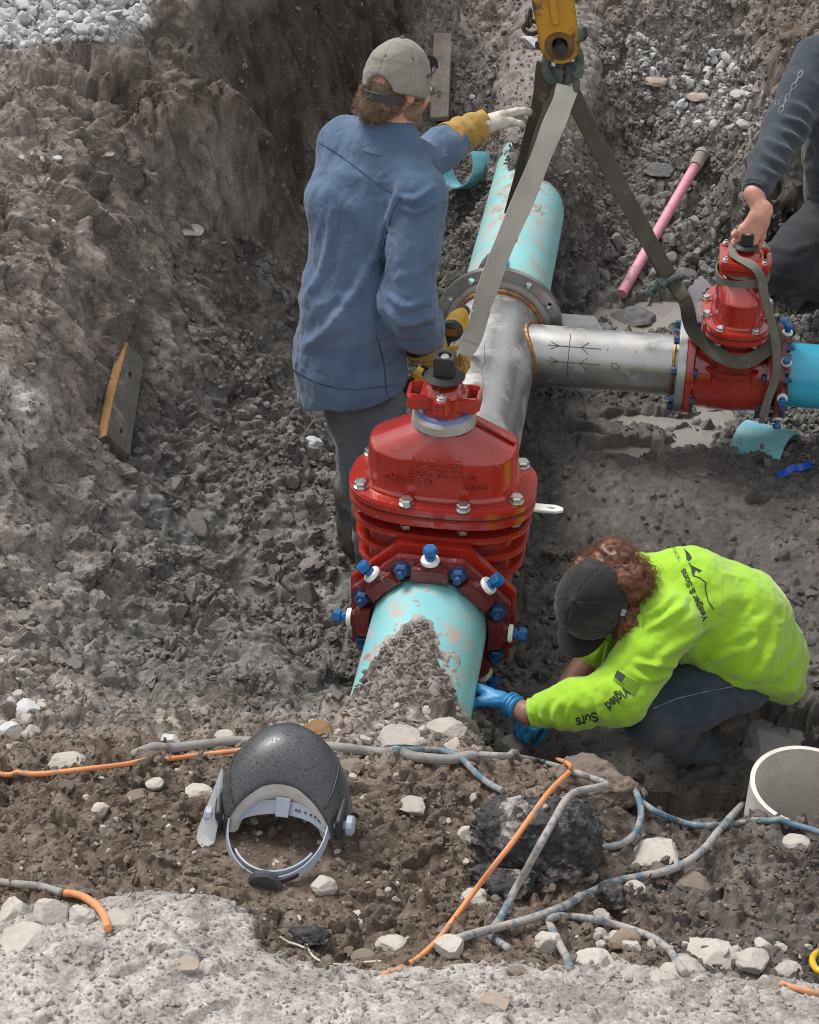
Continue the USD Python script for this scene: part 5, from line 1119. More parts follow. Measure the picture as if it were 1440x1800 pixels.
F.chain([(SC, .092), ((SC + EC) / 2, .082), (EC, .074)], .02); F.chain([(EC, .074), ((EC + WC) / 2, .064), (WC + .10 * (EC - WC), .048)], .03); F.chain([(S2c, .09), (E2c, .07), (W2c, .05)], .03)
F.ell(CC + [.02, .0, .27], (.11, .10, .06), None, .03)
folds = [([(1375, 205), (1405, 215), (1425, 235)], 5, .014), ([(1362, 225), (1395, 240), (1415, 255)], 5, .013), ([(1350, 248), (1380, 262), (1402, 272)], 5, .012), ([(1340, 270), (1365, 285), (1385, 295)], 5, .011), ([(1330, 292), (1350, 302), (1370, 312)], 5, .010), ([(1385, 180), (1410, 190), (1432, 212)], 6, .012)]
folds = [(l, w * 1.3, h * 1.5) for l, w, h in folds]
hc = wrinkle(F.mesh(4), .016, 9, seed=81, folds=folds); hc = wrinkle(hc, .003, 28, seed=82)
hp = t.part('hoodie', hc, charc, True)
aw = (WC - EC) / np.linalg.norm(WC - EC); c0_ = WC + .10 * (EC - WC)
t.part('cuff', gauntlet(c0_ - .05 * aw, c0_ + .030 * aw, .050, .043, 12), charc, True, parent=hp)
lk = []
for k in range(7):
    c = np.array([1407, 130.]) + k * np.array([-5.6, 10.2]); e = np.array([-.48, .88]); o = np.array([.88, .48]); w_ = 4.2 if k % 2 == 0 else 1.6
    el = Polygon([c + e * 7.5 * math.cos(a) + o * w_ * math.sin(a) for a in np.linspace(0, 2 * math.pi, 18)[:-1]]); lk.append(el.difference(el.buffer(-1.4)) if w_ > 2 else el)
lk.append(Point(1366, 180).buffer(5).difference(Point(1366, 180).buffer(2.6)))
decal(t, hp, 'sleeve_print', hc, lk, print_faint, label='pale chain link print on the sleeve')
F = Field((1.1, 5.2, .0), (2.3, 6.6, .95), .012)
for a, b, c in ((KH, KC, KA), (KH2, KC2, KA2)): F.chain([(a, .125), ((a + b) / 2, .120), (b, .100)], .03); F.chain([(b, .098), (c, .065)], .02)
F.bone(KH, KH2, .13, .13, .04)
t.part('trousers', wrinkle(wrinkle(F.mesh(4), .02, 8, seed=85, folds=[([(1345, 430), (1390, 440), (1435, 425)], 7, .012), ([(1350, 480), (1390, 490), (1430, 465)], 7, .012)]), .005, 26, seed=86), blktr, True)
for i, c in enumerate((KA, KA2)):
    F = Field(c - .3, c + .3, .010); bd = np.array([-.8, -.6, 0])
    F.chain([(c + [0, 0, .08], .07), (c, .062)], .02); F.chain([(c, .058), (c + bd * .12 + [0, 0, -.03], .05), (c + bd * .19 + [0, 0, -.04], .044)], .03); F.cut(c + [0, 0, -.09], [0, 0, -1])
    t.part('boot', F.mesh(4), boot_m, True)
# ================================================================== lifting gear
yel = mat('worn_yellow_steel', [(.2, (.30, .15, .018)), (.5, (.44, .23, .022)), (.8, (.50, .29, .04))], 5, rough=(.4, .6), bump=.25, bscale=50, dirt=((.11, .050, .022), .545, .06, 11))
rust = mat('rusty_steel', [(.3, (.10, .045, .020)), (.7, (.22, .12, .06))], 18, rough=(.6, .8), metallic=.4, bump=.4, bscale=90)
darkst = mat('dark_steel', [(.3, (.03, .028, .026)), (.7, (.07, .065, .06))], 14, rough=(.45, .6), metallic=.6, bump=.3, bscale=90)
shgr = mat('green_grey_shackle', [(.3, (.045, .068, .062)), (.7, (.085, .115, .105))], 14, rough=(.45, .6), bump=.3, bscale=80, dirt=((.13, .12, .10), .62, .08, 22))
def web(n, a, b): return mat(n, [(.25, a), (.5, tuple((p + q) / 2 for p, q in zip(a, b))), (.75, b)], 9, rough=(.85, .95), bump=.6, bscale=330, bdist=.0012, spec=.15, dirt=((.30, .27, .23), .68, .08, 9))
web_br, web_pale, web_ol, web_gr = web('brown_webbing', (.055, .045, .033), (.10, .085, .065)), web('pale_webbing', (.44, .415, .37), (.60, .57, .52)), web('olive_webbing', (.060, .055, .042), (.105, .098, .076)), web('grey_webbing', (.12, .115, .10), (.19, .18, .16))
YL = 4.95
pin = aty(983, 73, YL)
t = Thing('excavator_link', 'worn yellow excavator lifting link coming in from the top edge', 'lifting link', pin)
sc_ = 2880 / ((pin - CAM) @ FW)
top = aty(955, -330, YL - .05) - pin
ex = np.array([1, 0, 0]); ez = top / np.linalg.norm(top); ey = np.cross(ez, ex); Lk = np.linalg.norm(top)
shape = Polygon([(-.056, .0), (-.062, .05), (-.080, .22), (-.10, Lk), (.035, Lk), (.045, .22), (.054, .08), (.056, 0)]).union(Point(0, 0).buffer(.058)).buffer(.004)
shape2 = shape.difference(Point(0, .004).buffer(.024))
Mk = frame(pin - .5 * .06 * np.cross(ex, ez), ex, ez, np.cross(ex, ez))
t.part('link_plate', extrude(shape2, .06, Mk, bevel=.006), yel, 35)
t.part('wear_ring', extrude(Point(0, 0).buffer(.046).difference(Point(0, .004).buffer(.0245)), .006, frame(pin + .030 * -np.cross(ez, ex) * 0 + .0315 * np.cross(ex, ez), ex, ez, np.cross(ex, ez)), bevel=.002), rust, 35)
t.part('raised_rib', extrude(Polygon([(-.020, .07), (.004, .07), (-.020, .60), (-.050, .60)]), .008, frame(pin + .030 * np.cross(ex, ez), ex, ez, np.cross(ex, ez)), bevel=.003), yel, 35)
pd = np.cross(ex, ez)
t.part('pin', cyl(pin - .075 * pd - .006 * ez, pin + .060 * pd - .006 * ez, .0195, 24), darkst, 35)
t.part('second_plate', extrude(shape2.buffer(-.004), .03, frame(pin - .085 * pd, ex, ez, pd), bevel=.004), yel, 35)
# big bow shackle below the pin
def shackle(name, label, C, up, side, R, r, gap, mt, pin_m, group=None):
    """Bow of radius R closed by a cross pin; up points from the bow to the pin."""
    up, side = up / np.linalg.norm(up), side / np.linalg.norm(side)
    t = Thing(name, label, 'shackle', C - up * R, group)
    a = np.linspace(-.6, math.pi + .6, 40); P = [C + R * (math.cos(x) * side - math.sin(x) * up) for x in a]
    P = [C + side * gap + up * R * 1.35] + P[0:] + [C - side * gap + up * R * 1.35]
    t.part('bow', tube(spline(P, 3), r, 12), mt, True)
    q = C + up * R * 1.35
    n2 = np.cross(up, side)
    for s in (-1, 1): t.part('eye', xf(lathe([(r * .9, -r), (r * 1.9, -r), (r * 1.9, r), (r * .9, r)], 28), axis_frame(q + s * gap * side, side)), mt, 35)
    t.part('pin', cyl(q - side * (gap + r * 2.2), q + side * (gap + r * 2.2), r * .85, 20), pin_m, 35)
    t.part('pin_nut', hexbolt(q + side * (gap + r * 1.1), side, r * 3, r * 1.3, r * .8, .004), pin_m, 30)
    return t
sC = aty(990, 100, YL + .06)
tt = shackle('shackle', 'large green-grey shackle hanging on the yellow link', sC - [0, 0, .02], np.array([-.15, -.12, 1.]), np.array([1, .55, .1]), .062, .016, .050, shgr, darkst)
sC2 = aty(1002, 142, YL + .03)
shackle('shackle', 'smaller green-grey shackle holding the straps under the large one', sC2, np.array([-.15, 0, 1.]), np.array([.55, -.8, 0]), .032, .0125, .026, shgr, shgr)
# chain ring seen behind the link
t = Thing('chain_ring', 'dark oval chain ring hanging beside the yellow link', 'chain', aty(935, 48, YL + .1))
rc = aty(935, 48, YL + .1); t.part('ring', tube([rc + .026 * math.cos(a) * RT + .020 * math.sin(a) * UP for a in np.linspace(0, 2 * math.pi, 30)], .007, 10, False), darkst, True)
t.part('ring', tube([rc + [-.01, .0, .03] + .020 * math.cos(a) * np.array([.3, .9, 0]) + .026 * math.sin(a) * UP for a in np.linspace(0, 2 * math.pi, 30)], .007, 10, False), darkst, True)
def strap(name, label, pts, mt, w, nrm=None, thick=.005, stitched=(), n=10):
    P = spline(pts, n); nr = -FW if nrm is None else nrm
    if np.ndim(nr) == 2: nr = spline(nr, n)
    t = Thing(name, label, 'strap', P[-1])
    ws = w * (1 + .04 * np.sin(np.arange(len(P)) * .45))
    t.part('webbing', band(P, nr, ws, thick), mt, 40)
    for s0, s1 in stitched:
        i0, i1 = int(s0 * (len(P) - 1)), int(s1 * (len(P) - 1)) + 1
        t.part('sewn_overlap', band(P[i0:i1] + 0.004 * (nr if np.ndim(nr) == 1 else nr[i0:i1]), nr if np.ndim(nr) == 1 else nr[i0:i1], w * .97, thick * 1.4), mt, 40)
    return t
top_ = sC2 + [-.02, 0, -.02]
Lside = L(-.165, 1.02, .06)
strap('lifting_strap', 'dark brown lifting strap running down to the hook on the far blue pipe', [aty(957, 112, YL + .02), aty(948, 180, YL + .12), aty(926, 270, YL + .35), aty(897, 380, YL + .62)], web_br, .052, np.array([-.35, -.9, .25]))
strap('lifting_strap', 'narrow grey lifting strap between the brown and the pale strap', [aty(980, 120, YL + .03), aty(965, 190, YL + .10), aty(942, 265, YL + .22), aty(925, 330, YL + .40), aty(900, 420, YL + .62)], web_gr, .046, np.array([-.3, -.9, .3]))
pale = [aty(998, 150, YL), aty(990, 178, YL - .01), aty(965, 240, YL - .02), aty(925, 340, YL - .02), aty(880, 445, YL - .05), aty(850, 530, YL - .05), aty(826, 600, YL - .02), L(-.168, .95, .02), L(-.10, .93, -.15), L(.0, .92, -.172), L(.10, .92, -.14)]
strap('lifting_strap', 'long pale dusty lifting strap slung under the stainless tee', pale, web_pale, [.030, .046] + [.068] * 9 if False else .072, np.vstack([[-FW + .3 * RT]] * 7 + [-N_, -N_ * .6 - UZ, -UZ, -UZ + N_ * .5]), .006, ((.52, .60),))
t = Thing('label_tag', 'small red and white tag sewn to the end of the pale strap', 'tag', aty(815, 645, YL - .03))
q = aty(816, 643, YL - .08); t.part('tag', extrude(Polygon([(-.012, -.004), (.012, -.004), (.012, .004), (-.012, .004)]), .002, axis_frame(q, -FW, RT + .6 * UP), bevel=.0005), mat('red_tag', [(.3, (.35, .02, .02)), (.7, (.4, .03, .03))], 9), 30)
strap('lifting_strap', 'dark olive lifting strap from the shackle down to its sewn eye', [aty(1004, 162, YL + .02), aty(1030, 215, YL + .06), aty(1075, 300, YL + .10), aty(1120, 385, YL + .12), aty(1158, 455, YL + .13), aty(1176, 487, YL + .13)], web_ol, .062, np.array([.35, -.8, .35]), .007, ((.72, .98),))
eye2 = aty(1177, 492, YL + .13)
shackle('shackle', 'small green shackle joining the two olive straps beside the smaller valve', eye2 + [-.01, -.02, 0], np.array([-.8, -.3, -.25]), np.array([.35, -.55, .75]), .034, .010, .030, shgr, shgr)
b2 = lambda a, b, c: V2 + S2 * (a * M_ - b * N_ + c * UZ)       # the small valve's own right, away, up
strap('lifting_strap', 'olive strap from the small shackle wrapped under the smaller valve’s cover', [aty(1180, 492, YL + .12), aty(1205, 530, YL + .05), b2(-.10, .21, .27), b2(-.235, .10, .235), b2(-.285, .0, .215), b2(-.26, -.10, .235), b2(-.10, -.20, .26), b2(.05, -.20, .26)], web_ol, .050, np.vstack([[-FW]] * 2 + [-N_ * .3 - M_ * .5 + UZ * .5] + [-M_ * .85 + UZ * .5] * 4 + [N_ + UZ * .3]), .007, ((.02, .14),))
strap('tie_strap', 'olive strap tied round the smaller valve’s neck and hanging down its side', [b2(.05, .06, .665), b2(-.06, .05, .662), b2(-.125, -.04, .648), b2(-.150, -.085, .59), b2(-.155, -.11, .50), b2(-.175, -.150, .40), b2(-.225, -.19, .28), b2(-.262, -.205, .14), b2(-.262, -.185, .0), b2(-.262, -.175, -.10)], web_gr, .030, np.vstack([[UZ]] * 2 + [UZ - M_] + [-M_ - .2 * N_] * 7), .005)
ring = [b2(.128 * math.sin(a), .128 * math.cos(a), .545 + .012 * math.sin(a * 2)) for a in np.linspace(0, 2 * math.pi, 40)]
rn = np.array([math.sin(a) * M_ - math.cos(a) * N_ for a in np.linspace(0, 2 * math.pi, 40)])
t = Thing('tie_strap', 'short olive strap knotted in a ring under the smaller valve’s top flange', 'strap', b2(0, -.13, .545)); t.part('webbing', band(ring, rn, .034, .006), web_gr, 40)
t.part('knot', hull_layers([(Point(0, 0).buffer(.018), 0), (Point(0, 0).buffer(.014), .03)], .006).translate(tuple(b2(-.115, -.085, .530))), web_gr, 40)
# plastic sheet folded against the small valve
pl = spline([b2(-.06, .17, .52), b2(-.07, .22, .46), b2(-.08, .235, .36), b2(-.08, .20, .30)], 8)
film = usdkit.material(stage, '/World/Looks/clear_film', {'n': ('noise_texture', {'scale': 30.0}), 'tc': ('texture_coordinate', {}), 'p': ('principled_bsdf', {'base_color': (.55, .53, .58), 'roughness': .25, 'alpha': .75})}, [], surface='p.BSDF')
t = Thing('plastic_film', 'crumpled milky plastic film stuck to the smaller valve’s cover', 'plastic film', b2(-.08, .20, .30))
t.part('sheet', band(pl, np.array([-M_ + .02 * i * N_ for i in range(len(pl))]), .05 + .008 * np.sin(np.arange(len(pl)) * 1.9), .004), film, 40)
# hook and rings lying on the far blue pipe
t = Thing('chain_hook', 'black lifting hook with rings lying on the far blue pipe', 'hook', L(0, TF + .2, .17))
on = lambda a, b, l=.012: L((.1676 + l) * math.sin(a), TF + b, (.1676 + l) * math.cos(a))
t.part('hook', tube(spline([on(-.55, .10), on(-.50, .17), on(-.42, .22), on(-.28, .26), on(-.12, .25), on(-.02, .20), on(-.02, .14), on(-.10, .11), on(-.14, .14)], 8), np.interp(np.linspace(0, 1, 65), [0, .3, .7, 1], [.011, .014, .013, .007]), 10), darkst, True)
for a, b in ((-.06, .075), (-.03, .035)):
    t.part('ring', tube([on(a, b, .008) + .017 * (math.cos(x) * N_ + math.sin(x) * M_) for x in np.linspace(0, 2 * math.pi, 26)], .006, 10, False), darkst, True)

# ================================================================== scraps of pipe, boards, pole
def shell(R, w, a0, a1, Lh, M, n=40):
    p = Polygon([(R * math.cos(a), R * math.sin(a)) for a in np.linspace(a0, a1, n)] + [((R - w) * math.cos(a), (R - w) * math.sin(a)) for a in np.linspace(a1, a0, n)])
    return extrude(p, Lh, M, bevel=.001)
q = hit(828, 318) + [0, -.02, .085]
ax_ = np.array([-.55, -.75, .35])
t = Thing('pipe_offcut', 'curled half ring of blue pipe, green inside, lying left of the far pipe', 'pipe offcut', q - [0, 0, .1])
Mq = axis_frame(q, ax_, np.array([1., -.5, .3]))
t.part('shell', shell(.105, .007, math.pi * .93, math.pi * 2.18, .15, Mq), pvc_cut, 40); t.part('inner_face', shell(.0978, .0015, math.pi * .94, math.pi * 2.17, .148, Mq), pvc_green, 40)
q = hit(1365, 790); t = Thing('pipe_offcut', 'muddy blue curved pipe scrap lying right of the floor puddles', 'pipe offcut', q)
zo = np.array([.80, -.58, .10]); zo /= np.linalg.norm(zo)
t.part('shell', shell(.112, .009, .25, 2.75, .20, axis_frame(q - UZ * .045 - zo * .10 - [.03, -.03, 0], zo, np.array([.58, .80, .0]))), pvc_cut, 40)
bl = mat('vivid_blue_plastic', [(.3, (.01, .07, .42)), (.7, (.015, .10, .52))], 9, rough=(.3, .4))
P = [hit(px, py, .0) + [0, 0, .018] for px, py in ((1366, 840), (1380, 838), (1392, 830), (1410, 828), (1424, 822))]
t = Thing('plastic_strip', 'vivid blue plastic strip below the muddy blue pipe scrap', 'plastic strip', P[2]); t.part('strip', band(spline(P, 6), -FW, .026, .003), bl, 40)
pinkm = mat('pink_pole', [(.3, (.50, .19, .25)), (.7, (.62, .27, .33))], 6, rough=(.4, .55), dirt=((.20, .15, .14), .60, .08, 12))
pa, pb = hit(1229, 300) + [0, 0, .07], hit(1092, 524) + [0, 0, .02]
t = Thing('marker_pole', 'pink plastic pipe leaning across the gravel beyond the tee', 'plastic pipe', pb)
t.part('barrel', cyl(pb, pa, .0235, 28), pinkm, 35); uu = (pa - pb) / np.linalg.norm(pa - pb)
cpl = mat('muddy_coupling', [(.3, (.16, .13, .11)), (.7, (.30, .25, .22))], 12, rough=(.8, .9), bump=.5)
t.part('coupling', cyl(pa - .085 * uu, pa + .02 * uu, .031, 28), cpl, 35); t.part('coupling_lip', cyl(pa + .005 * uu, pa + .03 * uu, .035, 28), cpl, 35)
wood_d = mat('wet_grey_wood', [(.2, (.035, .032, .030)), (.5, (.075, .068, .060)), (.8, (.12, .11, .098))], 9, rough=(.6, .8), bump=.6, bscale=30, bdist=.004, stretch=(6, 6, .8), dirt=((.17, .15, .13), .62, .06, 14))
wood_o = mat('fresh_split_wood', [(.3, (.16, .078, .030)), (.7, (.33, .18, .075))], 22, rough=(.6, .8), bump=.5, bscale=60, stretch=(4, 4, 1))
wood_g = mat('weathered_board', [(.2, (.16, .135, .11)), (.5, (.24, .205, .165)), (.8, (.31, .27, .22))], 6, rough=(.7, .9), bump=.5, bscale=40, stretch=(5, 1, 5), dirt=((.17, .15, .135), .6, .08, 9))
# left board: a thick plank stuck in the slope
c0, c1, c2, c3 = (hit(px, py) for px, py in ((157, 790), (226, 795), (240, 625), (192, 614)))
up_ = (c3 + c2 - c0 - c1) / 2; Lb = np.linalg.norm(up_); up_ /= Lb; sd = (c1 - c0); sd -= (sd @ up_) * up_; Wb = .115; sd /= np.linalg.norm(sd); nb = np.cross(sd, up_); nb = nb if nb[1] < 0 or nb[2] > 0 else -nb
if nb @ -FW < 0: nb = -nb
bo = (c0 + c1 + c2 + c3) / 4 + nb * .03
out = Polygon([(-.060, -Lb / 2), (.050, -Lb / 2 - .01), (.058, Lb / 2 - .02), (.03, Lb / 2 - .004), (.0, Lb / 2 - .012), (-.022, Lb / 2), (-.035, Lb * .2), (-.05, -Lb * .1)]).difference(affinity.scale(Point(.005, Lb * .22).buffer(.008), 1, 1.5)).difference(affinity.scale(Point(-.002, -Lb * .36).buffer(.006), 1, 1.6))
t = Thing('plank', 'dark wet plank with an orange split edge leaning on the left slope', 'plank', bo - up_ * Lb / 2)
t.part('board', extrude(out, .045, frame(bo - nb * .03, sd, up_, np.cross(sd, up_)) if np.cross(sd, up_) @ nb > 0 else frame(bo + nb * .015, sd, up_, np.cross(sd, up_)), bevel=.003), wood_d, 30)
ed = Polygon([(-.022, Lb / 2), (-.035, Lb * .2), (-.05, -Lb * .1), (-.060, -Lb / 2), (-.064, -Lb / 2), (-.058, -Lb * .1), (-.044, Lb * .2), (-.032, Lb / 2)])
t.part('split_edge', extrude(ed, .040, frame(bo - nb * .026, sd, up_, np.cross(sd, up_)) if np.cross(sd, up_) @ nb > 0 else frame(bo + nb * .014, sd, up_, np.cross(sd, up_)), bevel=.002), wood_o, 30)
# far board
f0, f1 = hit(778, 75) + [0, 0, .03], hit(772, 225) + [0, 0, .03]
uf = f0 - f1; Lf = np.linalg.norm(uf); uf /= Lf
t = Thing('plank', 'weathered grey board lying in the far trench behind the reaching worker', 'plank', f1)
t.part('board', extrude(Polygon([(-.045, 0), (.045, .01), (.045, Lf), (-.045, Lf)]), .03, frame(f1, np.cross(uf, UZ) / np.linalg.norm(np.cross(uf, UZ)), uf, np.cross(np.cross(uf, UZ) / np.linalg.norm(np.cross(uf, UZ)), uf)), bevel=.003), wood_g, 30)
# white pipe standing in the mud
pvc_wh = mat('dirty_white_pvc', [(.2, (.44, .42, .38)), (.5, (.54, .52, .475)), (.8, (.60, .58, .535))], 5, rough=(.4, .55), dirt=((.38, .35, .31), .60, .10, 7), stretch=(1, 1, .6))
wq = atz(1420, 1382, .60)
t = Thing('white_pipe', 'open end of a wide dirty white pipe standing in mud at the right', 'pipe', wq - UZ * .6)
t.part('barrel', pipe(wq - UZ * .60, wq, .138, .011, 80), pvc_wh, 35)
t.part('sawn_rim', xf(lathe([(.1268, .0), (.1382, .0), (.1382, .0015), (.1268, .0015)], 80), frame(wq, RT, np.array([0, 1., 0]), UZ)), pvc_wh, 35)

# ================================================================== face shield on the bank
fsb = mat('speckled_black_shell', [(.40, (.050, .054, .060)), (.60, (.040, .043, .047)), (.64, (.014, .015, .016)), (.8, (.012, .012, .013))], 230, detail=2, rough=(.55, .25), bump=.1, bscale=120)
fsl = mat('grey_shield_lining', [(.3, (.30, .29, .275)), (.7, (.50, .485, .46))], 9, rough=(.5, .7), bump=.25, bscale=30, dirt=((.30, .25, .20), .62, .08, 12))
fsg = mat('blue_grey_plastic', [(.3, (.22, .25, .31)), (.7, (.27, .305, .37))], 9, rough=(.35, .45))
fsc = usdkit.material(stage, '/World/Looks/clear_visor', {'p': ('principled_bsdf', {'base_color': (.45, .47, .48), 'roughness': .12, 'alpha': .38})}, [], surface='p.BSDF')
f0 = hit(493, 1478); FZ = f0[2] + .022
fr = np.array([.10, .99, 0]); fr /= np.linalg.norm(fr); fx = np.array([fr[1], -fr[0], 0])
Q = lambda a, b, c: np.array([f0[0], f0[1], FZ]) + a * fx + b * fr + c * UZ
t = Thing('face_shield', 'black face shield with grey head harness lying on the near bank', 'face shield', Q(0, 0, 0))
def arch(w, hh, b0, b1, th, a0=0.02, a1=math.pi - .02, shrink=.10, lift=0.0, wob=0.0, na=48, nb=10, back=.0):
    V = []
    for side in (0, 1):
        for j in range(nb + 1):
            s = j / nb; b = b0 + (b1 - b0) * s
            for i in range(na + 1):
                a = a0 + (a1 - a0) * i / na; k = 1 - shrink * s * s; ww, h2 = (w - side * th) * k, (hh - side * th) * k
                rr = wob * math.sin(a * 7 + s * 3)
                V.append(Q(-(ww + rr) * math.cos(a), b - back * math.cos(a)**2 * 1.0, lift + (h2 + rr) * math.sin(a)))
    V = np.array(V); n1 = (na + 1) * (nb + 1); fs = []
    for j in range(nb):
        for i in range(na):
            q = [j * (na + 1) + i, j * (na + 1) + i + 1, (j + 1) * (na + 1) + i + 1, (j + 1) * (na + 1) + i]
            fs += [[q[0], q[1], q[2]], [q[0], q[2], q[3]], [n1 + q[0], n1 + q[2], n1 + q[1]], [n1 + q[0], n1 + q[3], n1 + q[2]]]
    rim = [i for i in range(na + 1)] + [j * (na + 1) + na for j in range(1, nb + 1)] + [nb * (na + 1) + i for i in range(na - 1, -1, -1)] + [j * (na + 1) for j in range(nb - 1, 0, -1)]
    for a, b in zip(rim, rim[1:] + rim[:1]): fs += [[a, n1 + b, b], [a, n1 + a, n1 + b]]
    m = trimesh.Trimesh(V, np.array(fs), process=False); trimesh.repair.fix_normals(m); return m
def loft(rings, th, a0, a1, back, na=56, front=False):
    V = []; k = len(rings)
    for side in (0, 1):
        for w, h, b in rings:
            for a in np.linspace(a0, a1, na): V.append(Q(-(w - side * th) * math.cos(a), b - back * math.cos(a)**2 + (side * th if front else 0), (h - side * th) * math.sin(a)))
    n1 = na * k; fs = []
    for j in range(k - 1):
        for i in range(na - 1):
            q = [j * na + i, j * na + i + 1, (j + 1) * na + i + 1, (j + 1) * na + i]; fs += [[q[0], q[1], q[2]], [q[0], q[2], q[3]], [n1 + q[0], n1 + q[2], n1 + q[1]], [n1 + q[0], n1 + q[3], n1 + q[2]]]
    rim = list(range(na)) + [j * na + na - 1 for j in range(1, k)] + [(k - 1) * na + i for i in range(na - 2, -1, -1)] + [j * na for j in range(k - 2, 0, -1)]
    for a, b in zip(rim, rim[1:] + rim[:1]): fs += [[a, n1 + b, b], [a, n1 + a, n1 + b]]
    m = trimesh.Trimesh(np.array(V), np.array(fs), process=False); trimesh.repair.fix_normals(m); return m
shell_r = [(.103, .098, .030), (.108, .108, .034), (.121, .130, .058), (.128, .146, .088), (.128, .150, .118), (.120, .142, .148), (.098, .112, .178)]
t.part('crown_guard', loft(shell_r, .003, .04, math.pi - .04, .045), fsb, 60)
for a in (.66, math.pi - .66): t.part('crease', tube(spline([Q(-(w + .0005) * math.cos(a), b - .045 * math.cos(a)**2, (h + .0005) * math.sin(a)) for w, h, b in shell_r[1:6]], 5), .0022, 6), rubber, True)
t.part('lining', loft([(.1025, .0975, .0295), (.094, .080, .024), (.085, .062, .026), (.080, .054, .034)], .002, .10, math.pi - .10, .040, front=True), fsl, 40)
t.part('dark_back', loft([(.080, .058, .078), (.070, .040, .13), (.06, .03, .16)], .003, .05, math.pi - .05, .02), rubber, 40)
for s in (-1, 1):
    pivot = Q(s * .113, .005, .028)
    t.part('side_arm', m3.Manifold.batch_hull([m3.Manifold.sphere(.007, 12).translate(tuple(p)) for p in (Q(s * .113, -.010, .012), Q(s * .113, -.004, .045), Q(s * .118, .040, .055), Q(s * .116, .035, .008))]), rubber, 40)
    t.part('pivot_knob', xf(lathe([(.001, 0), (.010, 0), (.010, .012), (.019, .014), (.019, .024), (.015, .028), (.001, .028)], 12), axis_frame(pivot, s * fx)), fsg, 30)
    t.part('pivot_post', cyl(Q(s * .085, .0, .030), pivot, .010, 16), fsg, 35)
t.part('visor', m3.Manifold.batch_hull([m3.Manifold.sphere(.0016, 8).translate(tuple(p)) for p in (Q(-.118, .07, .085), Q(-.128, .03, .05), Q(-.150, -.02, .014), Q(-.148, -.045, .008), Q(-.132, -.058, .006), Q(-.116, -.045, .010), Q(-.112, .03, .05))]), fsc, 40)
a = np.linspace(math.radians(168), math.radians(372), 60); ring = [Q(.094 * math.cos(x), -.010 + .118 * math.sin(x) if math.sin(x) < 0 else -.010 + .03 * math.sin(x), .012 + .016 * (1 + math.sin(x))) for x in a]
nr = np.array([(Q(.094 * math.cos(x), .118 * math.sin(x), 0) - Q(0, 0, 0)) for x in a]); t.part('headband', band(ring, nr + UZ * .02, .017, .003), fsg, 40)
a = np.linspace(math.radians(214), math.radians(328), 30)
pad = [Q(.084 * math.cos(x), -.010 + .107 * math.sin(x), .016) for x in a]; t.part('nape_pad', band(pad, np.array([math.cos(x) * fx + math.sin(x) * fr for x in a]), .020, .004), fsg, 40)
t.part('ratchet_knob', xf(lathe([(.001, 0), (.030, 0), (.032, .008), (.028, .014), (.001, .014)], 20), axis_frame(Q(-.005, -.130, .012), -fr)), fsb, 35)
t.part('ratchet_track', band([Q(.092 * math.cos(x), -.010 + .121 * math.sin(x), .012) for x in np.linspace(math.radians(235), math.radians(305), 16)], np.array([math.cos(x) * fx + math.sin(x) * fr for x in np.linspace(math.radians(235), math.radians(305), 16)]), .010, .003), rubber, 40)
sp = spline([Q(-.094, -.004, .030), Q(-.060, .006, .048), Q(0, .012, .056), Q(.060, .004, .050), Q(.094, -.008, .030)], 10)
t.part('crown_strap', band(sp, np.array([0, -.75, .65]), .026, .003), fsg, 40)
t.part('strap_keeper', band(sp[19:24] + np.array([0, -.003, .003]), np.array([0, -.75, .65]), .036, .005), fsg, 40)
for i in range(7): t.part('adjuster_hole', xf(m3.Manifold.cylinder(.0015, .0022, .0022, 10), axis_frame(sp[25 + int(i * 1.8)] + np.array([0, -.75, .65]) * .0018, np.array([0, -.75, .65]))), rubber, 30)

# ================================================================== hoses, cords
hose_b = mat('muddy_blue_hose', [(.3, (.055, .115, .165)), (.7, (.095, .165, .215))], 12, rough=(.6, .8), bump=.3, bscale=150, dirt=((.27, .245, .22), .53, .06, 26))
hose_m = mat('mud_caked_blue_hose', [(.3, (.07, .115, .15)), (.7, (.11, .16, .20))], 12, rough=(.7, .9), bump=.4, bscale=120, dirt=((.29, .265, .24), .47, .05, 30))
hose_g = mat('grey_hose', [(.3, (.17, .16, .15)), (.7, (.27, .255, .24))], 12, rough=(.8, .95), bump=.4, bscale=120, dirt=((.12, .10, .085), .6, .06, 22))
cord_o = mat('orange_cord', [(.3, (.50, .17, .055)), (.7, (.62, .25, .10))], 9, rough=(.6, .8), bump=.2, dirt=((.27, .20, .15), .60, .08, 26))
yhose = mat('yellow_hose', [(.3, (.52, .32, .015)), (.7, (.60, .38, .02))], 9, rough=(.35, .5), dirt=((.2, .16, .1), .66, .06, 20))
twine = mat('pale_twine', [(.3, (.36, .34, .26)), (.7, (.46, .44, .36))], 20, rough=(.8, .9))
def laid(pts, r, lift=0.0, n=10, lifts=None):
    """A flexible line lying on the ground along the pixels."""
    l = lifts or [0.0] * len(pts)
    P = np.array([hit(*p, r * .7 + lift + k) for p, k in zip(pts, l)])
    P = spline(P, n); gz = ground(P[:, 0], P[:, 1]) + r * .5
    P[:, 2] = np.maximum(P[:, 2], gz)
    from scipy.ndimage import gaussian_filter1d
    P = np.stack([gaussian_filter1d(P[:, i], 1.6, mode='nearest') for i in range(3)], 1); P[:, 2] = np.maximum(P[:, 2], gz - r * .8)
    return P
def line(name, label, cat, pts, r, mt, lift=0.0, lifts=None, group=None):
    P = laid(pts, r, lift, 10, lifts); return single(name, tube(P, r, 10), mt, label, cat, True, org=P[0])
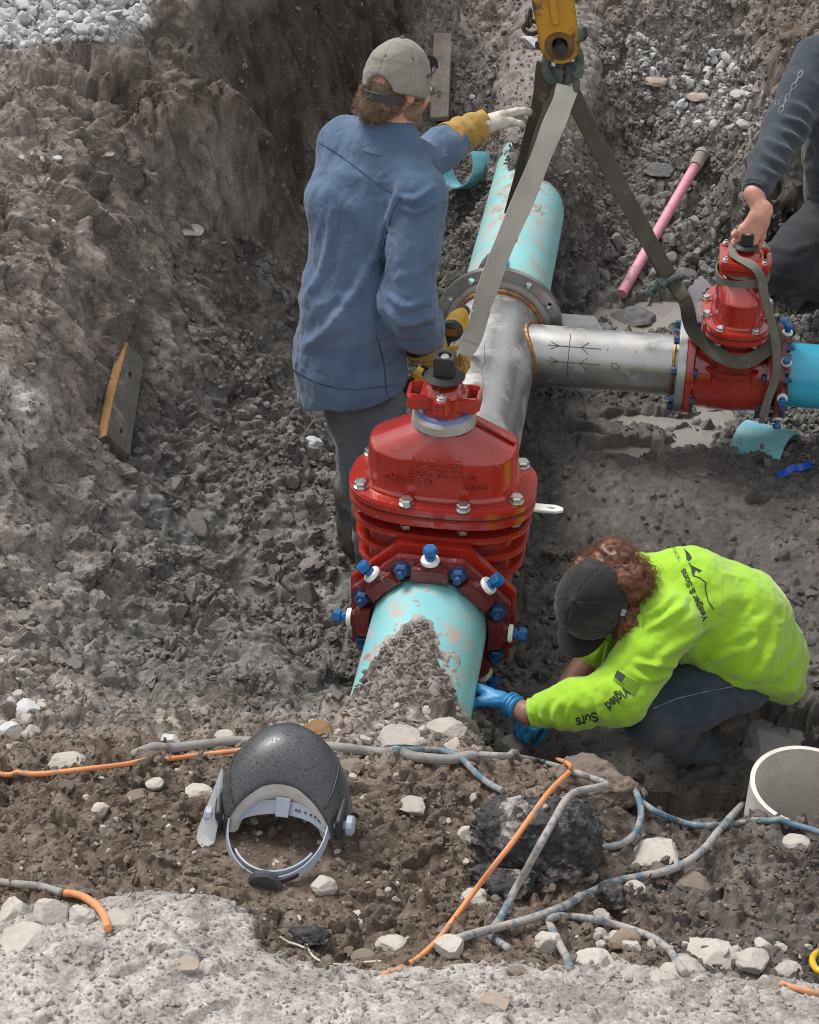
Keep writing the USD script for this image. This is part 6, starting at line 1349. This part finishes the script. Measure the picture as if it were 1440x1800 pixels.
line('extension_cord', 'orange cord running from the left edge to the face shield', 'cord', [(-10, 1366), (60, 1362), (150, 1352), (230, 1343), (310, 1333), (380, 1324), (430, 1319), (480, 1322)], .0055, cord_o)
line('hose', 'thick grey mud-coated hose along the crest behind the face shield', 'hose', [(230, 1331), (290, 1318), (350, 1310), (420, 1304), (500, 1306), (590, 1314), (660, 1322), (730, 1331), (800, 1337), (860, 1336)], .0112, hose_g)
line('hose', 'blue hose crossing the grey hose and dropping behind the asphalt lump', 'hose', [(690, 1319), (735, 1318), (780, 1320), (812, 1334), (835, 1358), (860, 1378), (885, 1391)], .0070, hose_b, .012)
line('hose', 'mud-caked blue hose bent over the top of the asphalt lump', 'hose', [(840, 1326), (900, 1330), (950, 1338), (1000, 1354), (1040, 1368), (1066, 1378), (1050, 1384), (1012, 1392), (992, 1410), (975, 1440), (955, 1475), (925, 1530), (905, 1565), (885, 1605), (866, 1634), (862, 1643), (875, 1655), (895, 1668)], .0070, hose_m, .008, [0, 0, .01, .03, .06, .09, .10, .13, .165, .175, .16, .10, .05, .02, .0, 0, 0, 0])
line('extension_cord', 'orange cord crossing the asphalt lump down to the pale gravel', 'cord', [(978, 1334), (998, 1342), (1003, 1354), (985, 1372), (962, 1396), (930, 1440), (900, 1482), (870, 1520), (838, 1562), (800, 1612), (772, 1650), (735, 1685), (700, 1705), (672, 1714)], .0052, cord_o, .006, [.03, .07, .10, .14, .18, .185, .15, .10, .05, .02, .01, 0, 0, 0])
line('hose', 'blue hose curling up in a loop beside the brown clay lump', 'hose', [(1045, 1487), (1075, 1488), (1100, 1480), (1118, 1462), (1127, 1435), (1124, 1408), (1116, 1390), (1107, 1392), (1110, 1402), (1128, 1410), (1155, 1428), (1200, 1446), (1245, 1453), (1300, 1448), (1350, 1444), (1400, 1451), (1450, 1466)], .0070, hose_b, .006, [0, 0, .01, .03, .04, .05, .05, .04, .02, .02, .01, .0, 0, 0, 0, 0, 0])
line('hose', 'long mud-caked blue hose with a free end near the white pipe', 'hose', [(1306, 1412), (1285, 1436), (1262, 1462), (1240, 1490), (1200, 1520), (1150, 1537), (1090, 1548), (1045, 1566), (990, 1594), (930, 1616), (870, 1632), (825, 1644), (790, 1656), (760, 1668)], .0078, hose_m, .006, [.03, .03, .02, .01, .0, 0, 0, .01, .02, .01, .01, 0, 0, 0])
line('hose', 'short mud-caked hose arching round the brown round rock', 'hose', [(1003, 1702), (995, 1682), (980, 1652), (966, 1622), (975, 1612), (1000, 1611), (1040, 1616), (1075, 1624), (1110, 1634), (1150, 1650), (1178, 1672), (1192, 1695), (1205, 1712)], .0070, hose_m, .006)
line('extension_cord', 'grey and orange cord end among the pale rocks at lower left', 'cord', [(110, 1570), (140, 1574), (165, 1588), (182, 1608), (190, 1634)], .0065, cord_o, .012)
line('hose', 'thin dark hose leading in from the left edge to the pale rocks', 'hose', [(-10, 1549), (30, 1554), (70, 1558), (112, 1570)], .0065, hose_g, .010)
line('twine', 'thin pale twine lying on the dirt below the face shield', 'twine', [(491, 1646), (505, 1656), (530, 1664), (548, 1680), (570, 1692), (610, 1697), (640, 1692), (672, 1690)], .0022, twine, .003)
line('extension_cord', 'orange cord lying on the gravel at the lower right edge', 'cord', [(1370, 1728), (1400, 1738), (1450, 1748)], .0052, cord_o, .004)
line('yellow_hose', 'yellow hose loop cut off by the right edge', 'hose', [(1452, 1671), (1434, 1677), (1428, 1690), (1436, 1705), (1452, 1712)], .0062, yhose, .008)

# ================================================================== rocks
def rock_m(name, a, b, c, d=None): return mat(name, [(.25, a), (.5, b), (.75, c)], 14, rough=(.8, .95), bump=.6, bscale=60, bdist=.004, dirt=d, rand=.12)
lime = rock_m('pale_limestone', (.25, .225, .195), (.37, .34, .305), (.48, .455, .42), ((.16, .125, .10), .58, .08, 12))
chalkr = rock_m('white_crushed_stone', (.30, .295, .29), (.42, .415, .41), (.52, .515, .51), ((.24, .215, .195), .57, .08, 14))
tanr = rock_m('tan_stone', (.24, .19, .15), (.33, .27, .225), (.42, .36, .31), ((.16, .135, .12), .6, .08, 12))
brownr = rock_m('dirt_covered_stone', (.115, .088, .066), (.17, .135, .105), (.25, .21, .175))
greyr = rock_m('grey_gravel_stone', (.115, .105, .098), (.175, .163, .152), (.26, .245, .23))
darkr = rock_m('dark_boulder', (.065, .063, .062), (.11, .107, .105), (.17, .166, .162))
clodm = rock_m('yellow_clay_lump', (.13, .075, .028), (.20, .12, .048), (.26, .17, .075))
browns = rock_m('brown_soil_crumb', (.105, .080, .062), (.165, .128, .100), (.23, .185, .150))
claybr = rock_m('brown_clay', (.085, .064, .049), (.14, .108, .084), (.20, .158, .126), ((.075, .057, .044), .55, .08, 16))
asph = mat('asphalt', [(.30, (.011, .011, .012)), (.5, (.026, .025, .026)), (.7, (.085, .080, .077))], 60, detail=4, rough=(.6, .9), bump=1.0, bscale=120, bdist=.006, dirt=((.34, .305, .29), .565, .04, 12))
def rock(seed, size, rough=.5, sub=3, cuts=7):
    """A stone: noise-swollen ball with flat broken faces; its size along x, y, z."""
    g = np.random.default_rng(seed); m = icosphere(sub, 1.0); v = np.array(m.vertices)
    v = v * (1 + rough * .55 * (meshkit.fbm(v * 1.3 + g.uniform(0, 50, 3), 3, seed) - .5))[:, None]
    for _ in range(cuts):
        n = g.normal(0, 1, 3); n /= np.linalg.norm(n); h = g.uniform(.52, .85); d = v @ n - h; v = v - np.maximum(d, 0)[:, None] * n * .96
    v = v * (1 + rough * .22 * (meshkit.fbm(v * 4 + g.uniform(0, 50, 3), 4, seed + 1) - .5) + .05 * (meshkit.noise(v * 14, seed) - .5) * (sub > 3))[:, None]
    v = (v - (v.max(0) + v.min(0)) / 2) / (v.max(0) - v.min(0)) * np.asarray(size)
    a = g.uniform(0, 6.28); c, s = math.cos(a) , math.sin(a)
    return v, np.array(m.faces)
def put_rock(px, py, w, h, mt, label, seed, cat='rock', sub=4, rough=.5, name='rock', group=None, sink=.25, lift=0.0):
    """A stone seen w by h pixels round a pixel, standing on the ground there."""
    q = hit(px, py + h * .25); s = FPX / ((q - CAM) @ FW); W = w / s; D = W * .85; Hh = max(.35 * W, min(1.1 * W, (h / s - D * .55) / .78))
    v, f = rock(seed, (W, D, Hh), rough, sub)
    o = q + [0, 0, Hh * (.5 - sink) + lift]
    return single(name, (v + o, f), mt, label, cat, 40, group)
big_rocks = [
 (570, 1553, 48, 50, lime, 'smooth pale stone just right of the face shield', .2), (33, 1592, 74, 76, lime, 'large pale rock at the far left of the lower left rocks', .5), (95, 1597, 70, 74, lime, 'tall pale rock second from the left edge, under the cord', .5),
 (146, 1604, 50, 50, lime, 'small pale rock between the tall rock and the cord end', .5), (46, 1648, 92, 50, lime, 'flat pale rock below the two large lower left rocks', .5), (212, 1610, 66, 44, lime, 'pale rock right of the orange cord end at lower left', .5),
 (722, 1411, 52, 36, lime, 'pale stone alone on brown dirt between shield and asphalt lump', .5), (176, 1421, 34, 38, lime, 'small pale angular stone on the left of the brown bank', .5), (272, 1374, 34, 26, lime, 'small rounded pale stone below the orange cord', .3),
 (612, 1341, 56, 42, brownr, 'brown rounded rock touching the grey hose beside the face shield', .5), (703, 1290, 72, 42, lime, 'pale rock on the crest just below the buried pipe', .5), (782, 1280, 78, 46, lime, 'wide pale rock on the crest right of the buried pipe', .5),
 (688, 1222, 62, 50, lime, 'pale rock resting on top of the near blue pipe', .4), (893, 1302, 52, 56, lime, 'pale rock at the end of the crest by the blue glove', .5), (823, 1460, 40, 46, lime, 'pale stone tucked against the left of the asphalt lump', .4),
 (1150, 1494, 96, 62, lime, 'wide pale rock right of the blue hose loop', .5), (1052, 1338 + 270, 42, 40, lime, 'pale stone above the round brown rock', .5), (1095, 1645, 62, 66, brownr, 'round brown rock with the muddy hose behind it', .25),
 (1252, 1668, 104, 78, lime, 'largest pale rock in the lower right row', .6), (1204, 1696, 70, 46, lime, 'low pale rock left of the largest lower right rock', .6), (1322, 1682, 62, 52, lime, 'pale angular rock right of the largest lower right rock', .6),
 (1382, 1700, 56, 50, lime, 'pale rock next to the yellow hose loop', .6), (1042, 1686, 78, 46, lime, 'pale rock below the short arching hose', .6), (962, 1650, 48, 54, lime, 'pale rock inside the bend of the short hose', .5), (1116, 1712, 66, 40, lime, 'pale rock below the round brown rock', .6),
 (789, 1662, 54, 56, lime, 'upright pale stone beside the end of the long hose', .3), (688, 1656, 58, 34, lime, 'flat pale stone above the orange cord end', .5), (640, 1678, 48, 34, brownr, 'dirty stone beside the twine end', .5), (832, 1572, 46, 40, lime, 'pale stone left of the bent muddy hose', .5),
 (1115, 1556, 38, 26, lime, 'small pale stone against the long hose', .5), (331, 1691, 42, 30, tanr, 'flat grey-brown slab on the pale gravel', .5), (907, 1706, 36, 36, brownr, 'dark brown clod on the pale gravel', .6), (735, 1708, 34, 30, lime, 'pale pebble at the edge of the gravel by the orange cord', .4),
 (1215, 1548, 64, 34, brownr, 'muddy brown stone beside the long hose', .5), (1400, 1475, 50, 36, lime, 'pale stone at the right edge above the wet bank', .5), (350, 1385, 50, 36, lime, 'pale stone left of the face shield', .5), (240, 1395, 40, 30, brownr, 'brown lump below the orange cord', .5),
 (335, 400, 48, 32, lime, 'pale stone lying on the left slope under the gravel pile', .4), (186, 268, 34, 28, tanr, 'tan stone on the upper left slope', .4), (100, 277, 20, 16, chalkr, 'small white stone on the upper left slope', .3), (547, 775, 46, 40, chalkr, 'white lump of stone in the mud left of the worker’s leg', .6),
 (1153, 138, 50, 34, tanr, 'tan rock in the far gravel', .4), (1224, 166, 40, 30, tanr, 'tan angular rock right of the far gravel’s middle', .4), (1300, 163, 36, 30, chalkr, 'white rock at the right end of the far gravel', .5), (1310, 215, 34, 30, chalkr, 'pale rock below the far gravel’s right end', .5), (938, 70, 54, 34, chalkr, 'white chunk beside the chain ring', .6),
 (835, 169, 20, 12, chalkr, 'small white pebble above the white glove', .2), (1113, 549, 80, 62, darkr, 'dark boulder standing in the puddle behind the tee branch', .6), (1192, 594, 34, 26, darkr, 'small dark stone between the boulder and the valve flange', .6), (1160, 292, 64, 46, darkr, 'dark clod beside the pink pole’s coupling', .6),
 (45, 1240, 56, 46, chalkr, 'white rock in the left mud above the orange cord', .5), (18, 1280, 46, 46, chalkr, 'white rock at the left edge above the orange cord', .5), (300, 1298, 36, 34, chalkr, 'white stone behind the grey hose', .5), (395, 1290, 40, 30, lime, 'pale stone on the crest left of the face shield', .5), (120, 1340, 70, 34, lime, 'dirty pale rock under the orange cord at left', .6),
 (560, 1280, 56, 26, clodm, 'ochre clay lump behind the face shield', .7), (1165, 1720, 50, 36, lime, 'pale rock between the two lower right pale rocks', .6), (870, 1760, 60, 24, tanr, 'flat stone set in the pale gravel at the bottom', .5)]
for i, (px, py, w, h, mt, label, rg) in enumerate(big_rocks): put_rock(px, py, w, h, mt, label, 100 + i, rough=rg + .25)
# asphalt lump, in two stacked pieces as seen
q = hit(940, 1520); s = FPX / ((q - CAM) @ FW)
def lump(seed, size, o, name, label, cat, mt, rg=.5, sub=5):
    v, f = rock(seed, size, rg, sub, 9); n = vnorm(v, f)
    d = (meshkit.fbm(v * 30, 3, seed) - .5) * .016 + (meshkit.fbm(v * 120, 2, seed + 5) - .5) * .010
    return single(name, (v + n * d[:, None] + o, f), mt, label, cat, 24)
lump(301, (.262, .20, .185), q + [0, .03, .055], 'asphalt_lump', 'large black broken asphalt lump with pale dusty top', 'asphalt', asph, .75)
q2 = hit(900, 1580); lump(302, (.14, .08, .05), q2 + [-.01, .03, .012], 'asphalt_lump', 'small black asphalt piece under the large lump', 'asphalt', asph)
q2 = hit(1075, 1580); lump(303, (.055, .05, .035), q2 + [0, 0, .01], 'asphalt_lump', 'small black asphalt piece right of the large lump', 'asphalt', asph, .5, 4)
q2 = hit(545, 1650); lump(304, (.075, .045, .03), q2 + [0, 0, .008], 'asphalt_lump', 'black asphalt crumb by the pale twine', 'asphalt', asph, .5, 4)
q2 = hit(1060, 1400); 
# brown clay lump right of the asphalt
q2 = hit(1035, 1405); v, f = rock(305, (.22, .14, .10), .8, 5, 3); n = vnorm(v, f); d = (meshkit.fbm(v * 40, 4, 9) - .5) * .03
single('clay_lump', (v + n * d[:, None] + q2 + [.02, .05, -.01], f), claybr, 'brown crumbly clay lump behind the asphalt', 'clay', 50)
# smooth tan clay mound at the far top
q2 = atz(1140, 40, .60); v, f = rock(306, (.62, .55, .42), .3, 5, 2); n = vnorm(v, f); d = (meshkit.fbm(v * 9, 4, 12) - .5) * .05
tancl = mat('tan_clay', [(.3, (.17, .145, .11)), (.7, (.25, .215, .165))], 5, rough=(.7, .85), bump=.4, bscale=30, bdist=.006, stretch=(1, 3, 3))
single('clay_mound', (v + n * d[:, None] + q2 + [.0, .25, .04], f), tancl, 'smooth tan clay mound at the far end of the trench', 'clay', 50)

# ---- countable small stones
def scatter(name, label, cat, group, mt, n, region, size, seed, sub=1, rough=.9, lift=.12, names=None):
    g = np.random.default_rng(seed); poly = Polygon(region); a = poly.bounds; k = 0
    while k < n:
        px, py = g.uniform(a[0], a[2]), g.uniform(a[1], a[3])
        if not poly.contains(Point(px, py)): continue
        q = hit(px, py); w = g.uniform(*size) * g.choice([1, 1, 1.35]); v, f = rock(int(g.integers(1e6)), (w, w * g.uniform(.6, 1), w * g.uniform(.45, .8)), rough, sub, 11)
        R = trimesh.transformations.random_rotation_matrix(g.uniform(0, 1, 3))[:3, :3]
        single(name, (v @ R.T + q + [0, 0, w * lift], f), mt, names(px, py) if names else label, cat, 22, group); k += 1
def where(marks):
    return lambda px, py: min(marks, key=lambda m: (m[0] - px)**2 + (m[1] - py)**2)[2]
scatter('crushed_stone', None, 'crushed stone', 'white crushed stones piled at the upper left', chalkr, 290, [(-5, -5), (262, -5), (268, 40), (215, 72), (140, 70), (60, 82), (-5, 88)], (.026, .048), 401, 2,
        names=where([(60, 40, 'white crushed stone in the pile at the upper left corner, left half'), (210, 40, 'white crushed stone in the pile at the upper left corner, right half')]))
scatter('pebble', None, 'pebble', 'small pale pebbles on the near bank', lime, 80, [(0, 1370), (360, 1345), (640, 1330), (850, 1340), (820, 1600), (650, 1690), (460, 1640), (220, 1560), (0, 1530)], (.006, .017), 402, 2, .7,
        names=where([(120, 1450, 'small pale pebble on the brown bank far left of the face shield'), (330, 1450, 'small pale pebble on the brown bank close left of the face shield'), (500, 1560, 'small pale pebble on the dirt inside or below the face shield harness'), (640, 1400, 'small pale pebble on the brown bank right of the face shield'), (740, 1560, 'small pale pebble on the dirt beside the long orange cord')]))
scatter('stone', None, 'stone', 'small pale stones on the crest', lime, 55, [(600, 1255), (680, 1180), (780, 1180), (880, 1290), (910, 1330), (560, 1320), (420, 1300)], (.010, .030), 403, 2, .8,
        names=where([(500, 1300, 'small pale stone on the crest behind the face shield'), (650, 1290, 'small pale stone on the crest left of the buried pipe'), (730, 1210, 'small pale stone on the dirt heaped over the near pipe'), (830, 1300, 'small pale stone on the crest right of the buried pipe')]))
scatter('stone', None, 'stone', 'pale stones in the far gravel', chalkr, 85, [(1080, 60), (1240, 75), (1320, 110), (1325, 230), (1250, 230), (1180, 215), (1120, 120)], (.022, .060), 404, 2, .9,
        names=where([(1120, 110, 'pale stone in the far gravel below the clay mound'), (1230, 110, 'pale stone at the top of the far gravel heap'), (1290, 200, 'pale stone at the right foot of the far gravel heap'), (1200, 210, 'pale stone at the lower left of the far gravel heap')]))
scatter('stone', None, 'stone', 'grey stones right of the far pipe', greyr, 60, [(1040, 330), (1080, 320), (1230, 330), (1270, 370), (1250, 480), (1180, 510), (1050, 500)], (.045, .070), 405, 2, .9,
        names=where([(1070, 400, 'grey stone between the far pipe and the olive strap'), (1150, 350, 'grey stone between the olive strap and the pink pole'), (1230, 420, 'grey stone between the pink pole and the smaller valve')]))
scatter('pebble', None, 'pebble', 'pale pebbles on the left slope', lime, 60, [(0, 250), (300, 330), (480, 430), (520, 600), (330, 620), (60, 500)], (.008, .022), 406, 2, .7,
        names=where([(100, 350, 'pale pebble high on the left slope'), (300, 430, 'pale pebble halfway down the left slope'), (420, 560, 'pale pebble at the foot of the left slope')]))
scatter('stone', None, 'stone', 'pale stones at lower right', lime, 45, [(980, 1640), (1440, 1660), (1440, 1740), (1000, 1715)], (.012, .034), 407, 2, .9,
        names=where([(1050, 1690, 'pale stone near the short arching hose'), (1200, 1700, 'pale stone in the row left of the largest lower right rock'), (1370, 1700, 'pale stone in the row right of the largest lower right rock')]))
scatter('stone', 'pale stone among the lumps left of the worker’s legs', 'stone', 'pale stones left of the worker', greyr, 30, [(380, 690), (590, 690), (600, 790), (420, 800)], (.012, .034), 408, 2, .9)
scatter('stone', 'pale stone in the mud near the left edge above the cord', 'stone', 'pale stones near the left edge', lime, 22, [(0, 1130), (60, 1120), (110, 1250), (50, 1340), (0, 1340)], (.016, .045), 409, 2, .9)
# ---- uncountable crumbs
def crumb(seed, sub=2):
    g = np.random.default_rng(seed); m = icosphere(sub, 1.0); v = np.array(m.vertices); o = g.uniform(0, 50, 3)
    v = v * (.55 + .9 * meshkit.fbm(v * 1.1 + o, 2, seed) + .75 * (meshkit.noise(v * 2.7 + o, seed) - .5))[:, None]
    for _ in range(4):
        n = g.normal(0, 1, 3); n /= np.linalg.norm(n); h = g.uniform(.5, .8); d = v @ n - h; v = v - np.maximum(d, 0)[:, None] * n
    v = v * [1, g.uniform(.7, 1), g.uniform(.5, .75)]
    return v / (v.max(0) - v.min(0)).max(), np.array(m.faces)
def crumbs(name, label, mt, n, weight, size, seed, at=None):
    g = np.random.default_rng(seed); path = '/World/' + name
    pi = UsdGeom.PointInstancer.Define(stage, path); tg = []
    for k in range(5):
        v, f = crumb(900 + seed * 9 + k); usdkit.mesh(stage, f'{path}/piece_{k + 1:03d}', (v, f), mt, 28); tg.append(f'{path}/piece_{k + 1:03d}')
    pi.CreatePrototypesRel().SetTargets(tg)
    ok = np.nonzero((np.abs(x) < 2.0) & (y > 1.35) & (y < 9.2))[0]; cellA = (np.gradient(AX)[:, None] * np.gradient(AY)[None]).ravel()[ok]
    p = weight[ok] * cellA; p = np.maximum(p, 0); i = ok[g.choice(len(ok), n, p=p / p.sum())]
    sc = size[0] * (size[1] / size[0])**(g.uniform(0, 1, n)**1.8)
    pos = np.stack([px3[i], py3[i], pz3[i] + sc * .08 * (sc < .03)], 1) + np.stack([g.uniform(-.004, .004, n), g.uniform(-.004, .004, n), 0 * sc], 1)
    if at is not None: pos = at[g.integers(0, len(at), n)] + g.normal(0, .003, (n, 3)) + [0, 0, .002]
    qs = g.normal(0, 1, (n, 4)); qs /= np.linalg.norm(qs, axis=1, keepdims=True)
    pi.CreatePositionsAttr(Vt.Vec3fArray.FromNumpy(pos.astype(np.float32))); pi.CreateScalesAttr(Vt.Vec3fArray.FromNumpy(np.repeat(sc[:, None], 3, 1).astype(np.float32)))
    pi.CreateOrientationsAttr(Vt.QuathArray([Gf.Quath(float(a), float(b), float(c), float(e)) for a, b, c, e in qs])); pi.CreateProtoIndicesAttr(Vt.IntArray(g.integers(0, 5, n).tolist()))
    return tag(pi, label, 'soil' if 'soil' in name or 'clod' in name else 'gravel', None, 'stuff')
wets = mat('wet_mud_clod', [(.25, (.048, .042, .037)), (.5, (.085, .075, .067)), (.75, (.14, .125, .112))], 14, rough=(.5, .8), bump=.5, bscale=70, bdist=.004, rand=.15)
drys = rock_m('dry_soil_crumb', (.11, .09, .076), (.18, .152, .132), (.27, .236, .208))
greys = rock_m('grey_soil_clod', (.085, .077, .070), (.15, .137, .127), (.24, .222, .208))
pales = rock_m('pale_gravel_grain', (.24, .215, .195), (.34, .315, .29), (.45, .425, .40))
patch = sm(.42, .6, v1)
crumbs('heap_crumbs', 'grey soil crumbs on the heaps over the pipes', drys, 3500, W_mid, (.005, .024), 7, np.vstack(MOUND))
crumbs('white_gravel', 'small white gravel filling the upper left pile', chalkr, 2600, W_pile, (.014, .038), 8)
crumbs('fine_soil_grains', 'fine dry soil grains over the left slope and trench', drys, 42000, W_mid * (.4 + dryw[:, 0]) * (1 - .9 * np.clip(W_wall * 2, 0, 1)), (.003, .012), 9)
crumbs('soil_lumps', 'lumps of grey soil left of the large valve', greys, 170, W_left * (y > 3.2), (.03, .10), 12)
crumbs('mud_lumps', 'wet mud lumps on the pit floor right of the valve', wets, 260, W_floor * (1 - smooth_mud) * (x > .35) * (pw < .3), (.035, .085), 13)
crumbs('pale_rubble', 'pale rubble in the far gravel heap', chalkr, 900, W_rub, (.012, .05), 14)
crumbs('grey_rubble', 'grey rubble in the far gravel heap', greyr, 1200, W_rub, (.012, .05), 15)
crumbs('pale_soil_grains', 'pale grit over the left slope and trench', pales, 6000, W_mid * (.2 + dryw[:, 0]) * (1 - np.clip(W_wall * 2, 0, 1)), (.003, .010), 10)
crumbs('pale_bank_grit', 'pale grit over the near bank', pales, 5000, W_bank, (.002, .009), 11)
crumbs('brown_soil_crumbs', 'loose brown soil crumbs covering the near bank', browns, 22000, W_bank * (1 - .7 * W_wetbank) * (1 - .7 * blob(493, 1495, 1.18, .14, .14, 4)), (.0035, .024), 1)
crumbs('wet_mud_clods', 'wet dark mud clods over the pit floor', wets, 8500, (W_floor * (1 - .8 * smooth_mud) * (.15 + pat) + W_wetbank * .5) * (pw < .3), (.006, .038), 2)
crumbs('dry_soil_crumbs', 'dry soil crumbs down the side slope and trench', drys, 18000, W_mid * dryw[:, 0] * (.15 + patch) * (1 - .9 * np.clip(W_wall * 2, 0, 1)), (.005, .036), 3)
crumbs('grey_soil_clods', 'grey soil clods heaped left of the valve', greys, 14000, W_mid * (1 - dryw[:, 0]) * (.12 + pat), (.006, .045), 4)
crumbs('pale_gravel', 'pale gravel grains trodden into the ground at the bottom', pales, 16000, W_grav * sm(1.2, 1.5, y), (.002, .015), 5)
tr = np.clip(blob(1150, 430, .1, .35, .7) + blob(830, 380, .12, .22, .6) + .7 * blob(1200, 150, .4, .4, .5) + .7 * blob(1400, 560, .08, .3, .3) + .8 * blob(1420, 740, .1, .3, .2), 0, 1)
crumbs('trench_gravel', 'grey gravel beside the far pipe', greyr, 9000, tr * (pw < .35), (.012, .062), 6)
